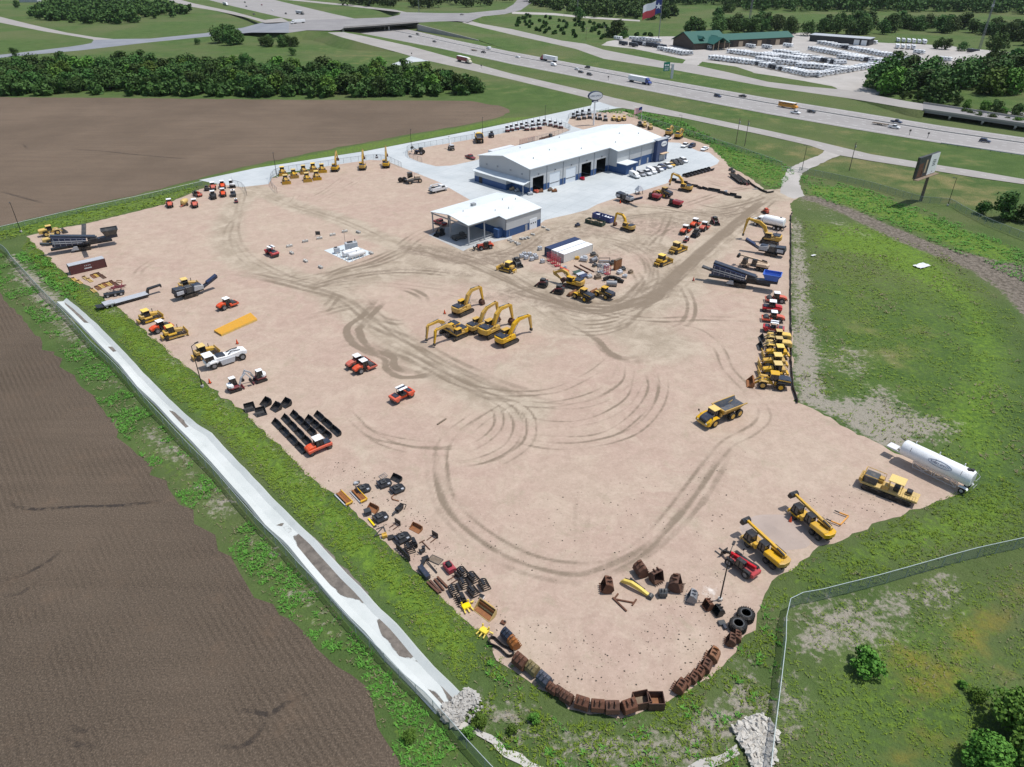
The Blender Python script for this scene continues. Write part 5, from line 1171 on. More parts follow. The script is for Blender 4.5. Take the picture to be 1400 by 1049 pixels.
put(CRUSH,(246,409.5),(284,398),'dark mobile crusher with raised conveyor on the left side of the yard',scale=.9)
put(CRUSH,(1068,351.5),(1030,344.5),'dark mobile crusher with raised conveyor in the right row',scale=.9)
put(CRUSH,(846,273.5),(868,280.5),'grey mobile crusher at the edge of the concrete apron',scale=.85)
put(SCRN,(72,348),(155,334),'blue screening plant with crossing conveyors in the far left corner',scale=1.22)
put(SCRN2,(968,383),(1052,397),'long dark blue screening plant with bright blue hopper in the right row',scale=1.2)
G='white and dark red mini excavators behind the workshop'
for i,(x,y) in enumerate([(694,183.5),(700,182),(707,180.5),(714,179),(721,177.5),(729,175.5),(737,174.2),(745,174),(753,175.5),(760,177),(767,178.5),(720.5,181.5),(729,180.8),(738,179.5)]):
    put(MINIR,(x+.4,y),(x-1,y-6),'white and red mini excavator, %s %s behind the workshop'%(ORD[i] if i<11 else ORD[i-11],'from left in the back row' if i<11 else 'from left in the front row'),G,scale=1.15)
G='dark mini machines by the sign pole'
DM=proto(mini_excavator,CGREY,BLK,'mini_excavator',pose=1)
for i,(x,y) in enumerate([(784.5,165),(790,162.5),(797,161),(806,159.5),(791.5,167),(799,166),(806.5,165),(814,166),(820.5,167),(828,168.5)]):
    put(DM,(x+.4,y),(x-1,y-6),'dark mini excavator by the sign pole, %s from the left in the %s row'%(ORD[i if i<4 else i-4],'back' if i<4 else 'front'),G,scale=1.15)
G='yellow loaders behind the workshop roof'
for i,(x,y,l) in enumerate([(839,168,'nearest the sign pole'),(846,169,'middle of three behind the roof ridge'),(853,168,'beside the white sign panel'),(881,177,'behind the right slope of the roof'),(889,180,'at the end of the right roof slope')]):
    put(LOADY,(x+1,y),(x-1,y-7),'yellow wheel loader '+l,G,scale=.75)
put(SKID,(873,171),(876,174),'black loader at the foot of the flagpole','compact track loaders',mats={'dark_red_paint':BLK})
put(MINI,(319.5,259.5),(317,253),'white and black mini machine behind the rollers at the fence',mats={'dark_red_paint':BLK})
put(TELE2,(275,270),(266,266),'orange telehandler half in the grass behind the rollers',scale=.85)
put(SKID,(284.5,263),(282,258),'dark red small loader at the grass edge',mats={'grey_steel':BLK},scale=.9)
# red tracked dumpers
def dumper(label='red'):
    r=thing('tracked_dumper',label,'dumper')
    for s in (1,-1): trackbelt(r,-2.3,2.3,s*1.0,.55,.85,RUB)
    MB().box((0,0,.85),(4.4,1.4,.4)).build('chassis',BLK,r)
    MB().prism([(.4,1.1),(-2.3,1.1),(-2.9,2.2),(.7,2.3)],-1.2,1.2).build('dump_body',MATS['bright_red_paint'],r,bevel=.06)
    MB().box((-1.1,0,2.27),(2.9,2.0,.1)).build('load_bed',DRED,r)
    MB().box((1.6,-.4,1.5),(1.3,1.2,.9)).build('engine_house',BLK,r,bevel=.05); cabin(r,.9,2.2,.1,1.0,1.05,2.4,BLK,over=.05,slope=.2); return r
paint('bright_red_paint',(.36,.008,.03),.4,dirt=.15); DUMP=proto(dumper)
put(DUMP,(904,275),(885,270.5),'bright red tracked dumper next to the grey crusher',"red tracked dumpers",scale=.9)
put(DUMP,(933,284.5),(913,279.5),'bright red tracked dumper nearest the open yard',"red tracked dumpers",scale=.95)
# hopper on the concrete edge
r=thing('cone_hopper','grey pointed hopper standing behind the crusher at the concrete edge','hopper',loc=at(873.5,265,GZ),rz=.5)
MB().box((0,0,2.2),(2.6,2.4,1.6),t=(.25,.3)).build('hood',CGREY,r); m=MB()
for x in (-1,1):
    for y in (-1,1): m.bar((x,y,0),(x*.8,y*.8,1.6),.15)
m.build('frame',DSTEEL,r)
# water truck, tank trailer, lowboy, service truck
def tanktruck():
    r=thing('water_truck','','tanker')
    for x in (-3.4,-2.2,3.0):
        for s in (1,-1): wheel(r,(x,s*.95,.52),.52,.4,SILV,14)
    MB().box((-.3,0,.85),(8.0,.9,.35)).build('chassis',BLK,r)
    MB().lathe([(-4.4,.2),(-4.35,1.05),(-4.2,1.15),(1.0,1.15),(1.15,1.05),(1.2,.2)],(0,0,2.15),'x',20).build('tank',WHT,r,smooth=True)
    c=MB().prism([(1.4,.8),(4.3,.8),(4.3,1.5),(3.0,1.75),(2.6,2.6),(1.4,2.7)],-1.1,1.1).build('cab',WHT,r,bevel=.1); MB().prism([(2.98,1.75),(2.62,2.5),(1.8,2.5),(1.8,1.75)],-1.12,1.12).build('window',GLS,c)
    MB().cyl((-3.2,0,3.3),.3,.15,'z',12).build('hatch',DSTEEL,r); MB().box((-4.6,0,.9),(.3,2.2,.3)).build('rear_bumper',BLK,r)
    MB().prism([(2.4,1.0),(2.6,1.2),(3.5,1.2),(3.7,.9),(3.7,1.05),(3.5,1.3),(2.5,1.3)],-1.2,1.2).build('fender',WHT,r); return r
P=proto(tanktruck); put(P,(1070,315),(1028,306),'white water tanker truck at the far end of the right row',scale=1.2)
def tanktrailer():
    r=thing('tank_trailer','','tanker'); L=7.6
    MB().lathe([(-5.9,.3),(-5.85,1.25),(-5.6,1.45),(5.6,1.45),(5.85,1.25),(5.9,.3)],(0,0,2.75),'x',28).build('tank',WHT,r,smooth=True)
    m=MB()
    for s in (1.25,-1.25):
        m.path([(-4.3,s,1.7),(3.2,s,1.7)],.12).path([(-4.2,s,.55),(3.0,s,.55)],.12)
        for a,b in (((-4.2,1.7),(-4.2,.55)),((-4.2,.55),(-2.6,1.7)),((-.6,1.7),(-.6,.55)),((-.6,.55),(-2.2,.6)),((-2.4,1.7),(-.6,.6)),((-.2,.55),(-.2,1.7)),((.1,1.7),(1.6,.55)),((3.0,.55),(3.2,1.7)),((3.0,1.5),(1.0,.6))): m.bar((a[0],s,a[1]),(b[0],s,b[1]),.11)
    m.build('support_frame',SILV,r)
    MB().path([(3.0,.5,1.6),(6.5,.5,1.7),(8.2,.5,1.8)],.16,.3).path([(3.0,-.5,1.6),(6.5,-.5,1.7),(8.2,-.5,1.8)],.16,.3).box((7.4,0,1.9),(1.7,1.6,.25)).build('gooseneck',WHT,r)
    for s in (1,-1): wheel(r,(-5.2,s*1.15,.52),.52,.45,SILV,16)
    for s in (1,-1): MB().prism([(-6.0,1.0),(-5.8,1.25),(-4.6,1.25),(-4.4,1.0),(-4.6,1.15),(-5.8,1.15)],s*1.15-.3,s*1.15+.3).build('fender',WHT,r)
    for x in (-3.9,.2,4.2): MB().cyl((x,-.5,4.35),.09,.55,'z',8).build('vent_pipe',WHT,r)
    for x in (-4.2,.0,4.2): MB().path([(x,.95,3.9),(x,1.35,3.3)],.06).build('hand_hook',DSTEEL,r)
    MB().cyl((-4.9,0,4.2),.42,.12,'z',14).box((-5.3,-.1,4.35),(.5,.5,.25)).build('hatch',BLK,r)
    m=MB()
    for s in (-.3,.3): m.bar((-6.05,s,1.2),(-6.05,s,4.6),.05)
    for i in range(8): m.bar((-6.05,-.3,1.4+i*.38),(-6.05,.3,1.4+i*.38),.04)
    m.path([(-6.05,-.9,3.6),(-6.5,-.9,3.2),(-6.5,.9,3.2),(-6.05,.9,3.6)],.05).path([(-6.5,-.9,3.2),(-6.5,-.9,1.6),(-6.5,.9,1.6),(-6.5,.9,3.2)],.05); m.build('ladder',SILV,r)
    # oval outline and the company lettering on the near side
    a=R(28); c=Vector((-.8,1.46*math.cos(a),2.75+1.46*math.sin(a))); up=Vector((0,-math.sin(a),math.cos(a))); rt=Vector((-1,0,0))
    INK=paint('blue_ink',(.03,.05,.14),.5,dirt=.1)
    M=frame(c+Vector((0,math.cos(a),math.sin(a)))*.02,rt,up)
    text_mesh('lettering','KIRBY-SMITH',.52,INK,r,M,.012)
    m=MB(); n=28
    for i in range(n):
        p,q=[c+rt*1.95*math.cos(2*PI*(j)/n)+up*.52*math.sin(2*PI*j/n)+Vector((0,math.cos(a),math.sin(a)))*(.03-.10*(math.sin(2*PI*j/n))**2) for j in (i,i+1)]; m.bar(p,q,.05,.03)
    m.build('emblem_ring',INK,r); return r
P=proto(tanktrailer); put(P,(1315,669),(1236,631),'long white tank trailer on a braced frame at the right tip of the yard',scale=1.0)
def lowboy():
    r=thing('lowboy_trailer','','trailer')
    MB().box((1.0,0,.75),(8.6,2.6,.3)).box((-4.4,0,.95),(2.6,2.6,.4)).build('deck',CGREY,r,bevel=.03)
    MB().box((1.0,1.3,.55),(8.6,.1,.5)).box((1.0,-1.3,.55),(8.6,.1,.5)).build('side_rail',BLK,r)
    MB().box((-6.5,0,.7),(2.0,2.5,.18),(0,.12,0)).build('ramp',BLK,r)
    MB().prism([(5.2,.6),(5.6,.6),(5.9,1.6),(9.2,1.9),(9.2,2.2),(5.7,2.05),(5.2,1.1)],-.5,.5).box((9.0,0,1.7),(.3,1.2,.4)).build('gooseneck',BLK,r)
    for x in (-5.2,-4.0,-2.9):
        for s in (1,-1): wheel(r,(x,s*1.0,.42),.42,.4,SILV,12)
    return r
P=proto(lowboy); put(P,(149,419),(198,405.5),'grey decked lowboy trailer with black gooseneck at the left grass edge',scale=.98)
def service():
    r=thing('service_truck','','truck')
    for x in (-1.9,2.1):
        for s in (1,-1): wheel(r,(x,s*.9,.42),.42,.35,SILV,14)
    MB().box((0,0,.65),(6.4,.9,.3)).build('chassis',BLK,r)
    MB().box((-1.6,.95,1.3),(3.6,.5,1.1)).box((-1.6,-.95,1.3),(3.6,.5,1.1)).box((-1.6,0,.9),(3.6,1.5,.2)).build('service_body',WHT,r,bevel=.04)
    c=MB().prism([(.3,.6),(3.3,.6),(3.3,1.25),(2.2,1.45),(1.7,2.2),(.3,2.3)],-.98,.98).build('cab',WHT,r,bevel=.08); MB().prism([(2.18,1.47),(1.72,2.1),(.7,2.1),(.7,1.45)],-1.0,1.0).build('window',GLS,c)
    MB().box((-2.9,.5,2.0),(.5,.5,.9)).bar((-3,.5,2.5),(.6,.3,2.7),.22,.28).build('crane',WHT,r); MB().box((-2.6,-.6,1.9),(1.0,.9,.7)).box((-1.2,-.2,1.6),(1.2,.9,.8)).build('equipment',BLK,r); MB().box((-3.5,0,.8),(.7,2.1,.2)).build('rear_step',BLK,r); return r
P=proto(service); put(P,(589,264.5),(611,259.5),'white service truck with small crane beside the open shed',scale=1.08)
# tyres and planer parked by the fence corner
r=thing('cold_planer','tan and black stripped machine with big tyres near the concrete corner','road machine',loc=at(561,250,GZ),rz=R(20))
for x in (-3.4,-1.9): wheel(r,(x,1.6,1.0),1.0,.9,BLK)
wheel(r,(3.6,-1.2,.8),.8,.6,CREAM); wheel(r,(-.6,-1.9,.7),.7,.5,CREAM)
MB().box((.9,0,1.2),(6.2,1.8,.8)).build('chassis',BLK,r,bevel=.1)
MB().box((2.9,.2,2.0),(2.2,1.5,.9)).bar((-1.5,-1.2,1.4),(1.2,-1.2,2.1),.9,.7).build('body',CREAM,r,bevel=.1)
MB().box((-.2,-1.6,1.3),(2.2,1.2,.9)).build('engine',DSTEEL,r,bevel=.1)
cabin(r,-.6,1.2,.3,1.8,1.6,3.6,DSTEEL)
MB().path([(2.0,.9,2),(2.0,.9,3.3),(3.6,.9,3.3),(3.6,.9,2.4)],.07).build('handrail',STEEL,r)
r=thing('tractor','dark blue tractor with raised front arm at the enclosure corner','tractor',loc=at(574,211,GZ),rz=R(165))
for s in (1,-1): wheel(r,(-1.2,s*.9,.95),.95,.5,STEEL); wheel(r,(1.7,s*.8,.6),.6,.4,STEEL)
MB().prism([(0,.8),(2.3,.8),(2.3,1.6),(0,1.8)],-.5,.5).build('bonnet',NAVY,r,bevel=.08); cabin(r,-1.3,.2,-.7,.7,1.3,2.8,BLK)
MB().path([(.8,.7,1.2),(2.0,.7,1.8),(3.2,.7,2.6)],.2).path([(.8,-.7,1.2),(2.0,-.7,1.8),(3.2,-.7,2.6)],.2).box((3.5,0,2.7),(.6,2.0,.7)).build('front_loader',BLK,r)
r=thing('lifting_machine','grey boom lift machine with raised white mast at the far enclosure fence','boom lift',loc=at(617,205,GZ),rz=R(110))
for x in (-1.4,1.4):
    for s in (1,-1): wheel(r,(x,s*.9,.5),.5,.4,STEEL,12)
MB().box((0,0,1.0),(4.2,1.8,.7)).build('chassis',DSTEEL,r,bevel=.08); MB().prism([(-2,1.3),(1.2,1.3),(.8,2.4),(-2,2.5)],-.9,.9).build('body',CGREY,r,bevel=.1)
MB().prism([(-2.04,1.5),(-2.04,2.3),(-1.2,2.3),(-1.2,1.5)],-.92,.92).build('window',GLS,r); MB().bar((.8,0,2.2),(2.6,0,5.2),.4).box((2.8,0,5.3),(.5,.7,.5)).build('mast',WHT,r)
r=thing('pod_trailer','tan pointed pod on a small trailer between two orange rollers','trailer',loc=at(253,281,GZ),rz=R(-95))
MB().lathe([(-2.4,.05),(-1.9,.6),(-.6,1.0),(.9,1.0),(1.4,.7),(1.6,.1)],(0,0,1.4),'x',16).build('pod',YEL2,r,smooth=True)
for s in (1,-1): wheel(r,(.2,s*1.1,.5),.5,.3,RUST)
MB().bar((1.2,.4,.7),(2.9,0,.5),.12).bar((1.2,-.4,.7),(2.9,0,.5),.12).build('drawbar',ORG,r)
# small red ride-on and red roller
put(SKID,(1049,293),(1044,290.5),'small orange-red machine alone near the gate end of the yard',mats={'dark_red_paint':ORG,'dark_steel':ORG},scale=.85)
put(TAND,(324,279),(322.5,275),'tiny red trench roller in front of the fence group',mats={'orange_paint':DRED},scale=.5)
# ------------------------------------------------------------------ buildings
def corr(name,col,dirt=.12,rib=.16,sc=.9):
    """profiled sheet cladding: fine vertical ribs along the wall"""
    m,nt,b=newmat(name); t=NT(nt); p=t.obj(); wv=t.n('ShaderNodeTexWave',wave_type='BANDS',bands_direction='DIAGONAL'); wv.inputs['Scale'].default_value=sc
    t.l(t.mapv(p,(1,1,0)),wv.inputs['Vector']); n=t.noise(p,.25,5,.65)
    c=t.mix(t.math('MULTIPLY',wv.outputs[1],rib),col,tuple(x*.7 for x in col)); c=t.mix(t.math('MULTIPLY',t.ramp(n,.45,.75),dirt),c,tuple(x*.62 for x in col))
    t.l(c,b.inputs['Base Color']); b.inputs['Roughness'].default_value=.5; b.inputs['Specular IOR Level'].default_value=.3; return m
WALLG=corr('grey_cladding',(.47,.485,.495)); WALLB=corr('blue_cladding',(.035,.085,.21)); ROOFW=corr('white_roof_sheet',(.66,.70,.71),.35,.22,.35); DOORW=corr('white_roller_door',(.70,.74,.78)); TOWB=paint('tower_blue',(.025,.06,.18),.4,dirt=.12)
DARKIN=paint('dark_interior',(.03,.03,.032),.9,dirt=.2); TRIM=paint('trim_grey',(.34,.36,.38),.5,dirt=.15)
def wallq(mb,a,b,z0,z1,th=.22):
    a=Vector(a);b=Vector(b);d=(b-a).normalized();n=Vector((-d.y,d.x))*th
    return mb.plan([a,b,b+n,a+n],z0,z1)
ua=R(44.5)
W=thing('workshop_building','long white roofed grey and blue workshop with open bays and blue entrance tower','building',loc=at(724,266,0),rz=ua)
L=76.5;D=27.4;EV=9.25;RZ=11.5;B0=45.6;BD=4.3;EB=8.55
g=MB(); g.add([(0,D,2.4),(0,0,2.4),(0,0,EV),(0,D/2,RZ),(0,D,EV)],[[0,1,2,3,4]]); g.add([(L,0,0),(L,D,0),(L,D,EV),(L,D/2,RZ),(L,0,EV),(L,-BD,EB),(L,-BD,0)],[[0,1,2,3,4,5,6]]); g.add([(0,D,0),(L,D,0),(L,D,EV),(0,D,EV)],[[3,2,1,0]])
g.add([(B0,0,2.4),(B0,-BD,2.4),(B0,-BD,EB),(B0,0,EV)],[[0,1,2,3]]); g.add([(B0,-BD,3.7),(L,-BD,3.7),(L,-BD,EB),(B0,-BD,EB)],[[0,1,2,3]])
gw=MB(); gw.add([(0,D,0),(0,0,0),(0,0,2.4),(0,D,2.4)],[[0,1,2,3]]); gw.add([(B0,-.02,0),(B0,-BD,0),(B0,-BD,2.4),(B0,-.02,2.4)],[[0,1,2,3]]); gw.add([(B0,-BD,0),(L,-BD,0),(L,-BD,3.7),(B0,-BD,3.7)],[[0,1,2,3]])
bw=B0/5; dw=5.9; dh=5.7
for i in range(5):
    x0=i*bw; d0=x0+(bw-dw)/2; d1=d0+dw
    for a,b_ in ((x0,d0),(d1,x0+bw)):
        gw.box(((a+b_)/2,.12,1.2),(b_-a,.24,2.4)); g.box(((a+b_)/2,.12,2.4+(dh-2.4)/2),(b_-a,.24,dh-2.4))
    g.box((x0+bw/2,.12,(dh+EV)/2),(bw,.24,EV-dh))
g.build('upper_wall',WALLG,W); gw.build('lower_wall',WALLB,W)
m=MB(); ov=.5
for (y0,z0,y1,z1,x0,x1) in ((D/2,RZ,D+ov,EV-.08,-ov,L+ov),(-ov,EV-.08,D/2,RZ,-ov,B0),(-BD-ov,EB-.08,D/2,RZ,B0-.4,L+ov)):
    m.add([(x0,y0,z0+.02),(x1,y0,z0+.02),(x1,y1,z1+.02),(x0,y1,z1+.02),(x0,y0,z0+.22),(x1,y0,z0+.22),(x1,y1,z1+.22),(x0,y1,z1+.22)],[[3,2,1,0],[4,5,6,7],[0,1,5,4],[1,2,6,5],[2,3,7,6],[3,0,4,7]])
m.build('roof',ROOFW,W)
m=MB(); m.box((B0/2,-ov-.06,EV-.12),(B0+.8,.16,.3)).box(((B0+L)/2,-BD-ov-.06,EB-.12),(L-B0+.9,.16,.3)); 
for i in range(6): m.box((i*bw if i else .1,-.12,EV/2),(.16,.18,EV))
for x in (B0+8,B0+16,B0+24): m.box((x,-BD-.06,EB/2),(.12,.1,EB))
m.build('trim',TRIM,W)
for i in range(5):
    d0=i*bw+(bw-dw)/2; c=d0+dw/2
    if i in (1,2):
        dd=MB().box((c,.18,dh/2),(dw,.1,dh)).build('roller_door',DOORW,W); q=MB()
        for k in range(8): q.box((c-dw/2+.5+k*.7,.11,1.75),(.45,.06,.34))
        q.build('door_window',GLS,dd)
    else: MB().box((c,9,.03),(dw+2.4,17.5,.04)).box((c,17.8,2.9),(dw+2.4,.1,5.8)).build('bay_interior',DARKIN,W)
    MB().box((c,-.12,dh+.9),(.35,.25,.3)).build('wall_lamp',DSTEEL,W)
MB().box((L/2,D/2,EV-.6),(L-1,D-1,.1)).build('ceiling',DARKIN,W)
an=MB().box((49,-BD-2.4,1.95),(6.6,4.8,3.9)).build('entry_annex',WALLB,W); MB().box((49,-BD-2.5,4.0),(7.2,5.4,.22)).build('annex_roof',ROOFW,an); MB().box((49.5,-BD-4.86,1.1),(1.1,.1,2.2)).build('annex_door',TRIM,an)
tw=MB().box((74.1,-BD-.5,4.4),(7.6,2.4,8.8)).build('entrance_tower',TOWB,W,bevel=.03); MB().box((74.1,-BD-.5,8.86),(7.8,2.6,.14)).build('tower_coping',TRIM,tw)
MB().box((74.8,-BD-2.4,3.2),(4.6,1.6,.25)).build('entrance_canopy',CREAM,tw)
m=MB()
for k in range(4): m.box((72.9+k*1.1,-BD-1.74,1.4),(.85,.1,2.4))
m.build('entrance_glazing',CGREY,tw)
for x in (55,61,66.5): MB().box((x,-BD-.06,1.3),(1.0,.12,2.1)).build('side_window',CGREY,W)
e=MB().lathe([(-.12,1.0),(.0,1.0)],(0,0,0),'y',26); e.v=[(74.9+x*2.0,y-BD-1.72,7.0+z*1.05) for x,y,z in e.v]; e=e.build('emblem',WHT,W)
INK=MATS['blue_ink']; text_mesh('lettering','KIRBY-SMITH',.56,INK,e,frame(Vector((74.9,-BD-1.86,7.0)),(1,0,0),(0,0,1)),.012)
lt=MB(); lt.add([(0,D+.3,4.75),(0,-.2,4.75),(-3.6,-.2,4.0),(-3.6,D+.3,4.0),(0,D+.3,4.93),(0,-.2,4.93),(-3.6,-.2,4.18),(-3.6,D+.3,4.18)],[[0,1,2,3],[7,6,5,4],[0,4,5,1],[1,5,6,2],[2,6,7,3],[3,7,4,0]]); lt=lt.build('lean_to_roof',ROOFW,W)
MB().box((-2.8,18.3,3.1),(.2,17.5,1.7)).box((-1.4,9.6,3.1),(2.8,.2,1.7)).build('lean_to_wall',WALLG,W); MB().box((-2.8,18.3,1.13),(.2,17.5,2.26)).box((-1.4,9.6,1.13),(2.8,.2,2.26)).build('lean_to_lower_wall',WALLB,W); MB().box((-2.95,23.5,1.2),(.12,1.8,2.3)).build('lean_to_door',DARKIN,W)
MB().box((-3.3,.2,2.0),(.25,.25,4.0)).build('lean_to_post',TRIM,W)
for y in (4,10,17,23): MB().box((-.15,y,7.2-(abs(y-13.7)*.05)),(.3,.5,.5)).build('wall_vent',TRIM,W)
for i,(x,y) in enumerate(((8,6),(20,9),(33,4),(52,2),(62,8),(15,20),(40,22),(70,4))): 
    z=RZ-abs(y-D/2)*.164+.2; MB().cyl((x,y,z+.3),.16,.6,'z',8).build('roof_vent',TRIM,W)
sh=thing('wash_shed','white roofed open shed with a grey and blue enclosed end','building',loc=(-13.2,207.7,0),rz=R(44.5))
SL=28.6;SD=17.7;E6=6.35;R7=7.5;S0=12.8;SB=3.1; k=(R7-E6)/(SD/2); EB2=E6-SB*k
m=MB()
for (y0,z0,y1,z1,x0,x1) in ((SD/2,R7,SD+.3,E6,-.3,SL+.3),(-.3,E6,SD/2,R7,-.3,S0),(-SB-.3,EB2,SD/2,R7,S0-.3,SL+.3)):
    m.add([(x0,y0,z0),(x1,y0,z0),(x1,y1,z1),(x0,y1,z1),(x0,y0,z0+.2),(x1,y0,z0+.2),(x1,y1,z1+.2),(x0,y1,z1+.2)],[[3,2,1,0],[4,5,6,7],[0,1,5,4],[1,2,6,5],[2,3,7,6],[3,0,4,7]])
m.build('roof',ROOFW,sh)
g=MB(); gw=MB()
for a,b_,zt in (((S0,-SB),(SL,-SB),EB2),((SL,-SB),(SL,SD),E6),((SL,SD),(S0,SD),E6),((S0,SD),(S0,-SB),E6)):
    wallq(g,a,b_,2.4,zt-.02 if zt!=E6 else zt-.3,.2); wallq(gw,a,b_,0,2.4,.2)
g.build('upper_wall',WALLG,sh); gw.build('lower_wall',WALLB,sh)
for x,y in ((.2,.2),(S0*.52,.2),(.2,SD-.2),(S0*.52,SD-.2),(.2,SD/2)): MB().box((x,y,(E6 if y!=SD/2 else R7)/2),(.32,.32,E6 if y!=SD/2 else R7)).build('post',TRIM,sh)
MB().box((S0/2,0,E6-.25),(S0,.2,.4)).box((0,SD/2,E6-.3),(.2,SD,.4)).build('beam',TRIM,sh)
m=MB(); m.path([(.4,.15,.6),(S0-.6,.15,.6)],.1).path([(.4,.15,1.2),(S0-.6,.15,1.2)],.1).build('guard_rail',TRIM,sh)
MB().box((SL-3.6,-SB-.08,1.7),(3.4,.14,3.4)).build('roller_door',DOORW,sh); q=MB()
for kk in range(3): q.box((SL-4.6+kk,-SB-.17,2.0),(.5,.06,.35))
q.build('door_window',GLS,sh)
MB().box((S0+1.4,-SB-.06,1.05),(.1,.1,2.1)).box((S0+9,-SB-.08,1.05),(1.0,.12,2.1)).build('side_door',TRIM,sh); MB().box((S0-1.2,-.8,1.4),(2.2,2.0,2.8)).build('blue_annex',WALLB,sh)
for x,y in ((5,8),(14,3),(19,2),(22,8),(26,6)): MB().cyl((x,y,R7-abs(y-SD/2)*k+.5),.12,.6,'z',8).build('roof_vent',TRIM,sh)
MB().box((11.5,10.5,R7+.4),(1.4,1.2,.9)).build('roof_fan',TRIM,sh)
r=thing('wash_rack','dark wash machine standing inside the open shed','machine',loc=at(628,327,GZ),rz=.6)
MB().box((0,0,.8),(4.5,2,1.2)).box((1,0,1.7),(1.5,1.4,.7)).build('body',DSTEEL,r,bevel=.1)
for x in (-1.5,1.5):
    for s in (1,-1): wheel(r,(x,s*.95,.45),.45,.3)
# shipping containers
CW=corr('white_container',(.66,.65,.62),.25); CN=corr('navy_container',(.025,.04,.10),.3); CM=corr('maroon_container',(.10,.035,.035),.4)
def container(mat,L,topm,label,near,far,off,lettering=False):
    a=at(*near,GZ);b=at(*far,GZ); d=(b-a).normalized(); n=Vector((-d.y,d.x,0)); c=a+d*L/2+n*(off+1.22)
    r=thing('shipping_container',label,'container',loc=c,rz=math.atan2(d.y,d.x))
    MB().box((0,0,1.3),(L-.1,2.36,2.5)).build('walls',mat,r); MB().box((0,0,2.6),(L,2.44,.1)).build('roof',topm,r)
    m=MB()
    for x in (-L/2,L/2):
        for y in (-1.2,1.2): m.box((x,y,1.3),(.14,.14,2.56))
    m.build('corner_post',mat,r); m=MB()
    for y in (-.7,-.3,.3,.7): m.bar((-L/2-.06,y,.15),(-L/2-.06,y,2.45),.05)
    m.build('door_bars',STEEL,r)
    return r
container(CW,12.2,WHT,'white shipping container nearest the loose equipment',(770.9,359.8),(808.2,346),0)
container(CW,12.2,WHT,'white shipping container between the navy one and the nearest white one',(770.9,359.8),(808.2,346),2.75)
container(CN,12.8,CN,'navy blue shipping container farthest of the three',(770.9,359.8),(808.2,346),5.5)
c=container(CM,9.2,CGREY,'maroon shipping container with grey roof near the left fence corner',(98,376.5),(132,368.5),0)
m=MB().box((-.1,-1.2,.98),(1.9,.03,.34)); 
for x in (-.75,-.3,.15,.6): m.box((x,-1.2,1.75),(.22,.03,.26))
m.build('faded_marking',CGREY,c)
r=thing('semi_trailer','white box trailer parked behind the workshop gable','trailer',loc=at(688,214,0),rz=R(44.5))
MB().box((-1,0,2.4),(13.5,2.5,2.8)).build('box_body',WHT,r,bevel=.04)
for x in (-6.5,-5.2):
    for s in (1,-1): wheel(r,(x,s*.95,.5),.5,.4)
MB().box((-1,0,.9),(13,1,.3)).box((4,0,.5),(.3,1.6,1)).build('chassis',BLK,r)
for a,b,mt,l in [((801.5,303.5),(826,309.5),DGRN,'dark green open waste skip filled with scrap'),((811.5,297),(838,305),BLUE,'blue open waste skip filled with pale rubbish')]:
    pa,pb=at(*a,GZ),at(*b,GZ); d=pb-pa; LL=d.length*.92; r=thing('waste_skip',l,'skip',group='waste skips by the concrete apron',loc=(pa+pb)/2,rz=math.atan2(d.y,d.x)); m=MB(); h=1.25 if mt is DGRN else 1.7
    for s in (1,-1): m.box((0,s*1.15,h/2+.1),(LL,.1,h)); m.box((s*LL/2,0,h/2+.1),(.1,2.4,h))
    for x in range(-3,4): 
        for s in (1,-1): m.box((x*LL/7.4,s*1.23,h/2+.1),(.14,.12,h))
    m.box((0,0,.2),(LL,2.3,.1)).build('skip_body',mt,r); m=MB()
    for i in range(26): m.box((random.uniform(-.44,.44)*LL,random.uniform(-.9,.9),h*.75+random.uniform(-.2,.15)),(random.uniform(.4,1.6),random.uniform(.2,.7),random.uniform(.1,.35)),(random.uniform(-.4,.4),random.uniform(-.3,.3),random.random()*3))
    m.build('waste',WOODL if mt is DGRN else WHT,r)
# ------------------------------------------------------------------ vehicles in the car park and on the roads
CARS={}
CC={'white':WHT,'silver':SILV,'black':BLK,'navy':NAVY,'red':DRED,'grey':DSTEEL,'yellow':YEL}
def carp(kind,col): 
    if (kind,col) not in CARS: CARS[(kind,col)]=proto(car,kind,CC[col])
    return CARS[(kind,col)]
G='cars in front of the workshop'
for i,(x,y,k_,c_,l) in enumerate([(867.5,242.5,'van','white','white panel van at the near end of the car row'),(876.5,240,'suv','silver','silver car next to the white van'),(884,238.5,'pickup','white','white pickup third from the near end of the car row'),(890.5,236.5,'van','white','white van in the middle of the car row'),(896.5,235,'suv','black','black car right of the middle white van'),(901,232.8,'sedan','white','white saloon beside the navy car'),(905,231,'suv','navy','navy car in the middle of the row'),(912,228.6,'pickup','white','white pickup in front of the entrance tower'),(917,227,'sedan','yellow','small yellow car half hidden in the row'),(922.5,225,'suv','black','black car near the far end of the row'),(928.5,223.8,'suv','grey','dark grey car next to the last white one'),(934.5,221.5,'suv','white','white car at the far end of the row')]):
    put(carp(k_,c_),(x-6,y-2.6),(x+6,y+2.6),l,G)
for (x,y,k_,c_,l) in [(912,192,'pickup','white','white pickup half hidden behind the entrance tower'),(936.5,201,'pickup','white','white pickup left of the navy car at the far kerb'),(945.5,201.5,'suv','navy','navy car alone at the far kerb beside a white pickup'),(963,205.5,'sedan','white','white saloon parked alone at the far kerb')]: put(carp(k_,c_),(x+6,y-2.4),(x-6,y+2.4),l)
put(carp('pickup','red'),(636,215),(650,219.5),'dark red pickup parked behind the workshop gable')
put(carp('pickup','red'),(607,309),(597,305),'dark red pickup under the far side of the open shed')
HD=lambda x,f:edgept(HW_U,HW_L,x,f)
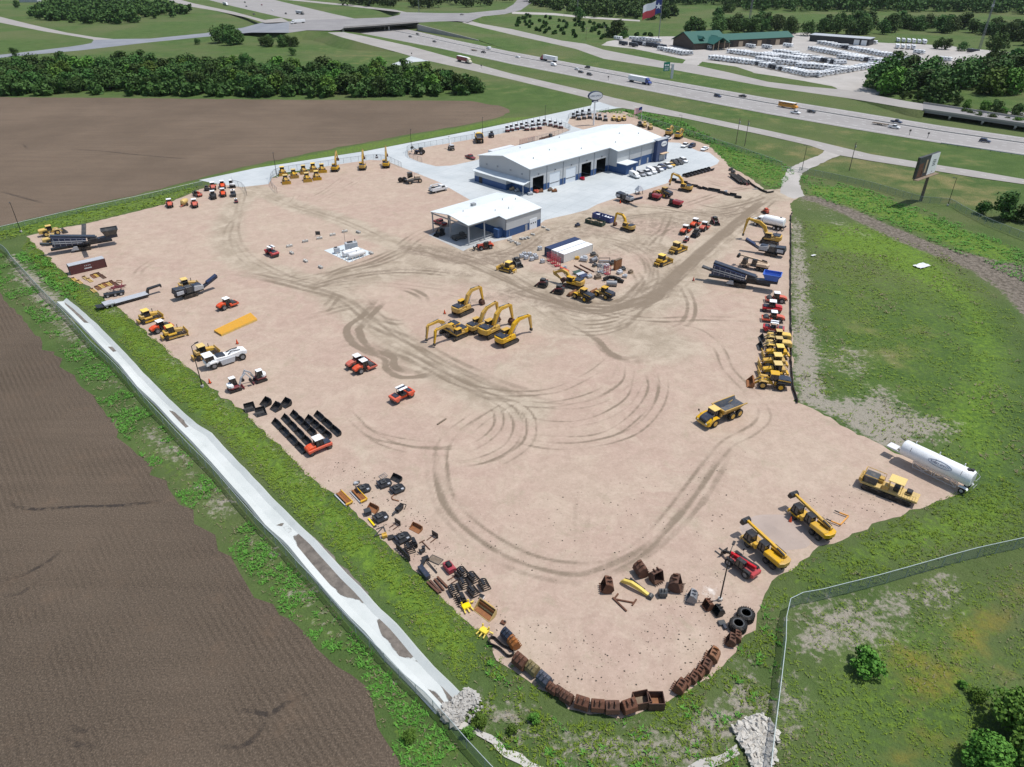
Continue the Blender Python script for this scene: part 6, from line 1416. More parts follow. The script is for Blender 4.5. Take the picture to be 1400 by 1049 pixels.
def hw(p,x,f,dirn,label,group=None,mats=None):
    a=HD(x,f); b=HD(x+4,f); d=(b-a).normalized()*dirn; return p.place((a.x,a.y,.04),math.atan2(d.y,d.x),label,group,mats)
def semip(c,t,s=None): return proto(semi,c,t,s)
CRM=paint('cream_paint',(.62,.58,.42),.4,dirt=.15)
hw(semip(BLUE,WHT),876,.60,1,'articulated lorry with blue cab and white trailer on the highway')
hw(semip(RED,WHT),749,.22,-1,'articulated lorry with red cab and white trailer on the highway')
a,b=at(622,82.5,.06),at(650,89,.06); d=b-a; semip(CRM,WHT,DRED).place((a+b)/2,math.atan2(d.y,d.x),'articulated lorry with cream cab and dark red trailer on the near slip road')
a,b=at(420,31,6.05),at(393,33.5,6.05); d=b-a; semip(WHT,WHT).place((a+b)/2,math.atan2(d.y,d.x),'white articulated lorry crossing the junction at the overpass',scale=.9)
a,b=at(402,18.5,.05),at(420,21,.05); d=b-a; semip(DSTEEL,CGREY).place((a+b)/2,math.atan2(d.y,d.x),'grey articulated lorry on the highway beyond the overpass')
a,b=at(302,6,.05),at(316,9,.05); d=b-a; semip(WHT,CGREY).place((a+b)/2,math.atan2(d.y,d.x),'white articulated lorry at the far left end of the highway')
TR='traffic on the highway'
for (x,f,dn,k_,c_,l) in [(757,.52,1,'van','white','white box van behind the white car on the highway'),(789,.5,1,'sedan','white','white car left of the dark pair on the highway'),(794,.66,1,'sedan','black','black car beside the white one on the highway'),(803,.2,-1,'suv','black','black car on the far carriageway above the dark pair'),(806,.72,1,'suv','grey','dark grey car leading the small group on the highway'),(708,.42,1,'sedan','white','white car behind the white box van'),(981,.55,1,'suv','navy','navy car right of the blue lorry'),(1015,.25,-1,'sedan','black','black car on the far carriageway right of the blue lorry'),(1109,.5,1,'sedan','black','black car ahead of the school bus'),(1087,.72,1,'pickup','white','white pickup beside the school bus'),(1222,.62,1,'pickup','white','white pickup beside the flat trailer'),(1225,.3,1,'pickup','navy','navy pickup overtaking the white pickup'),(1346,.62,1,'suv','navy','navy car alone at the right end of the highway'),
    (668,.2,-1,'van','white','white van on the far carriageway near the overpass'),(594,.6,1,'sedan','black','black car nearest the overpass'),(571,.3,1,'suv','grey','grey car just out of the overpass'),(561,.6,1,'sedan','black','black car second from the overpass'),(661,.62,1,'pickup','black','black pickup towing a flat trailer'),(512,.55,1,'suv','black','dark car under the overpass')]:
    hw(carp(k_,c_),x,f,dn,l,TR)
for (x,y,k_,c_,l) in [(373,15,'sedan','white','white car beyond the overpass'),(391,19.5,'pickup','grey','grey pickup beyond the overpass'),(337,9.5,'sedan','black','black car far beyond the overpass, lower lane'),(335,4,'suv','black','black car far beyond the overpass, upper lane'),(358,7.5,'sedan','red','dark red car far beyond the overpass')]: put(carp(k_,c_),(x-5,y-1.6),(x+5,y+1.6),l,TR)
put(carp('suv','black'),(343,19.5),(352,21.8),'black car on the slip road left of the overpass',z=3)
put(carp('sedan','black'),(627,21),(636,20.6),'black car on the cross road right of the overpass',z=6.05)
def bus():
    r=thing('school_bus','','bus')
    for x in (-3.0,3.4):
        for s in (1,-1): wheel(r,(x,s*1.0,.5),.5,.35)
    b=MB().prism([(-5.6,.6),(5.6,.6),(5.6,1.6),(4.4,1.8),(4.3,3.0),(-5.6,3.0)],-1.2,1.2).build('body',paint('bus_yellow',(.62,.27,.02),.4,dirt=.1),r,bevel=.1)
    MB().box((-.6,0,3.05),(9.6,2.2,.16)).build('roof',WHT,b); m=MB()
    for s in (1,-1):
        for k in range(10): m.box((-5.0+k*.92,s*1.205,2.35),(.72,.03,.6))
    m.box((4.38,0,2.4),(.06,2.0,.8),(0,-.1,0)).build('window',GLS,b); MB().box((0,1.21,1.5),(10.5,.03,.12)).box((0,-1.21,1.5),(10.5,.03,.12)).build('stripe',BLK,b); return r
hw(proto(bus),1077,.45,1,'yellow school bus with white roof on the highway')
def flat():
    r=thing('flat_trailer','','trailer'); MB().box((0,0,.8),(7.5,2.3,.25)).build('deck',WOOD,r); MB().bar((3.6,.6,.75),(5.2,0,.6),.15).bar((3.6,-.6,.75),(5.2,0,.6),.15).build('drawbar',BLK,r)
    for x in (-.8,.3):
        for s in (1,-1): wheel(r,(x,s*1.1,.38),.38,.25)
    return r
P=proto(flat); hw(P,1203,.56,1,'brown loaded flat trailer behind the white pickup',"flat trailers"); hw(P,648,.6,1,'low flat trailer behind the black pickup near the slip road',"flat trailers")
# ------------------------------------------------------------------ poles, signs, flags
def lamp():
    r=thing('light_pole','','street light'); MB().tube((0,0,0),(0,0,9.8),.12,8,.07).build('pole',BLK,r); MB().cyl((0,0,.25),.32,.5,'z',12).build('foot',CONC,r)
    MB().bar((0,0,9.75),(1.0,0,9.95),.09).box((1.3,0,9.97),(.8,.35,.14)).build('lamp_head',BLK,r); return r
P=proto(lamp)
for i,(x,y,a,l) in enumerate([(984,821,60,'tall black light pole by the telehandler and dark buckets'),(276.8,529.5,60,'black light pole on the left grass edge beside the mini excavators'),(29,317.5,-60,'black light pole in the far left grass corner'),(379,243,-70,'black light pole at the end of the bulldozer enclosure'),(563,208,-70,'black light pole behind the dark blue tractor'),(660,190,-80,'black light pole beside the yellow dump truck seen from behind'),(745,172,-80,'black light pole among the small machines behind the workshop'),(929,187,-150,'black light pole behind the two distant excavators'),(1096.3,232.4,-160,'black light pole beside the gate'),(1295.6,281.3,-160,'black light pole right of the billboard')]):
    P.place(at(x,y,0),R(a),l,'black light poles round the yard')
def util():
    r=thing('utility_pole','','utility pole'); MB().tube((0,0,0),(0,0,11.5),.17,8,.11).build('pole',WOOD,r); MB().box((0,0,10.6),(2.2,.12,.14)).build('crossarm',WOOD,r)
    MB().cyl((.35,0,9.5),.28,.9,'z',10).build('transformer',CGREY,r); return r
P=proto(util)
for x,y,l in [(1161,233.5,'brown utility pole between the gate and the billboard'),(1006,197,'brown utility pole, left of the pair behind the car park'),(1018,199.5,'brown utility pole, right of the pair behind the car park'),(771,24,'wooden pole by the far trees'),(826,52,'wooden pole left of the trailer dealer'),(801,55,'short wooden pole by the far frontage road')]: P.place(at(x,y,0),R(30),l,'utility poles')
mast=lambda: None
def tower():
    r=thing('lattice_mast','','mast'); m=MB()
    for i in range(3):
        a=2*PI*i/3; m.bar((math.cos(a)*1.2,math.sin(a)*1.2,0),(math.cos(a)*.5,math.sin(a)*.5,46),.3)
    for z in range(0,46,3):
        for i in range(3):
            a=2*PI*i/3;b=2*PI*(i+1)/3; k=1.2-.7*z/46; k2=1.2-.7*(z+3)/46; m.bar((math.cos(a)*k,math.sin(a)*k,z),(math.cos(b)*k2,math.sin(b)*k2,z+3),.12)
    m.build('lattice',STEEL,r); MB().box((0,0,41),(1.6,1.6,2.5)).build('antenna',CGREY,r); return r
P=proto(tower); P.place(at(1022,44,0),0,'tall grey lattice mast behind the green roofed building','lattice masts'); P.place(at(1339,67,0),0,'grey lattice mast beside the gravel heap on the right','lattice masts',scale=(.9,.9,.82))
P.place(at(573,20,0),0,'slim grey mast behind the overpass','lattice masts',scale=(.7,.7,.7)); P.place(at(789,24,0),.3,'grey mast at the far tree edge left of the big flag','lattice masts',scale=(.7,.7,.6))
s=thing('pole_sign','white oval sign with blue rim on a tall white pole','sign',loc=at(811.5,171.5,0),rz=R(20))
MB().tube((0,0,0),(0,0,11.5),.42,14,.38).build('pole',WHT,s,smooth=True)
m=MB().lathe([(-.7,1),(.7,1)],(0,0,0),'y',30); m.v=[(x*3.9,y,14.2+z*2.15) for x,y,z in m.v]; m=m.build('sign_box',NAVY,s)
for sg in (-1,1):
    f=MB().lathe([(-.03,1),(.03,1)],(0,0,0),'y',30); f.v=[(x*3.6,y+sg*.72,14.2+z*1.88) for x,y,z in f.v]; f=f.build('sign_face',WHT,s)
    text_mesh('lettering','KIRBY-SMITH',1.02,INK,f,frame(Vector((0,sg*.77,14.2)),(-sg,0,0),(0,0,1)),.012)
MB().box((0,0,11.6),(3.2,1.0,.8)).build('sign_neck',NAVY,s); MB().box((.1,-.53,11.6),(2.2,.06,.42)).build('neck_panel',WHT,s)
def flag(name,label,base,h,w,fh,drop,ang,texas,polem):
    r=thing(name,label,'flag',loc=at(*base,0),rz=R(ang)); MB().tube((0,0,0),(0,0,h),h*.012,8,h*.007).build('flagpole',polem,r)
    nx,ny=18,6; 
    def pt(u,v): 
        x=w*u*.93; return (x,.06*w*math.sin(u*7+v*.8)*u,h-.4-fh*v-drop*u**1.15+.03*w*math.sin(u*9))
    def part(nm,mat,u0,u1,v0,v1):
        mb=MB(); V=[];F=[]
        for i in range(nx+1):
            for j in range(ny+1): V.append(pt(u0+(u1-u0)*i/nx,v0+(v1-v0)*j/ny))
        for i in range(nx):
            for j in range(ny): a=i*(ny+1)+j; F.append([a,a+1,a+ny+2,a+ny+1])
        return mb.add(V,F)
    fr,fw,fb=MATS.get('flag_red') or paint('flag_red',(.55,.02,.035),.8,dirt=.02),MATS.get('flag_white') or paint('flag_white',(.78,.78,.80),.8,dirt=.02),MATS.get('flag_blue') or paint('flag_blue',(.015,.035,.20),.8,dirt=.02)
    if texas:
        bl=part('c',fb,0,.333,0,1).build('blue_field',fb,r); part('w',fw,.333,1,0,.5).build('white_stripe',fw,r); part('r',fr,.333,1,.5,1).build('red_stripe',fr,r)
        for sg in (-1,1):
            c=Vector(pt(.17,.5))+Vector((0,sg*.18,0)); V=[]
            for k in range(10):
                a=PI/2+PI*k/5; q=fh*(.26 if k%2==0 else .10); V.append((c.x+q*math.cos(a),c.y,c.z+q*math.sin(a)))
            MB().add(V+[tuple(c)],[[k,(k+1)%10,10] for k in range(10)]).build('star',fw,bl)
    else:
        m=MB(); m2=MB()
        for k in range(7):
            q=part('',fr,.0 if k>=4 else .4,1,k*2/13,(k*2+1)/13); m.add(q.v,q.f)
            if k<6: q=part('',fw,.0 if k>=3 else .4,1,(k*2+1)/13,(k*2+2)/13); m2.add(q.v,q.f)
        m.build('red_stripes',fr,r); m2.build('white_stripes',fw,r); part('',fb,0,.4,0,7/13).build('blue_canton',fb,r)
    return r
flag('state_flag','huge flag with blue hoist, white star, white and red stripes on a tall pole',(900,56.5),36,18,12,6.5,172,True,STEEL)
flag('national_flag','striped red and white flag with blue corner on a white flagpole behind the workshop',(876,171),9.2,4.6,2.7,1.0,192,False,WHT)
b=thing('billboard','large two-part billboard on a single brown post beside the highway','billboard')
A=at(1264,220.6,16.75); B=at(1294,210.7,16.75); d=(B-A).normalized(); c=(A+B)/2; b.location=at(1260.3,274.9,0)
W_=14.2; b.rotation_euler=(0,0,math.atan2(d.y,d.x)); off=(c-Vector(b.location)); ox=off.x*d.x+off.y*d.y; ox=max(-4,min(4,ox))
MB().tube((0,.4,0),(0,.4,12),.55,12,.45).build('post',WOOD,b)
MB().box((ox,.35,13.3),(W_,.7,7.2)).build('panel_box',DSTEEL,b); MB().box((ox,.7,13.3),(W_+.2,.2,7.3)).build('panel_back',BLK,b)
MB().box((ox,-.7,9.55),(W_+1.2,1.5,.16)).box((ox,.3,9.4),(W_,.4,.4)).build('catwalk',WOOD,b)
e=MB().box((ox-W_*.22,-.03,13.3),(W_*.56,.05,7.0)).build('dark_picture',BLUEBLK,b)
MB().plan([(ox-1.9,-.09),(ox-.7,-.09),(ox-.7,-.06),(ox-1.9,-.06)],11.0,15.4).build('tan_shape',WOODL,e); MB().box((ox-5,-.075,12.4),(3.2,.03,4.6)).box((ox-3.4,-.075,11.2),(1.2,.03,2.4)).build('dark_shape',RUST,e)
e=MB().box((ox+W_*.28,-.03,13.3),(W_*.44,.05,7.0)).build('white_picture',WHT,b); m=MB()
for z,w_ in ((14.6,2.2),(14.0,2.6),(13.4,1.8),(12.8,2.2),(10.6,.6)): m.box((ox+W_*.3,-.07,z),(w_,.03,.26))
m.build('text_bars',BLUEBLK,e)
g=thing('highway_sign','green highway direction sign on a grey post beside the highway','road sign',loc=at(918,107.5,0),rz=R(18))
MB().box((0,0,4.6),(1.5,1.0,9.2)).build('column',CGREY,g); s_=MB().box((-4.6,0,7.7),(4.6,.25,5.6)).bar((-2.6,.2,8.6),(0,.2,8.6),.3).bar((-2.6,.2,6.5),(0,.2,6.5),.3).build('sign_panel',paint('sign_green',(.0,.16,.11),.5,dirt=.08),g)
m=MB().box((-5.6,-.16,8.6),(1.3,.05,1.2)).box((-3.7,-.16,8.6),(1.3,.05,1.2))
for z in (7.0,6.2,5.6): m.box((-4.8+z*.03,-.16,z),(3.0,.05,.3))
m.build('sign_marks',WHT,s_)
def marker():
    r=thing('marker_post','','post'); MB().box((0,0,.7),(.12,.12,1.4)).box((0,0,1.6),(.7,.06,.6)).build('post',DSTEEL,r); return r
P=proto(marker)
for i,(x,y) in enumerate([(831.5,110),(1268,189),(1243,185),(658,94),(563,77),(484,49)]): P.place(at(x,y,0),0,'small roadside marker, %s from the right along the road'%ORD[[2,0,1,3,4,5][i]],'roadside markers',scale=1.4)
r=thing('fence_sign','small white notice hanging on the mesh fence near the excavators','sign',loc=at(515.5,219.3,0),rz=R(10)); MB().box((0,-.1,1.2),(1.3,.05,.9)).build('panel',WHT,r); MB().box((0,-.14,1.25),(.9,.03,.35)).box((0,-.1,2.1),(.7,.05,.6)).build('marks',BLK,r)
# ------------------------------------------------------------------ fences
def meshmat(name,col,alpha):
    m,nt,b=newmat(name); t=NT(nt); p=t.obj(); b.inputs['Base Color'].default_value=(*col,1); b.inputs['Roughness'].default_value=.6; b.inputs['Metallic'].default_value=.3
    n=t.noise(p,1.2,4,.6); t.l(t.math('ADD',t.math('MULTIPLY',n,.25),alpha-.12),b.inputs['Alpha']); return m
MESHG=meshmat('chain_link',(.20,.25,.245),.5); MESHL=meshmat('chain_link_light',(.30,.34,.35),.16); MESHF=meshmat('chain_link_far',(.13,.21,.18),.34); RAIL=paint('galvanised_rail',(.36,.42,.42),.45,.2,dirt=.2)
def fence(px,h,label,mat,step=3.2,rail=RAIL,pw=.07,bottom=0,name='mesh_fence',postm=RAIL):
    P=[at(x,y,0) for x,y in px]; r=thing(name,label,'fence'); S=smooth_path(P,step)
    V=[];F=[]
    for p in S: V+=[(p.x,p.y,bottom),(p.x,p.y,h)]
    for i in range(len(S)-1): F.append([2*i,2*i+2,2*i+3,2*i+1])
    MB().add(V,F).build('mesh_panel',mat,r); m=MB()
    for a,b_ in zip(S,S[1:]): m.bar((a.x,a.y,h),(b_.x,b_.y,h),.075)
    if rail: m.build('top_rail',rail,r)
    T=[0]
    for a,b_ in zip(S,S[1:]): T.append(T[-1]+(b_-a).length)
    n=min(98,int(T[-1]/step)); pm=None
    for i in range(n+1):
        s_=T[-1]*i/n; j=max(k for k in range(len(T)) if T[k]<=s_+1e-6); j=min(j,len(S)-2); q=S[j].lerp(S[j+1],(s_-T[j])/(T[j+1]-T[j]+1e-9))
        if pm is None: o=MB().box((0,0,(h+.05)/2),(pw,pw,h+.05)).build('post',postm,r); pm=o.data; o.location=(q.x,q.y,0)
        else: o=bpy.data.objects.new('post',pm); reg(o,r); o.location=(q.x,q.y,0)
    return r
fence([(-70,300),(0,340),(20,361),(40,383),(60,405),(80,425),(94,440),(112,460),(130,480),(152,500),(174,523),(206,560),(232,588),(260,618),(290,648),(316,678),(354,722),(384,752),(412,784),(440,812),(470,848),(500,880),(526,906),(554,936),(582,960),(600,980),(618,1000),(640,1026),(690,1080)],2.0,'long chain-link fence on the far side of the concrete drainage channel',MESHG)
fence([(1048,1075),(1054,1020),(1063,950),(1070,890),(1076.5,834),(1120,821),(1200,800.5),(1260,783.5),(1330,764),(1400,748.5),(1500,724)],2.3,'chain-link fence turning a corner in the near right grass',MESHG)
fence([(1092,236),(1143,246.5),(1191,257.5),(1239,271.5),(1262,277.5),(1296,280),(1313,289.5),(1352,309),(1400,328),(1480,362)],2.2,'chain-link fence through the grass from the gate towards the right',MESHF)
fence([(868,161),(905,173),(960,191),(1014,209),(1068,229)],2.2,'chain-link fence behind the car park up to the gate',MESHF)
fence([(-60,330),(0,317),(100,293.5),(200,271.5),(277,253.5)],1.6,'chain-link fence with a bright white top rail at the far left field edge',MESHF,rail=WHT)
fence([(379,264),(371,254),(372.5,243),(384,236),(424,230),(479,222),(506,218.6),(526,219.2),(545,227),(549,229.5)],2.1,'mesh fence curving round the bulldozer enclosure',MESHL,postm=DSTEEL,rail=STEEL)
fence([(577,222.5),(560,216),(556.5,210),(558,206),(566,204),(591,199.4),(649,189.6),(690,181.3),(747,171.4),(768,172.6),(779.5,178),(760,185.5),(722,196)],2.1,'mesh fence round the pink gravel enclosure behind the workshop',MESHL,postm=DSTEEL,rail=STEEL)
fence([(776.5,166),(777,163),(780.5,160),(797,158.6),(818,156.6),(832,152.8)],2.1,'mesh fence round the small enclosure by the sign pole',MESHL,postm=DSTEEL,rail=STEEL)
fence([(318,253.5),(331,257),(337,265),(337.8,268)],2.1,'short curved mesh fence beside the far left rollers',MESHL,postm=DSTEEL,rail=STEEL)
SILT=paint('silt_fence_fabric',(.02,.02,.021),.8,dirt=.15)
def silt(px,h,label):
    P=smooth_path([at(x,y,0) for x,y in px],2); r=thing('silt_fence',label,'fence'); m=MB()
    for i,(a,b_) in enumerate(zip(P,P[1:])):
        j=Vector((.25*noise.noise(Vector((i*.7,0,0))),.25*noise.noise(Vector((0,i*.7,0))),0)); j2=Vector((.25*noise.noise(Vector(((i+1)*.7,0,0))),.25*noise.noise(Vector((0,(i+1)*.7,0))),0)); m.bar(a+j+Vector((0,0,h/2)),b_+j2+Vector((0,0,h/2)),.12,h)
    m.build('fabric',SILT,r); m=MB()
    for q in P[::2]: m.box((q.x,q.y,(h+.25)/2),(.06,.06,h+.25))
    m.build('stakes',WOOD,r); return r
silt([(1083,292),(1081,300),(1081,340),(1080.5,400),(1081,450),(1081.5,500),(1084,532),(1090,552)],.85,'black silt fence along the right edge of the yard')
silt([(1022,248),(1030,255),(1041,261.5),(1048,264)],.8,'black silt fence between the rubber belts and the gate'); silt([(1047,264.8),(1058,263.5)],.7,'short black silt fence at the foot of the gate driveway')
r=thing('gate','grey double mesh gate across the pale driveway','gate')
A,B=at(1069,234,0),at(1092,235.5,0); m=MB()
for f in (0,.48,.52,1): q=A.lerp(B,f); m.box((q.x,q.y,1.0),(.1,.1,2.0))
m.build('post',RAIL,r); m=MB()
for z in (.2,1.0,1.9): m.bar((A.x,A.y,z),(B.x,B.y,z),.06)
m.bar((A.x,A.y,.2),(A.lerp(B,.48).x,A.lerp(B,.48).y,1.9),.05).bar((B.x,B.y,.2),(A.lerp(B,.52).x,A.lerp(B,.52).y,1.9),.05).build('frame',RAIL,r)
# guard rail of the highway at the right edge
r=thing('guard_rail','long grey steel guard rail along the near edge of the highway on the right','guard rail'); m=MB(); P=smooth_path([at(1286,197.5),at(1340,205.5),at(1400,214.5),at(1500,229)],4); 
for a,b_ in zip(P,P[1:]): m.bar(a+Vector((0,0,.65)),b_+Vector((0,0,.65)),.1,.32)
m.build('rail',CGREY,r)
for q in P[::1]: MB().box((q.x,q.y,.35),(.15,.15,.7)).build('post',DSTEEL,r)
# ------------------------------------------------------------------ attachments and loose equipment
def skid_bucket():
    r=thing('loader_bucket','','bucket'); m=bucket_mesh(2.1,[(-.45,.85),(-.5,.5),(-.42,.18),(-.1,.05),(.62,.04)],0,.1,.05); m.build('shell',BLK,r)
    MB().box((-.58,0,.5),(.14,1.2,.5)).build('mount_plate',BLUEBLK,r); return r
BKT=proto(skid_bucket); G='black loader buckets in rows beside the orange roller'
rows=[((374,577),(417,621),4),((387,571),(425,611),4),((399,566),(431,597),4),((419.5,572.5),(452,600.5),4),((431.5,567),(465,597),3)]
for ri,(a,b,n) in enumerate(rows):
    pa,pb=at(*a),at(*b); dd=pb-pa; ang=math.atan2(dd.y,dd.x)-PI/2
    for i in range(n):
        q=pa.lerp(pb,(i+.5)/n); BKT.place((q.x,q.y,GZ),ang,'black loader bucket, %s from the far end of the %s row'%(ORD[i],['leftmost','second','third','fourth','rightmost'][ri]),G,scale=(.9,dd.length/n/2.3,1.1))
G='black buckets beyond the long rows'
for x,y,a,l in [(342,560,-60,'smaller black bucket at the grass edge, left one'),(357,566,-60,'smaller black bucket at the grass edge, right one'),(364,553,-130,'big black bucket farthest from the grass, left'),(378,559.5,-130,'big black bucket nearest the long rows'),(391.5,554,-130,'big black bucket farthest right')]: putd(BKT,(x,y),a,l,G,scale=(1.5,.95,1.45))
for x,y,a,l in [(542,656,-125,'black bucket lying behind the mower decks'),(510,697,-125,'small rusty bucket beside the dark box'),(569,724,-125,'rusty brown bucket lying alone on the gravel')]: putd(BKT,(x,y),a,l,'small buckets among the attachments',mats=None if 'black' in l else {'black_paint':RUST2,'blue_black_paint':RUST},scale=.95)
def deck():
    r=thing('mower_deck','','mower attachment'); MB().plan([(-1.0,-1.0),(.7,-1.0),(1.1,-.6),(1.1,.6),(.7,1.0),(-1.0,1.0)],.15,.42).build('deck',BLK,r,bevel=.03)
    MB().box((-.2,0,.55),(.9,.7,.25)).cyl((0,.1,.75),.22,.3,'z',10).build('motor',DSTEEL,r); MB().box((-1.1,0,.55),(.15,1.2,.7)).build('mount_plate',BLUEBLK,r)
    MB().box((.5,-.7,.5),(.4,.3,.15)).build('label_plate',CGREY,r); MB().path([(-.9,.5,.7),(-.3,.6,.9),(.1,.2,.8)],.06).build('hose',BLK,r); return r
P=proto(deck); G='black mower decks on the left gravel'
for x,y,a,l in [(497.5,670,30,'black mower deck next to the rusty blades'),(526,662.5,30,'black mower deck, upper middle, by a grey grate'),(544,670,35,'black mower deck with pale plate, upper right'),(521,709,35,'black mower deck with dark red edge'),(551,737,35,'black mower deck, lowest of the five')]: putd(P,(x,y),a,l,G,scale=1.05)
def grap():
    r=thing('grapple','','grapple'); m=MB()
    for i in range(5):
        y=-.8+i*.4; m.path([(-.4,y,.9),(.1,y,1.05),(.6,y,.8),(.85,y,.35)],.1,.16); m.path([(-.4,y,.5),(-.3,y,.1),(.4,y,.06),(.95,y,.12)],.1,.14)
    m.box((-.45,0,.55),(.14,1.7,.8)).build('claws',BLK,r); MB().box((-.1,0,1.15),(.4,1.2,.3)).build('head',BLK,r); return r
P=proto(grap); G='black grapples on the near left gravel'
for x,y,l in [(632,786,'black grapple nearest the red tiller'),(646,793,'black grapple, top right of the cluster'),(633,801,'black grapple in the middle of the cluster'),(661,803,'black grapple farthest right'),(619.5,811,'black grapple farthest left by the rails'),(646,812,'black grapple, lower right of the cluster'),(631,822,'black grapple, lowest of the cluster'),(565,746,'black grapple beside the lowest mower deck'),(559,753,'black grapple overlapping its neighbour by the black rack')]: putd(P,(x,y),random.choice((25,205,35)),l,G,scale=.95)
def forks():
    r=thing('pallet_fork','','fork'); MB().box((0,0,.55),(.1,1.3,.9)).build('backrest',BLK,r)
    for y in (-.4,.4): MB().box((.7,y,.1),(1.4,.13,.06)).build('tine',RUST,r)
    return r
P=proto(forks); putd(P,(595,734),-130,'pallet fork with two rusty tines standing apart on the gravel'); putd(P,(544,717),-130,'black pallet fork beside the trencher'); putd(P,(625,790),-140,'pallet fork with tines by the black grapples')
def simple(name,label,cat,parts,pos,deg=0,group=None,z=GZ,scale=1):
    r=thing(name,label,cat,group,loc=at(*pos,z),rz=R(deg)); r.scale=(scale,)*3
    for nm,mb,mt,bv in parts: mb.build(nm,mt,r,bevel=bv)
    return r
def span(name,label,cat,a,b,parts,group=None):
    pa,pb=at(*a,GZ),at(*b,GZ); d=pb-pa; r=thing(name,label,cat,group,loc=(pa+pb)/2,rz=math.atan2(d.y,d.x))
    for nm,f,mt,bv in parts: f(d.length).build(nm,mt,r,bevel=bv)
    return r
for a,b,l in [((462,675),(478,691),'rusty yellow blade lying at the grass edge'),((483,671),(498,687),'rusty yellow blade next to the black mower deck')]:
    span('blade',l,'blade',a,b,[('moldboard',lambda L:MB().box((0,.35,.25),(L,.5,.12),(.4,0,0)).box((0,-.1,.2),(L,.5,.12),(-.4,0,0)),RUST2,.02),('yellow_edge',lambda L:MB().box((0,.65,.4),(L,.14,.2)).box((L/2-.15,0,.3),(.3,1.2,.25)),YEL,0),('rail',lambda L:MB().bar((-L/2,-.6,.1),(L/2,-.6,.1),.16),CGREY,0)],'rusty yellow blades at the grass edge')
simple('crate','dark closed box next to a small rusty bucket','box',[('box',MB().box((0,0,.4),(1.0,1.0,.8)),BLUEBLK,.05),('lid',MB().box((0,0,.83),(1.05,1.05,.08)),DSTEEL,0)],(503,703),30)
simple('hydraulic_unit','small grey unit lying above the mower decks','equipment',[('body',MB().box((0,0,.25),(.8,.6,.4)),CGREY,.08),('motor',MB().cyl((.4,.1,.3),.2,.5,'x',10),DSTEEL,0)],(487,662),20)
simple('grate','grey grate leaning behind the upper mower deck','grate',[('bars',MB().path([(-.6,-.5,.1),(-.6,.5,.1),(.6,.5,.3),(.6,-.5,.3),(-.6,-.5,.1)],.06).path([(-.2,-.5,.15),(-.2,.5,.15)],.05).path([(.2,-.5,.2),(.2,.5,.2)],.05),STEEL,0)],(524,652),40)
simple('lifting_hook','rusty orange curved hook on the gravel below a mower deck','hook',[('arm',MB().path([(-1,0,.1),(.2,.2,.1),(.7,-.2,.1),(.7,-.9,.1),(.3,-1.1,.1)],.14),RUST2,0)],(539,683),150)
simple('trencher','black trencher attachment with round guard','trencher',[('body',MB().box((0,0,.5),(1.4,.8,.6)).cyl((.5,0,.5),.5,.3,'y',14),BLK,.05),('chain_bar',MB().box((-1.0,.1,.35),(1.2,.25,.3)),DSTEEL,0),('frame',MB().path([(.6,-.6,.1),(.9,-.8,.9),(.6,.3,1)],.1),BLK,0)],(546,698),60)
span('lifting_bar','yellow square bar lying beside the striped frame','bar',(504,710),(513,721),[('bar',lambda L:MB().bar((-L/2,0,.15),(L/2,0,.15),.25),paint('bright_yellow_paint',(.75,.55,.03),.4,dirt=.1),0),('end_plate',lambda L:MB().box((L/2,0,.2),(.1,.5,.4)),DSTEEL,0)])
simple('scrap_beams','black angle frame on the ground at the grass edge','frame',[('beams',MB().path([(-.9,-.9,.1),(1.0,-.7,.1),(.9,.8,.1),(-.9,-.9,.1)],.12).path([(-.3,.6,.1),(.9,.8,.1)],.1),DSTEEL,0)],(518,727),20)
simple('coupler','yellow coupler with black base next to the angle frame','coupler',[('coupler',MB().box((0,0,.35),(.8,.5,.5)).bar((-.4,.3,.6),(.4,.3,.7),.15),YEL,.04),('base',MB().box((.9,-.5,.2),(.9,.9,.3)),BLK,.03)],(526,735),20)
span('rack','long black slotted rack standing at the grass edge','rack',(543,750),(560,767),[('frame',lambda L:MB().bar((-L/2,0,.2),(L/2,0,.2),.15).bar((-L/2,0,1.0),(L/2,0,1.0),.15),BLK,0),('uprights',lambda L:(lambda m:[m.bar((-L/2+L*i/6,0,0),(-L/2+L*i/6,0,1.1),.22) for i in range(7)] and m)(MB()),BLK,0)])
simple('motor_head','small black auger motor on the gravel','equipment',[('body',MB().box((0,0,.35),(.7,.5,.5)).cyl((.3,.2,.5),.25,.6,'z',10),BLK,.05),('bracket',MB().box((-.4,0,.4),(.1,.8,.6)),DSTEEL,0)],(578,755),40)
span('towing_bar','rusty T-shaped bar lying by the pallet fork','bar',(577,741),(588,752),[('bar',lambda L:MB().bar((-L/2,0,.08),(L/2,0,.08),.12).bar((-L/2,-.5,.08),(-L/2,.5,.08),.12),RUST,0)])
simple('wire_screen','grey wire mesh panel lying flat by the red tiller','panel',[('frame',MB().path([(-1,-.6,.1),(1,-.6,.1),(1,.6,.1),(-1,.6,.1),(-1,-.6,.1)],.08),DSTEEL,0),('mesh',MB().box((0,0,.09),(1.9,1.1,.03)),WOOD,0)],(595.5,766),-30)
simple('box_blade','black box blade with long arm at the grass edge','blade',[('blade',MB().box((0,0,.4),(2.6,.8,.7)),BLUEBLK,.05),('arm',MB().bar((-1.2,.2,.5),(-2.2,1.4,.4),.4).bar((-2.4,1.0,.3),(-2.2,2.0,.4),.7,.5).bar((-1.8,1.5,.3),(1.0,1.6,.2),.15),BLK,0)],(580,785),-55)
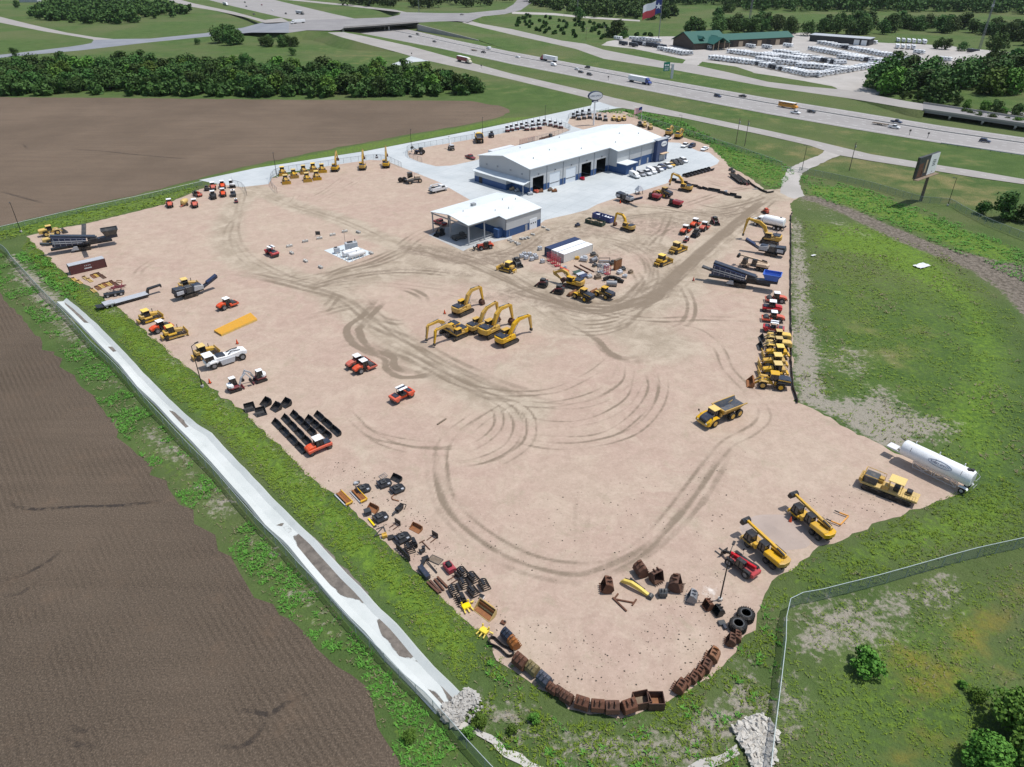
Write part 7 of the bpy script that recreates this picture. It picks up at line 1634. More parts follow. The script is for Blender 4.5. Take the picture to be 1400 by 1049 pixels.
simple('tiller','bright red tiller with black motor on top','tiller',[('housing',MB().prism([(-.5,.1),(.6,.1),(.7,.6),(.3,.85),(-.5,.85)],-.9,.9),MATS['bright_red_paint'],.05),('motor',MB().box((0,0,1.05),(.6,.9,.4)),BLK,.05),('rotor',MB().cyl((.1,0,.25),.25,1.7,'y',10),DSTEEL,0)],(614,779),35,scale=1.1)
for i,(a,b) in enumerate([((588,795),(603,811)),((594,793),(607,808)),((598,790),(612,804.5)),((584,797),(600,812))]):
    span('steel_beam','rusty steel beam lying by the grapples, %s from the grass'%ORD[[1,2,3,0][i]],'beam',a,b,[('flange',lambda L:MB().box((0,0,.28),(L,.3,.05)).box((0,0,.04),(L,.3,.05)),RUST,0),('web',lambda L:MB().box((0,0,.16),(L,.06,.2)),RUST,0)],'rusty beams at the grass edge')
simple('white_box','small white box beside the large yellow bucket','box',[('box',MB().box((0,0,.25),(.6,.5,.45)),WHT,.03),('lid',MB().box((0,0,.5),(.64,.54,.05)),BLK,0)],(659,818),-30)
for x,y,l in [(637.5,831,'yellow coupler beside the large yellow bucket'),(662,864.5,'spiky yellow ripper rack lying near the rubber tracks')]: simple('yellow_attachment',l,'attachment',[('frame',MB().box((0,0,.35),(1.2,.9,.4)).bar((-.5,.4,.5),(-.5,.4,1.0),.2).bar((.5,.4,.5),(.5,.4,1.0),.2),MATS['bright_yellow_paint'],.05),('teeth',MB().bar((-.5,-.4,.3),(-.6,-1.0,.2),.16).bar((0,-.4,.3),(0,-1.1,.2),.16).bar((.5,-.4,.3),(.6,-1.0,.2),.16).bar((.8,.2,.4),(1.3,.3,.3),.2),MATS['bright_yellow_paint'],0)],(x,y),-35 if 'spiky' in l else 30,scale=1.0)
m=bucket_mesh(3.1,[(-.6,1.3),(-.75,.8),(-.65,.3),(-.2,.06),(.8,.05)],0,.1,.07)
simple('loader_bucket','large worn yellow loader bucket with rusty inside','bucket',[('shell',m,YEL2,0),('back_plate',MB().box((-.85,0,.7),(.16,2.0,.8)),YEL,.03),('lining',MB().box((.05,0,.1),(1.3,2.9,.04)).box((-.45,0,.6),(.04,2.9,.9),(0,.15,0)),RUST2,0)],(663,838),-132)
simple('scrap_plate','small rusty plate on the gravel right of the yellow bucket','plate',[('plate',MB().box((0,0,.15),(.7,.6,.25)),RUST,.05),('lug',MB().box((.2,.1,.35),(.2,.2,.2)),BLK,0)],(688,852),-30)
m=MB(); P=[]
for i in range(40):
    a=2*PI*i/40; P.append((1.9*math.cos(a),(.75+.42*math.cos(2*a))*math.sin(a)))
for i in range(40): m.bar((*P[i],.28),(*P[(i+1)%40],.28),.09,.5)
simple('rubber_track','black rubber track loop curled on the ground','track',[('belt',m,RUB,0)],(685,886),-38,scale=1.05)
def dig():
    r=thing('digging_bucket','','bucket'); m=bucket_mesh(1.25,[(x+.3,z+1.2) for x,z in EXB],5,.22,.06); m.build('shell',RUST,r)
    for y in (-.25,.25): MB().prism([(.1,1.3),(-.4,1.35),(-.3,1.6),(.15,1.6)],y-.05,y+.05).build('lug',RUST,r)
    return r
DIG=proto(dig); G='rusty digging buckets along the near yard edge'
for i,(x,y,a,l,mm,s) in enumerate([(693,873,40,'dark blue digging bucket beside the rubber track',BLUEBLK,1.0),(702,884,30,'rusty orange bucket touching the rubber track',RUST2,1.0),(711.5,911,45,'large dark rusty bucket at the left end of the curved row',None,1.25),(728,920,45,'yellowish worn bucket second in the curved row',paint('worn_olive',(.16,.13,.06),.8,dirt=.5),1.1),(743.5,935,45,'rusty bucket with blue band in the curved row',BLUE2 if False else paint('faded_blue',(.06,.075,.11),.6,dirt=.6,dcol=(.12,.06,.04)),1.15),(755,946.5,50,'rusty bucket left of the first gap in the row',None,.9),(765,951,50,'narrow rusty bucket in the curved row',None,.9),(774.5,959,55,'rusty bucket before the second gap',None,1.0),(795,967.5,70,'rusty bucket alone between two gaps',None,1.15),(816.5,971,85,'rusty bucket at the lowest part of the row, left',None,1.1),(836,973.5,90,'rusty bucket at the lowest part of the row, right',None,1.15),(859,972,110,'smooth rusty bucket lying on its side',None,1.2),
   (929,944,145,'dark rusty bucket at the lower end of the right row',None,1.05),(938,937,145,'rusty bucket second from the lower end of the right row',None,.8),(947,931,145,'rusty bucket third from the lower end of the right row',None,.9),(955,925,145,'rusty bucket fourth from the lower end of the right row',None,.95),(964,916,150,'rusty bucket fifth from the lower end of the right row',None,1.05),(974,902,150,'orange rusty bucket at the upper end of the right row',RUST2,1.15),(999,880,160,'rusty bucket left of the pair below the tyres',None,.95),(1006.5,875.5,160,'rusty bucket right of the pair below the tyres',None,.9),
   (830.5,806,180,'brown bucket lying left of the yellow boom',None,1.25),(875,785,20,'brown bucket above the yellow boom',None,1.3),(896,793,-60,'brown bucket pointing up right of the yellow boom',None,1.2),(922,804,-20,'large brown bucket farthest right of the boom group',None,1.35),(905.5,815,90,'small dark toothed bucket right of the yellow boom',DSTEEL,.8),(946,821,160,'grey bucket with bright edge by the light pole',STEEL,1.05),(968,831,200,'small brown bucket next to the grey one',None,.9),(982,839,200,'black bucket next to the small brown one',BLK,.9)]):
    putd(DIG,(x,y),a,l,G,mats={'rusty_steel':mm} if mm else None,scale=s*1.12)
for x,y,a,l in [(876.5,962,12,'open rusty steel bin, left of the pair'),(895.5,963,0,'open rusty steel bin with orange inside, right of the pair')]:
    m=MB()
    for s in (1,-1): m.box((0,s*.75,.6),(1.7,.08,1.2)).box((s*.85,0,.6),(.08,1.5,1.2))
    simple('steel_bin',l,'bin',[('sides',m,RUST,0),('floor',MB().box((0,0,.12),(1.7,1.5,.08)),RUST2 if 'orange' in l else WOOD,0)],(x,y),a,'rusty bins at the near yard edge',scale=1.12)
simple('adapter','dark grey adapter plate left of the big tyres','plate',[('plate',MB().box((0,0,.2),(1.0,.8,.3)),DSTEEL,.05),('tongue',MB().box((.1,-.7,.25),(.4,.8,.3)),BLUEBLK,.03)],(986.5,853),10)
for x,y,l in [(1018.5,845,'big black tyre standing on edge, upper one at the yard corner'),(1008,859,'big black tyre, lower one at the yard corner')]:
    r=thing('machine_tyre',l,'tyre','big loose tyres',loc=at(x,y,GZ)); MB().lathe([(0,.55),(0,1.0),(.12,1.15),(.95,1.15),(1.1,1.0),(1.12,.6),(.35,.52)],(0,0,0),'z',26).build('tread',RUB,r,smooth=True); m=MB()
    for i in range(24): a=2*PI*i/24; m.box((1.16*math.cos(a),1.16*math.sin(a),.55),(.1,.14,1.0),(0,0,a))
    m.build('lugs',RUB,r); MB().lathe([(1.0,.62),(1.135,.64),(1.135,.78),(1.0,.8)],(0,0,0),'z',22).build('bead',DSTEEL,r)
span('excavator_boom','yellow detached excavator boom lying on the gravel','boom',(848,796),(888,817),[('boom',lambda L:MB().prism([(-L/2,.2),(-L/2+.5,.9),(-.6,1.25),(.8,1.0),(L/2,.5),(L/2,.15),(.6,.4),(-.8,.5)],-.25,.25),MATS['bright_yellow_paint'],.05),('hoses',lambda L:MB().path([(-L/2+.5,.32,.9),(-.4,.32,1.25),(1.2,.32,.8)],.08),BLK,0),('foot',lambda L:MB().cyl((L/2+.1,0,.3),.4,.7,'y',12),DSTEEL,0),('tubes',lambda L:MB().bar((-L/2+.4,.9,.1),(L/2-1.2,.9,.1),.14),DSTEEL,0)])
simple('timber_frame','rusty angled steel frame on the gravel below the yellow boom','frame',[('beams',MB().path([(-1.2,.9,.1),(-1.7,-.2,.1),(1.2,-.3,.1)],.2).path([(-1.9,0,.12),(.2,-2.0,.12)],.22).path([(1.4,.4,.1),(.9,-.8,.1)],.2),RUST,0)],(856,821),-12)
span('steel_tube','grey tube lying behind the yellow boom','tube',(862,791),(874,801),[('tube',lambda L:MB().tube((-L/2,0,.12),(L/2,0,.12),.12),DSTEEL,0)]); span('steel_bar','dark bar lying alone in the open yard','bar',(598,581),(610,573),[('bar',lambda L:MB().box((0,0,.1),(L,.3,.18)),WOOD,0)])
# yellow mats
a,b,c,d=[at(x,y,GZ) for x,y in ((293,454),(343,430),(352,438.5),(303,460))]; r=thing('access_mat','long yellow ribbed mat stack lying in front of the road roller','mat'); MATY=paint('mat_yellow',(.60,.30,.015),.6,dirt=.15); m=MB()
for i in range(7):
    f=i/7; f2=(i+.86)/7; m.plan([tuple(a.lerp(d,f))[:2],tuple(b.lerp(c,f))[:2],tuple(b.lerp(c,f2))[:2],tuple(a.lerp(d,f2))[:2]],.08,.55)
m.build('ribs',MATY,r); MB().plan([tuple(q)[:2] for q in (a,b,c,d)],.03,.42).build('base',YEL2,r)
P4=[at(x,y,.5) for x,y in ((1148,700),(1160.5,704.6),(1149.4,716.6),(1136.5,711.5))]; r=thing('bull_bar','orange bent tube frame lying right of the wheeled excavators','frame'); MB().path([Vector((p.x,p.y,.35)) for p in P4],.18).build('tube',paint('orange_yellow',(.6,.26,.02),.5,dirt=.2),r); m=MB()
for p in (P4[0],P4[3]): m.bar((p.x,p.y,.35),(p.x-.6,p.y+.5,.35),.14)
m.build('bracket',BLK,r)
def cone():
    r=thing('traffic_cone','','cone'); MB().cyl((0,0,.45),.22,.8,'z',10,.05).build('body',ORG,r); MB().box((0,0,.03),(.5,.5,.06)).build('base',BLK,r); return r
P=proto(cone)
for x,y,l in [(608,429,'orange cone left of the lone excavator'),(1080,714,'orange cone between the two wheeled excavators'),(324.5,470,'orange cone in front of the road reclaimer'),(848,278,'orange cone at the corner of the grey crusher'),(915,249,'orange cone by the pale excavator'),(948,384,'orange cone at the tip of the blue screener'),(287,524,'orange cone at the foot of the left light pole')]: putd(P,(x,y),0,l,'orange cones',scale=1.3)
# frames by the maroon container
def rack():
    r=thing('ramp_frame','','frame'); m=MB()
    for s in (-.4,.4): m.bar((-1.5,s,.15),(1.5,s,.15),.16)
    for i in range(6): m.bar((-1.4+i*.56,-.4,.15),(-1.4+i*.56,.4,.15),.14)
    m.build('rails',YEL2,r); MB().box((-1.4,0,.25),(.3,.9,.3)).build('end_hook',RUST,r); return r
P=proto(rack); G='yellow and rusty frames laid out by the maroon container'
for i,(x,y,mt) in enumerate([(102,383,0),(109,386.5,0),(117,381,0),(123,384,0),(128,378.5,1),(132,377,0),(136,376,2),(141,379,2),(128,398,0),(134,394.5,1),(139,392,0),(144,390,1),(149,389,0),(154,387,2),(159,389.5,2)]):
    putd(P,(x,y),-44,'%s frame, %s from the left in the %s row by the maroon container'%(['yellow','orange','rusty'][mt],ORD[i if i<8 else i-8],'farther' if i<8 else 'nearer'),G,mats=[None,{'faded_yellow_paint':RUST2},{'faded_yellow_paint':RUST}][mt],scale=.95)
simple('hook_frame','rusty curved hook frame right of the frames','frame',[('frame',MB().path([(-1.2,0,.1),(.2,.6,.1),(1.1,.2,.1),(1.3,-.5,.1),(-.4,-.6,.1)],.14),RUST2,0)],(163,385),-30)
simple('plough_frame','tangled dark red implement beside the lowboy trailer','implement',[('beams',MB().path([(-2,-.6,.6),(1.8,-.4,.7)],.25).path([(-1.6,.7,.5),(2.2,.6,.6)],.25).path([(-1,-1,.4),(-.4,1.2,.9)],.2).path([(.9,-1,.4),(1.2,1.3,.9)],.2),DRED,0),('tines',MB().bar((-1.5,-.6,.6),(-1.7,-.6,0),.12).bar((0,.6,.6),(.2,.7,0),.12).bar((1.4,.6,.6),(1.7,.7,0),.12),RUST,0)],(161,395.5),25)
r=simple('axle_unit','black wheeled axle unit beside the lowboy trailer','trailer',[('frame',MB().box((0,0,.7),(5.0,1.6,.35)),BLK,.05)],(157,404),28)
for x in (-1.6,.2,1.6):
    for s in (1,-1): wheel(r,(x,s*.9,.45),.45,.35,SILV,12)
# loose equipment near the containers
def tote():
    r=thing('storage_cube','','crate'); MB().box((0,0,.62),(1.15,1.0,1.0)).build('tank',CGREY,r,bevel=.06); MB().box((0,0,.06),(1.2,1.05,.12)).build('pallet',WOOD,r); MB().cyl((0,0,1.15),.2,.06,'z',10).build('cap',DSTEEL,r); return r
P=proto(tote)
for i,(x,y) in enumerate([(713,352.5),(719.5,354.5),(717,349.8),(724,350),(727,356.5),(733,354.5),(731,352),(741.5,359.5),(738,342)]): putd(P,(x,y),25,'pale grey storage cube left of the containers, %s from the left'%ORD[[0,2,1,3,4,6,5,8,7][i]],'pale storage cubes by the containers')
def pallet_load(col):
    r=thing('pallet_load','','pallet'); MB().box((0,0,.45),(1.3,1.0,.6)).box((.2,.1,.85),(.7,.6,.3)).build('load',col,r,bevel=.06); MB().box((0,0,.08),(1.4,1.1,.14)).build('pallet',WOODL,r); return r
pls={c:proto(pallet_load,c) for c in (CGREY,DSTEEL,YEL,WOOD,BLUEBLK)}
for x,y,c,s,l in [(789,354.5,YEL,.9,'yellow compressor on a pallet at the container side'),(798,357,CGREY,1.6,'large grey boxed unit on a pallet beside the white container'),(811,350,DSTEEL,1.2,'dark unit at the far end of the white container'),(815,352,RUST if False else WOOD,.9,'brown load at the far end of the white container'),(813,364.5,DSTEEL,1.0,'dark pump on a pallet in the middle of the loose equipment'),(837,362,DSTEEL,1.3,'dark load left of the tall brown panel'),(851,370,DSTEEL,1.2,'dark load right of the tall brown panel'),(847,374.5,CGREY,1.2,'grey low load below the tall brown panel'),(862,373.5,WOOD,1.0,'brown load farthest right in the loose equipment'),(854,379.5,CGREY,1.0,'grey load near the red cone side'),(817,381,WOOD,1.3,'brown pallet load above the two loaders'),(806,380,CGREY,1.0,'pale load beside the dark panels'),(772,367.5,CGREY,.9,'grey unit in front of the red racks'),(820,365,DSTEEL,.9,'dark load behind the grey racks'),(789.5,310,BLK if False else BLUEBLK,1.2,'black generator alone between shed and skips')]: putd(pls[c],(x,y),random.choice((25,-20,40)),l,'pallets of loose equipment',scale=s)
def cage(col):
    r=thing('stacking_rack','','rack'); m=MB()
    for x in (-.7,.7):
        for y in (-.6,.6): m.bar((x,y,0),(x,y,2.6),.1)
    for z in (.2,1.0,1.8,2.5):
        for y in (-.6,.6): m.bar((-.7,y,z),(.7,y,z),.08)
        for x in (-.7,.7): m.bar((x,-.6,z),(x,.6,z),.08)
    m.build('frame',col,r); MB().box((0,0,.15),(1.5,1.3,.12)).build('base',col,r); return r
RR=paint('rack_red',(.42,.03,.045),.5,dirt=.2); rk=proto(cage,RR); cg=proto(cage,CGREY)
for x,y,l in [(752,357,'red rack between the container doors, left'),(757,360.5,'red rack in front of the container doors, middle'),(762,364,'red rack in front of the container doors, nearest'),(830,375,'red rack, right of the grey ones')]: putd(rk,(x,y),25,l,'tall metal racks')
for x,y,l in [(821,372,'grey rack, left of its pair'),(825.5,373,'grey rack, next to the red one')]: putd(cg,(x,y),25,l,'tall metal racks')
r=simple('panel_crate','tall brown wooden panel crate right of the racks','crate',[('panel',MB().box((0,0,1.5),(2.6,.8,2.9)),RUST2,.03),('edge',MB().box((0,0,3.0),(2.7,.9,.1)),WOOD,0)],(844,368),40)
for i,(x,y) in enumerate([(789,374),(794,376.5),(798,379)]): simple('solar_panel','dark flat panel behind the excavator, %s from the left'%ORD[i],'panel',[('panel',MB().box((0,0,.5),(2.6,1.2,.12),(.3,0,0)),[DGRN,CGREY,NAVY][i],0),('support',MB().box((0,0,.22),(2.0,.8,.4)),DSTEEL,0)],(x,y),35,'flat panels behind the excavator')  # three tilted solar panels on low dark supports
for a,b,l in [((785,364),(804,374),'long brown pipe, nearer of two'),((793,363),(812,372.5),'long brown pipe, farther of two')]: span('steel_pipe',l+' among the loose equipment','pipe',a,b,[('pipe',lambda L:MB().tube((-L/2,0,.2),(L/2,0,.2),.17),RUST,0)],'long pipes')
span('beam','orange-red beam in front of the nearest white container','beam',(766,367.5),(777,372.5),[('beam',lambda L:MB().box((0,0,.35),(L,.6,.5)),ORG,.03)])
m=MB().path([(-2.6,0,.4),(-1.2,.8,.9),(.4,.5,1.0),(1.6,-.3,.7),(2.9,-.5,.3)],.8); simple('hose_bundle','heap of thick black hoses above the right loader','hoses',[('hoses',m,RUB,0),('coil',MB().cyl((1.2,.6,.5),.9,.7,'z',14),BLK,0)],(838,385),-10)
simple('steel_tank','grey cylindrical tank behind the right loader','tank',[('tank',MB().cyl((0,0,.75),.75,2.8,'x',16),STEEL,0),('saddle',MB().box((0,0,.15),(1.8,1.2,.3)),DSTEEL,0)],(836,391),-5)
simple('pipe_rack','grey hooped pipe rack behind the racks','rack',[('hoops',MB().path([(-1.6,-.4,0),(-1.6,-.4,1.3),(1.6,-.4,1.3),(1.6,-.4,0)],.09).path([(-1.6,.4,0),(-1.6,.4,1.3),(1.6,.4,1.3),(1.6,.4,0)],.09),DSTEEL,0),('shelf',MB().box((0,0,.4),(3.2,.8,.1)),STEEL,0)],(826,358.5),0)
simple('spool','pale round spool among the loose equipment','spool',[('spool',MB().cyl((0,0,.7),.9,.3,'z',16).cyl((0,0,.2),.9,.3,'z',16).cyl((0,0,.45),.5,.4,'z',12),CGREY,0),('core',MB().cyl((0,0,.88),.25,.06,'z',10),BLK,0)],(829,365.5)); simple('spool','grey tube section in the loose equipment near the container end','tube',[('tube',MB().cyl((0,0,.7),.7,2.0,'x',16),STEEL,0),('flange',MB().cyl((1,0,.7),.85,.12,'x',16),CGREY,0)],(811,358.5),40)
# fuel pad
PADT='x'
def ctank():
    r=thing('fuel_tank','','tank'); MB().lathe([(-2.7,.2),(-2.65,.7),(-2.5,.82),(2.5,.82),(2.65,.7),(2.7,.2)],(0,0,1.05),'x',20).build('tank',WHT,r,smooth=True)
    for x in (-1.6,1.6): MB().box((x,0,.2),(.3,1.3,.4)).build('saddle',CGREY,r)
    MB().cyl((.2,0,1.95),.16,.25,'z',10).build('hatch',DSTEEL,r); return r
P=proto(ctank); put(P,(469,352),(491,345.5),'white fuel tank, farther of the two on the pad','white fuel tanks'); put(P,(477,355),(498,349),'white fuel tank, nearer of the two on the pad','white fuel tanks')
simple('generator','large grey generator housing on the pale pad','generator',[('housing',MB().box((0,0,1.4),(3.6,1.7,2.4)),CGREY,.06),('top',MB().box((-.3,0,2.7),(1.6,.9,.25)),BLK,0),('exhaust',MB().cyl((1.3,0,3.0),.12,.9,'z',8),BLK,0)],(481,342.5),25)
simple('pump_cabinet','grey pump cabinet at the left of the fuel pad','cabinet',[('cabinet',MB().box((0,0,.9),(1.6,1.2,1.6)),CGREY,.05),('hood',MB().box((-.2,0,1.8),(.8,.6,.25)),BLK,0),('pipe',MB().path([(.8,0,.5),(2.2,.6,.5)],.15),STEEL,0)],(461,346),25)
simple('antenna_pole','thin dark pole behind the generator on the pad','pole',[('pole',MB().tube((0,0,0),(0,0,5.2),.05),DSTEEL,0),('foot',MB().box((0,0,.1),(.4,.4,.2)),CONC,0)],(472.5,336))
def boll():
    r=thing('bollard','','bollard'); MB().cyl((0,0,.6),.1,1.2,'z',8).build('post',WHT,r); MB().cyl((0,0,1.1),.115,.15,'z',8).build('band',YEL,r); return r
P=proto(boll)
for i,(x,y) in enumerate([(462,350.5),(465.5,352.5),(469,354.5),(472.5,356.5),(476,358.5),(482,358),(487,356),(492,354),(497,352),(500,349.5),(498,346),(494,344),(490,341.5)]): putd(P,(x,y),0,'white bollard round the fuel tanks, %s going round from the left'%ORD[i],'white bollards on the fuel pad')
def block():
    r=thing('concrete_block','','concrete block'); MB().box((0,0,.32),(1.75,.75,.62)).build('block',CONC,r,bevel=.04); MB().box((0,0,.67),(.4,.1,.08)).build('lifting_eye',DSTEEL,r); return r
P=proto(block); G='concrete blocks round the fuel pad'
for i,(x,y,a) in enumerate([(396,337.5,32),(417.5,331,32),(437,326.8,20),(455,322,32),(471.5,317.5,32),(490,318.5,-45),(399,347,-50),(418,358,-50),(438.5,366.5,-50),(507.5,347,-50)]): putd(P,(x,y),a,'grey concrete block, %s'%['third from the roller in the back line','fourth from the roller in the back line','beside the leaning panel','second from the right in the back line','last but one before the pale track','at the right end by the pale track','nearest the tandem roller','second from the tandem roller in the front','front corner of the block ring','right of the white tanks'][i],G)
simple('wire_screen','grey wire panel standing behind the concrete blocks','panel',[('panel',MB().box((0,0,1.0),(1.5,.1,1.2)),DSTEEL,0),('legs',MB().bar((-.7,0,0),(-.7,0,1.6),.08).bar((.7,0,0),(.7,0,1.6),.08),STEEL,0)],(435,323),0)
P2=proto(block); G='pale blocks beside the wash shed'
for i,(x,y) in enumerate([(697,329),(700,331),(706,333),(709,335),(713,327.5),(717.5,327),(722,326),(728.5,321.5),(743,311.5),(749,315)]): putd(P2,(x,y),random.choice((40,-40,30)),'pale block beside the wash shed, %s from the left'%ORD[i],G,scale=.8)
# clutter by the workshop doors
for x,y,mt,l in [(725,266.5,CGREY,'long grey bin at the workshop corner'),(733,263.5,ORG,'orange machine part in front of the first open bay'),(739,263,RUST2,'brown machine part in front of the first open bay'),(752,261,WOOD,'brown machine part by the pillar right of the first bay'),(758,262.5,RUST2,'rusty machine part on the concrete near the second bay'),(796,246,MATS['bright_red_paint'],'small red machine in front of the open bays'),(707,262,CGREY,'grey container bin under the lean-to'),(700,260,WOODL,'brown crate under the lean-to'),(685,257,BLK,'black drums along the lean-to wall'),(676,254,BLK,'black barrel along the lean-to wall')]:
    simple('workshop_part',l,'equipment',[('body',MB().box((0,0,.5),(1.9,1.0,.8)).box((.4,.2,1.0),(.8,.6,.4)),mt,.1),('base',MB().box((0,0,.06),(2.0,1.1,.1)),DSTEEL,0)],(x,y),random.choice((44,-46,20)),'parts on the concrete by the workshop')
# black buckets by the car park and the belt pile
for i in range(8):
    x,y=lerpp((936,241),(969,232),i/7); q=at(x,y,GZ); BKT.place(q,R(-46),'black bucket in the row by the car park kerb, %s from the left'%ORD[i],'black buckets by the car park kerb',scale=(1.1,.95,1.1))
    q2=q+Vector((.9,-1.2,0)); BKT.place(q2,R(134),'black bucket in the second row by the car park kerb, %s from the left'%ORD[i],'black buckets by the car park kerb',scale=(1.1,.95,1.1))
for i in range(13):
    x,y=lerpp((920,248),(1009,270),i/12); putd(BKT,(x,y+random.uniform(-.6,.6)),random.choice((30,60,-120)),'black bucket in the line towards the gate, %s from the left'%ORD[i],'black buckets in the line towards the gate',scale=1.15)
putd(pls[CGREY],(992,263.5),-20,'pale box among the black buckets near the gate','pallets of loose equipment',scale=.9)
r=thing('belt_pile','pile of black rubber belts with dark red ends beside the grass bank','belts'); m=MB(); m2=MB(); A,B=at(1003,241,0),at(1021,254,0); d=(B-A).normalized(); nn=Vector((d.y,-d.x,0))
for i in range(30):
    o=nn*random.uniform(-1.4,2.4); f0,f1=random.uniform(-.05,.15),random.uniform(.75,1.02); z=random.uniform(.15,1.1); p,q=A.lerp(B,f0)+o,A.lerp(B,f1)+o*1.1; m.bar((p.x,p.y,z),(q.x,q.y,z*.8),.5,.35)
    if i%3==0: m2.bar((q.x,q.y,z),(q.x+random.uniform(-.3,1),q.y-random.uniform(.3,1.2),.2),.2)
m.build('belts',RUB,r); m2.build('red_ends',DRED,r)
for x,y,l in [(999,233.5,'dark junk item at the top of the grass bank'),(1002,237,'dark junk item next to the belt pile')]: putd(pls[DSTEEL],(x,y),-40,l,'pallets of loose equipment',scale=1.2)
simple('sign_scrap','pale frame lying by the silt fence','frame',[('frame',MB().path([(-1,-.5,.1),(1,-.5,.1),(.6,.6,.3),(-1,-.5,.1)],.1),CGREY,0)],(1032,259),0)
def pipepost():
    r=thing('pipe_post','','post'); MB().tube((0,0,0),(0,0,2.4),.16).build('post',DRED,r); MB().box((0,0,.08),(.7,.7,.15)).build('foot',DSTEEL,r); return r
P=proto(pipepost)
for i in range(8): x,y=lerpp((711,198),(730,193.5),i/7); putd(P,(x,y),0,'dark red upright post behind the workshop roof, %s from the left'%ORD[i],'upright posts behind the workshop')
simple('roller_frame','dark rack of machine frames right of the upright posts','rack',[('beams',MB().path([(-5,0,.5),(5,.3,.6)],.3).path([(-4,1,.4),(4,1,.9)],.3).path([(-2,-.5,.4),(-2,1.6,.6)],.3),RUST,0),('block',MB().box((2.6,.4,.9),(1.4,1.2,1.7)),DSTEEL,.05)],(748,189.5),40)
# white sheets in the grass
for (x,y),s_,l in [((1260,364),(4.6,2.6),'crumpled white plastic sheet in the grass'),((1112,350),(1.6,.7),'small white scrap in the grass')]:
    V=[];F=[]; n=8
    for i in range(n+1):
        for j in range(n+1): V.append(((i/n-.5)*s_[0]*(1+.2*noise.noise(Vector((j,x,0)))),(j/n-.5)*s_[1]*(1+.2*noise.noise(Vector((i,y,0)))),.25+.22*noise.noise(Vector((i*.5,j*.5,x)))))
    for i in range(n):
        for j in range(n): a=i*(n+1)+j; F.append([a,a+n+1,a+n+2,a+1])
    o=meshobj('plastic_sheet',V,F,WHT); o.location=at(x,y,0); o.rotation_euler=(0,0,.5); tag(o,l,'sheet',"white sheets in the grass")

V=[];F=[];B8=[(x,y,z) for z in (0,1) for x,y in ((-1,-1),(1,-1),(1,1),(-1,1))]
for poly,n in ((LI[0][0],1100),(LI[1][0],120),([(480,640),(640,700),(900,650),(1040,600),(1000,760),(800,800),(640,780)],260),([(1060,700),(1220,640),(1250,690),(1120,740)],160)):
    Wp=ats(poly); xs=[q.x for q in Wp]; ys=[q.y for q in Wp]; X=rng.uniform(min(xs),max(xs),n*4); Y=rng.uniform(min(ys),max(ys),n*4); k=inpoly(X,Y,Wp)&inpoly(X,Y,yardW)
    for x,y in list(zip(X[k],Y[k]))[:n]:
        s_=random.uniform(.025,.09)*random.choice((.6,.8,1,1.3)); a=random.random()*3; b=len(V)
        for (u,v,z) in B8: V.append((x+s_*(u*math.cos(a)-v*math.sin(a))*(1-.3*z),y+s_*.8*(u*math.sin(a)+v*math.cos(a))*(1-.3*z),.012+z*s_*.9))
        F+=[[b+4,b+5,b+6,b+7],[b,b+1,b+5,b+4],[b+1,b+2,b+6,b+5],[b+2,b+3,b+7,b+6],[b+3,b,b+4,b+7]]
meshobj('loose_clods',V,F,paint('dark_clods',(.10,.085,.065),.95,dirt=.5),kind='stuff')
# ------------------------------------------------------------------ vegetation
def leafmat(name,a,b_,c_):
    m,nt,b=newmat(name); t=NT(nt); g=t.n('ShaderNodeNewGeometry'); oi=t.n('ShaderNodeObjectInfo')
    n=t.noise(t.obj(),.35,3,.6); c=t.mix(g.outputs['Random Per Island'],a,b_); c=t.mix(t.math('MULTIPLY',t.ramp(n,.4,.7),.6),c,c_)
    hs=t.n('ShaderNodeHueSaturation'); t.l(c,hs.inputs['Color']); t.l(t.math('ADD',t.math('MULTIPLY',oi.outputs['Random'],.05),.475),hs.inputs['Hue']); t.l(t.math('ADD',t.math('MULTIPLY',oi.outputs['Random'],.8),.65),hs.inputs['Value'])
    t.l(hs.outputs[0],b.inputs['Base Color']); b.inputs['Roughness'].default_value=.7; b.inputs['Specular IOR Level'].default_value=.15
    b.inputs['Subsurface Weight'].default_value=0; return m
LEAF=leafmat('dark_foliage',(.028,.062,.015),(.066,.118,.028),(.05,.11,.018)); LEAFB=leafmat('bright_foliage',(.05,.11,.016),(.105,.19,.028),(.085,.165,.026)); BARK=paint('bark',(.09,.07,.055),.9,dirt=.3)
def leaves(C,Rr,n,size,squash=.8,up=.35):
    """leaf-sized faces spread over clumps (centres C, radii Rr)"""
    k=rng.integers(0,len(C),n); u=rng.normal(size=(n,3)); u/=np.linalg.norm(u,axis=1)[:,None]
    r=Rr[k]*(.55+.5*rng.random(n)**.5); P=C[k]+u*r[:,None]*np.array([1,1,squash])
    nrm=u*.7+rng.normal(size=(n,3))*.5; nrm[:,2]+=up; nrm/=np.linalg.norm(nrm,axis=1)[:,None]
    a=np.cross(nrm,rng.normal(size=(n,3))); a/=np.linalg.norm(a,axis=1)[:,None]; b=np.cross(nrm,a); s=size*(.6+.8*rng.random(n))[:,None]/2
    return np.stack([P-a*s-b*s*.6,P+a*s-b*s*.7,P+a*s*.8+b*s,P-a*s*.7+b*s*.8],1).reshape(-1,3)
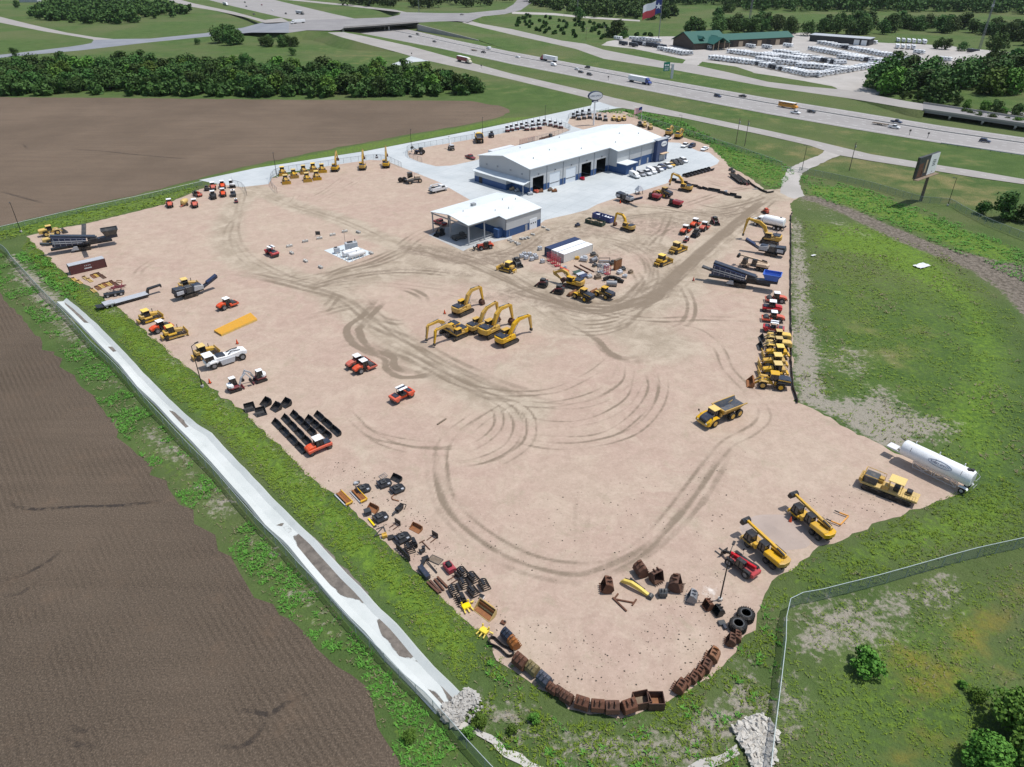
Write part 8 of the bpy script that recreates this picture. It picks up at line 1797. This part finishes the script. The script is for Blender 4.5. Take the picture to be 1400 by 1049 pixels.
def quadmesh(name,V,mat,parent=None,tri=False):
    k=3 if tri else 4; n=len(V)//k; me=bpy.data.meshes.new(name); me.vertices.add(len(V)); me.vertices.foreach_set('co',V.astype(np.float32).ravel())
    me.loops.add(len(V)); me.loops.foreach_set('vertex_index',np.arange(len(V),dtype=np.int32)); me.polygons.add(n); me.polygons.foreach_set('loop_start',np.arange(0,len(V),k,dtype=np.int32)); me.polygons.foreach_set('loop_total',np.full(n,k,np.int32))
    me.update(calc_edges=True); me.materials.append(mat); o=bpy.data.objects.new(name,me); return reg(o,parent)
def clumps(R0,H,n,base):
    C=[];Q=[]
    for i in range(n):
        a=rng.random()*6.28; f=rng.random()**.6; z=rng.random()
        w_=math.sin(min(1,.25+z*.9)*PI*.86)**.7
        C.append((R0*f*w_*math.cos(a)*.75,R0*f*w_*math.sin(a)*.75,base+(H-base)*(.12+.76*z))); Q.append(R0*(.26+.2*rng.random()))
    return np.array(C),np.array(Q)
def tree(H=10,R0=5,n=22,leafn=700,size=.9,mat=None,base=1.2,limbs=5,name='tree'):
    r=thing(name,'',{'tree':'tree'}.get(name,'bush')); C,Q=clumps(R0,H,n,base)
    quadmesh('crown',leaves(C,Q,leafn,size),mat or LEAF,r)
    t=MB().tube((0,0,-.2),(0,0,H*.35),.035*H*.8,7,.026*H*.8)
    for i in range(limbs): c=C[i*len(C)//limbs]; t.tube((0,0,H*(.2+.03*i)),tuple(c),.014*H,5,.006*H)
    t.build('trunk' if name=='tree' else 'stem',BARK,r); return r
TV=[proto(tree,9+rng.random()*3,5.6+rng.random()*1.8,26+int(rng.integers(8)),1250,.85,None,.2) for i in range(7)]
TB=[proto(tree,9+rng.random()*3,5.8+rng.random(),26,1250,.85,LEAFB,.2) for i in range(3)]
def grove(poly,n,h0,h1,label,group,mind=4.5,bright=.15,P=None):
    W=ats(poly); xs=[p.x for p in W]; ys=[p.y for p in W]; pts=[]; tries=0
    while len(pts)<n and tries<n*60:
        tries+=1; x,y=random.uniform(min(xs),max(xs)),random.uniform(min(ys),max(ys))
        if not inpoly(np.array([x]),np.array([y]),W)[0] or any((x-a)**2+(y-b)**2<mind*mind for a,b in pts): continue
        pts.append((x,y)); p=random.choice(TB if random.random()<bright else TV); s=random.uniform(h0,h1)/10.5
        p.place((x,y,0),random.random()*6.28,label,group,scale=(s*random.uniform(.9,1.2),s*random.uniform(.9,1.2),s))
grove([(-60,132),(200,132),(400,134),(560,135),(655,129),(662,121),(640,112),(600,107),(540,103),(400,97),(300,93),(200,91),(60,91),(-60,95)],150,8,12.5,'green tree in the dense belt behind the upper ploughed field','trees of the belt behind the upper field',5.5,.22)
grove([(280,60),(312,63),(345,61),(340,55),(300,53)],7,11,14,'dark tree in the round clump between the two roads','trees of the round clump',5,0)
grove([(356,64),(412,66),(415,62),(360,60)],8,7,9,'dark tree in the low clump right of the round one','trees of the low clump',5,0)
TLW=([(40,24),(60,28),(120,33),(165,34),(230,25),(262,19),(225,9),(150,5),(70,6)])
grove([(1187,119),(1212,130),(1250,140),(1295,146),(1312,131),(1395,128),(1420,115),(1370,100),(1300,108),(1260,106),(1200,110)],34,12,19,'large dark tree in the wood right of the trailer lot','trees right of the trailer lot',8,.12)
grove([(1230,137),(1300,143),(1345,155),(1400,166),(1420,160),(1340,145),(1240,132)],20,3,5.5,'low bush along the creek by the road bridge','creek bushes',4,.4)
grove([(1300,160),(1400,178),(1420,175),(1330,160)],9,3,5,'bush under the edge of the road bridge','creek bushes near the bridge',4,.3)
grove([(1122,47),(1180,48),(1260,46),(1330,47),(1400,61),(1420,50),(1300,37),(1180,36),(1130,40)],44,12,17,'tree in the belt behind the black barn','trees behind the black barn',9,.02)
grove([(942,48),(1080,46),(1085,40),(1050,35),(945,42)],22,11,15,'tree in the row behind the green roofed building','trees behind the green roofed building',8,.02)
FLW=([(716,3),(760,15),(800,23),(860,25),(912,29),(925,24),(905,8),(880,-3),(730,-6)])
for x,y,s,l in [(981,25,1.3,'single dark tree in the pale green pasture'),(843,51,1.7,'tall slender tree left of the trailer dealer'),(853,53,.8,'small tree beside the slender one'),(1104,49,1.3,'round tree at the end of the black barn'),(1282,67,.8,'left of three small trees behind the motorhomes'),(1293,68,.8,'middle of three small trees behind the motorhomes'),(1315,70,.7,'right of three small trees behind the motorhomes'),(1362,74,1.5,'round tree beside the gravel heap'),(792,26,1.2,'round tree at the edge of the far scrub'),(813,24,.8,'smaller tree right of the round one at the scrub'),(995,17,1.5,'pair of trees at the pasture edge, nearer one'),(1372,300,.85,'large dark tree at the right edge beside the fence'),(1343,293,.45,'low bush left of the large right edge tree'),(1400,303,.7,'tree cut by the right edge of the picture'),(270,61,.5,'small bush left of the round clump'),(400,76,.55,'pale shrub above the tree belt'),(20,77,.6,'bright shrub at the left end of the belt'),(24,11,.9,'single tree at the top left corner')]:
    TV[int(rng.integers(7))].place(at(x,y,0),random.random()*6,l,'single trees',scale=s)
big=proto(tree,5.5,3.9,46,5200,.34,LEAFB,.3); 
for x,y,s,l in [(1392,1000,1.0,'large leafy tree in the bottom right corner'),(1345,1046,.75,'leafy tree at the bottom edge right'),(1420,1060,1.0,'leafy tree cut by the bottom right corner')]: big.place(at(x,y,0),random.random()*6,l,'leafy trees in the bottom right corner',scale=s)
bush=proto(tree,2.6,1.9,22,1800,.26,LEAFB,.05,3,'bush')
for x,y,s,l in [(1183,915,1.25,'round green bush alone in the near right meadow'),(1335,954,.6,'small bush near the leafy trees'),(1315,938,.35,'tiny shrub in the near right meadow'),(640,1005,.5,'bright shrub beside the white gravel ditch'),(655,990,.6,'bright shrub above the rock apron'),(700,1000,.4,'low shrub in the bottom grass'),(730,985,.45,'low shrub below the rusty buckets'),(560,1010,.5,'low shrub outside the fence by the rock apron')]: bush.place(at(x,y,0),random.random()*6,l,'single bushes',scale=s)
def far_wood(name,poly,n,h):
    W=ats(poly); xs=[p.x for p in W]; ys=[p.y for p in W]; X=rng.uniform(min(xs),max(xs),n*9);Y=rng.uniform(min(ys),max(ys),n*9); k=inpoly(X,Y,W); X=X[k][:n];Y=Y[k][:n]; V=[]
    for x,y in zip(X,Y):
        C,Q=clumps(h*.62,h*(.8+.4*rng.random()),9,.5); V.append(leaves(C,Q,120,2.2)+np.array([x,y,0]))
    tag(quadmesh(name,np.concatenate(V),LEAF),kind='stuff')
far_wood('far_wood',[(455,-6),(466,8),(560,12.5),(690,11),(702,1),(730,-12)],260,15); far_wood('far_wood',[(890,6),(990,9),(1010,16),(1300,17),(1400,20),(1560,24),(1560,-4),(900,-9)],1150,17); far_wood('far_wood',[(1380,62),(1480,70),(1480,52),(1390,52)],30,15)
far_wood('far_wood',TLW,330,10); far_wood('far_wood',FLW,330,12)
far_wood('undergrowth',[(-60,131),(200,131.5),(400,133.5),(560,134),(650,129),(656,122),(600,109),(540,105),(400,99),(300,96),(200,94),(60,94),(-60,98)],760,6.5)
far_wood('scrub',[(705,20),(760,26),(830,34),(860,45),(900,50),(830,55),(760,50),(705,36)],90,2.6); far_wood('scrub',[(560,26),(640,22),(690,21),(700,30),(660,32)],1,1)
# tufts: real blades over the near grass
def tufts(name,zones,mat):
    V=[]
    for poly,dens,h,wd,thr,sc,blades in zones:
        W=ats(poly); xs=[p.x for p in W]; ys=[p.y for p in W]; A=(max(xs)-min(xs))*(max(ys)-min(ys)); n=int(A*dens)
        X=rng.uniform(min(xs),max(xs),n);Y=rng.uniform(min(ys),max(ys),n); k=inpoly(X,Y,W); X,Y=X[k],Y[k]
        k=np.array([noise.noise(Vector((x*sc,y*sc,3.1)))+.5*noise.noise(Vector((x*sc*3.3,y*sc*3.3,7)))>thr for x,y in zip(X,Y)],bool); X,Y=X[k],Y[k]
        k=(sdist(X,Y,yardW)<.3)&(~inpoly(X,Y,cl+cr[::-1])); X,Y=X[k],Y[k]; m=len(X); P=np.stack([X,Y,np.zeros(m)],1); s=(.6+.8*rng.random(m))[:,None]
        for b in range(blades):
            a=rng.random(m)*6.28; d=np.stack([np.cos(a),np.sin(a),a*0],1); q=np.stack([-np.sin(a),np.cos(a),a*0],1)
            o=P+d*(rng.random(m)*wd)[:,None]*1.2; tip=o+d*(wd*2.0*(.4+rng.random(m)))[:,None]*s+np.array([0,0,1])*h*(.4+.8*rng.random(m))[:,None]*s
            V.append(np.stack([o-q*wd*.5*s,o+q*wd*.5*s,tip],1).reshape(-1,3))
    o=quadmesh(name,np.concatenate(V),mat,tri=True); return tag(o,kind='stuff')
GT=leafmat('grass_blades',(.10,.175,.014),(.20,.30,.035),(.14,.235,.022)); GW=leafmat('weed_leaves',(.055,.14,.02),(.11,.235,.035),(.075,.18,.025)); GD=leafmat('dry_grass_blades',(.15,.155,.07),(.30,.26,.16),(.20,.20,.10))
STRIP=[(-10,335),(40,385),(90,440),(140,492),(200,560),(280,645),(370,745),(440,818),(520,905),(590,980),(640,1030),(660,1060),(560,1060),(510,985),(500,930),(440,890),(360,810),(300,740),(225,660),(160,585),(100,500),(40,430),(-10,390)]
LOW=[(640,950),(657,868),(700,912),(755,955),(810,985),(880,980),(930,950),(1000,900),(1035,860),(1045,820),(1075,835),(1060,960),(1045,1060),(700,1060),(650,1000)]
MEAD=[(1085,840),(1250,800),(1420,760),(1420,1060),(1060,1060),(1070,930)]
TRI=[(1045,825),(1065,790),(1110,760),(1200,720),(1320,668),(1420,640),(1420,745),(1250,785),(1080,825)]
RF=[(1086,300),(1180,310),(1290,345),(1370,410),(1420,480),(1420,650),(1330,660),(1230,615),(1163,585),(1120,560),(1092,545)]
NG=[(0,312),(100,289),(200,266),(270,248),(272,259),(225,279),(138,300),(38,321),(0,330)]
tufts('grass_tufts',[(VERGE,8,.13,.11,-.3,.25,4),(LOW,7,.2,.11,-.02,.22,4),(MEAD,5,.14,.10,-.1,.16,3),(TRI,6,.18,.11,-.2,.2,4),(RF,1.5,.2,.16,-.1,.12,3),(NG,1.2,.3,.25,-.4,.2,4)],GT)
tufts('weed_patches',[(STRIP,6,.22,.17,.02,.14,4),([(40,330),(94,384),(130,400),(95,412),(60,385),(20,350)],2.5,.4,.28,-.1,.2,4),(LOW,1.4,.28,.2,.2,.3,5),([(1092,238),(1190,260),(1300,300),(1420,350),(1420,395),(1290,338),(1190,296),(1100,266)],1.2,.3,.28,-.2,.15,4),([(990,222),(1060,262),(1088,236),(1060,216),(1000,200),(960,190)],1.2,.3,.28,-.3,.15,4),([(815,152),(870,151),(930,165),(1000,200),(970,196),(900,174)],.8,.6,.45,-.3,.15,3)],GW)
tufts('dry_grass',[(MEAD,2,.16,.1,.12,.09,3),(LOW,3,.2,.1,.0,.3,3),(VERGE,2.5,.18,.1,.1,.3,3),(RF,.5,.35,.2,.15,.07,3),(TRI,1,.3,.14,.15,.15,3),(STRIP,1.6,.25,.14,-.1,.3,3)],GD)
# ------------------------------------------------------------------ trailer dealer
RV=proto(trailer_home); RVD={'white_paint':BLUEBLK}
def rvrow(a,b,n,deg,label,group,dark=0,sc=1.06):
    if deg==-58: d=at(*b)-at(*a); deg=math.degrees(math.atan2(d.y,d.x))+78
    for i in range(n):
        x,y=lerpp(a,b,i/(n-1)); putd(RV,(x+random.uniform(-.3,.3),y+random.uniform(-.15,.15)),deg+random.uniform(-3,3),label,group,mats=RVD if random.random()<dark else None,scale=sc*random.uniform(.88,1.05),z=.04)
rvrow((975,81.5),(1026,88),11,-58,'white travel trailer in the front left row of the trailer lot','travel trailers, front left row')
rvrow((1031,88.5),(1110,105.5),18,-58,'travel trailer in the long front row of the trailer lot','travel trailers, long front row',.2)
rvrow((1000,73),(1060,81),14,-58,'white travel trailer in the second row behind the front left one','travel trailers, second row')
rvrow((1040,83.5),(1112,93),13,-58,'white travel trailer in the row behind the long front row','travel trailers, middle row')
rvrow((1062,73.5),(1086,76.5),6,-58,'white travel trailer in the short row in mid lot','travel trailers, short row')
rvrow((1089,78.5),(1148,89),14,-58,'travel trailer in the row with dark ends in mid lot','travel trailers, mid lot row',.25)
rvrow((1112,69.5),(1187,83.5),18,-58,'white travel trailer in the long diagonal row','travel trailers, diagonal row',.05)
rvrow((1123,61),(1215,78.5),20,-58,'travel trailer in the farthest diagonal row below the black barn','travel trailers, far diagonal row',.12)
rvrow((1115,105),(1250,83.5),24,-58,'white travel trailer in the row angled towards the wood','travel trailers, angled row',.05)
rvrow((1050,77),(1100,84.5),12,-58,'white travel trailer in the gap between the middle rows','travel trailers, filler row')
rvrow((1150,80),(1215,88),13,-58,'white travel trailer in the right part of the lot','travel trailers, right part',.1)
rvrow((1092,92),(1165,97.5),14,-58,'white travel trailer in the row before the angled one','travel trailers, before the angled row',.05)
rvrow((1227,57.5),(1263,60),6,-110,'white motorhome in the far right group','motorhomes, far right group'); rvrow((1226,66),(1248,67.5),4,-110,'white motorhome in the nearer right group','motorhomes, nearer right group')
rvrow((866,55),(898,58),8,-20,'white travel trailer in the back row by the flagpole','travel trailers by the flagpole'); rvrow((870,61),(905,66),8,-25,'dark travel trailer in the front row by the flagpole','dark trailers by the flagpole',.75); rvrow((914,71),(939,76),7,-58,'white travel trailer in the short row by the lot entrance','travel trailers by the entrance')
for x,y,l,dk in [(1256,74,'white motorhome standing alone',0),(1192,60.5,'white trailer at the end of the black barn',0),(1026,66,'white trailer left in front of the green roofed building',0),(1048,67,'white trailer in the middle in front of the green roofed building',0),(1077,65,'white trailer right in front of the green roofed building',0),(1292,84,'white fifth-wheel trailer alone on the right of the lot',0),(1330,73,'dark trailer at the right end of the lot',1),(852,62,'dark trailer beside the far frontage road',1),(966,67,'white trailer under the porch of the green roofed building',0),(905,69.5,'white trailer among the dark ones',0),(845,55,'white trailer left of the dark one',0),(866,64,'dark trailer second from the frontage road',1)]: putd(RV,(x,y),-50,l,'single trailers',mats=RVD if dk else None,z=.04)
GR=corr('green_roof_sheet',(.02,.10,.075),.2); BRW=paint('brown_timber',(.07,.05,.04),.8,dirt=.3)
def gable(name,W,L_,D_,ev,rz,wall,roof,z0=0,ov=1.0,cx=0,cy=0):
    w_=MB(); x0,x1,y0,y1=cx-L_/2,cx+L_/2,cy-D_/2,cy+D_/2
    w_.add([(x0,y0,z0),(x1,y0,z0),(x1,y1,z0),(x0,y1,z0),(x0,y0,ev),(x1,y0,ev),(x1,y1,ev),(x0,y1,ev),(x0,cy,rz-.1),(x1,cy,rz-.1)],[[0,1,5,4],[2,3,7,6],[1,2,6,9,5],[3,0,4,8,7]]).build('wall',wall,W)
    k=(rz-ev)/(D_/2); m=MB()
    for s in (1,-1):
        a=(cy+s*(D_/2+ov),ev-k*ov); m.add([(x0-ov,a[0],a[1]),(x1+ov,a[0],a[1]),(x1+ov,cy,rz),(x0-ov,cy,rz),(x0-ov,a[0],a[1]+.3),(x1+ov,a[0],a[1]+.3),(x1+ov,cy,rz+.3),(x0-ov,cy,rz+.3)],[[0,1,2,3],[7,6,5,4],[0,4,5,1],[1,5,6,2],[3,2,6,7],[0,3,7,4]])
    m.build('roof',roof,W)
a,b=at(986,65.5,0),at(1082,60.5,0); d=(b-a).normalized(); n=Vector((-d.y,d.x,0)); Lw=(b-a).length
w=LODGE=thing('lodge_building','large brown building with green gabled roofs at the trailer dealer','building',loc=(a+b)/2+n*9,rz=math.atan2(d.y,d.x))
gable('wing',w,Lw,18,6.2,9.8,BRW,GR); gable('lodge',w,34,34,5.5,12.5,BRW,GR,cx=-Lw/2-14,cy=4,ov=1.5)
m=MB(); 
for s in (-1,1): m.add([(-Lw/2-10+s*9,-24,4.8),(-Lw/2-10+s*9,-6,4.8),(-Lw/2-10,-6,9.6),(-Lw/2-10,-24,9.6),(-Lw/2-10+s*9,-24,5.1),(-Lw/2-10+s*9,-6,5.1),(-Lw/2-10,-6,9.9),(-Lw/2-10,-24,9.9)],[[0,1,2,3],[7,6,5,4],[0,4,5,1],[0,3,7,4]])
m.build('porch_roof',GR,w); m=MB()
for x in (-8,-3,3,8): m.bar((-Lw/2-10+x,-23,0),(-Lw/2-10+x,-23,5+.5*(8-abs(x))),.6)
m.build('porch_post',WOODL,w)
for i in range(7): MB().box((-Lw/2+10+i*(Lw-16)/6,-9.1,2.3),(4.4,.2,4.4)).build('bay_door',[DARKIN,CREAM,DARKIN,CREAM,DARKIN,CREAM,DARKIN][i],w)
a,b=at(1106,56.5,0),at(1187,63,0); d=(b-a).normalized(); n=Vector((-d.y,d.x,0)); Lb=(b-a).length
w=thing('barn','long low black barn with grey roof behind the trailer lot','building',loc=(a+b)/2+n*6,rz=math.atan2(d.y,d.x)); MB().box((0,0,2.8),(Lb,12,5.6)).build('wall',paint('black_timber',(.03,.033,.04),.7,dirt=.2),w); MB().box((0,0,5.75),(Lb+1.2,13,.3),(.04,0,0)).build('roof',CGREY,w)
for k in (.30,.42): MB().box((Lb*k,-6.06,2.2),(Lb*.09,.15,4.2)).build('door',WHT,w)
for x,y,wd,l in [(42,3,26,'pale industrial building at the very top left'),(128,2.5,34,'pale blue building beyond the top left wood'),(188,4,24,'white roofed building at the top beyond the wood'),(165,1,20,'dark fronted building beyond the top left wood')]:
    w=thing('far_building',l,'building','buildings beyond the top left wood',loc=at(x,y,0),rz=.15); MB().box((0,0,3.5),(wd,16,7)).build('wall',[CGREY,WALLG,WHT,BLUEBLK][[42,128,188,165].index(x)],w); MB().box((0,0,7.2),(wd+1,17,.5)).build('roof',WHT if x!=165 else CGREY,w)

for dx in (-8,6):
    q=MB(); q.add([(-Lw/2-14+dx-2.4,-12,8),(-Lw/2-14+dx+2.4,-12,8),(-Lw/2-14+dx,-12,10.2),(-Lw/2-14+dx,0,10.2),(-Lw/2-14+dx-2.4,-5,8),(-Lw/2-14+dx+2.4,-5,8)],[[0,2,3,4],[1,5,3,2],[0,1,2]]).build('dormer',GR,LODGE)
for p_ in PROTOS: p_.finish()
# ------------------------------------------------------------------ air
m=bpy.data.materials.new('air'); m.use_nodes=True; nt=m.node_tree; nt.nodes.remove(nt.nodes['Principled BSDF'])
v=nt.nodes.new('ShaderNodeVolumePrincipled'); v.inputs['Color'].default_value=(.86,.93,1,1); v.inputs['Density'].default_value=.00002; v.inputs['Anisotropy'].default_value=.3
nt.links.new(v.outputs[0],nt.nodes['Material Output'].inputs['Volume'])
hz_=MB().box((0,1400,41.5),(5200,3800,85)).build('haze',m); tag(hz_,kind='stuff')
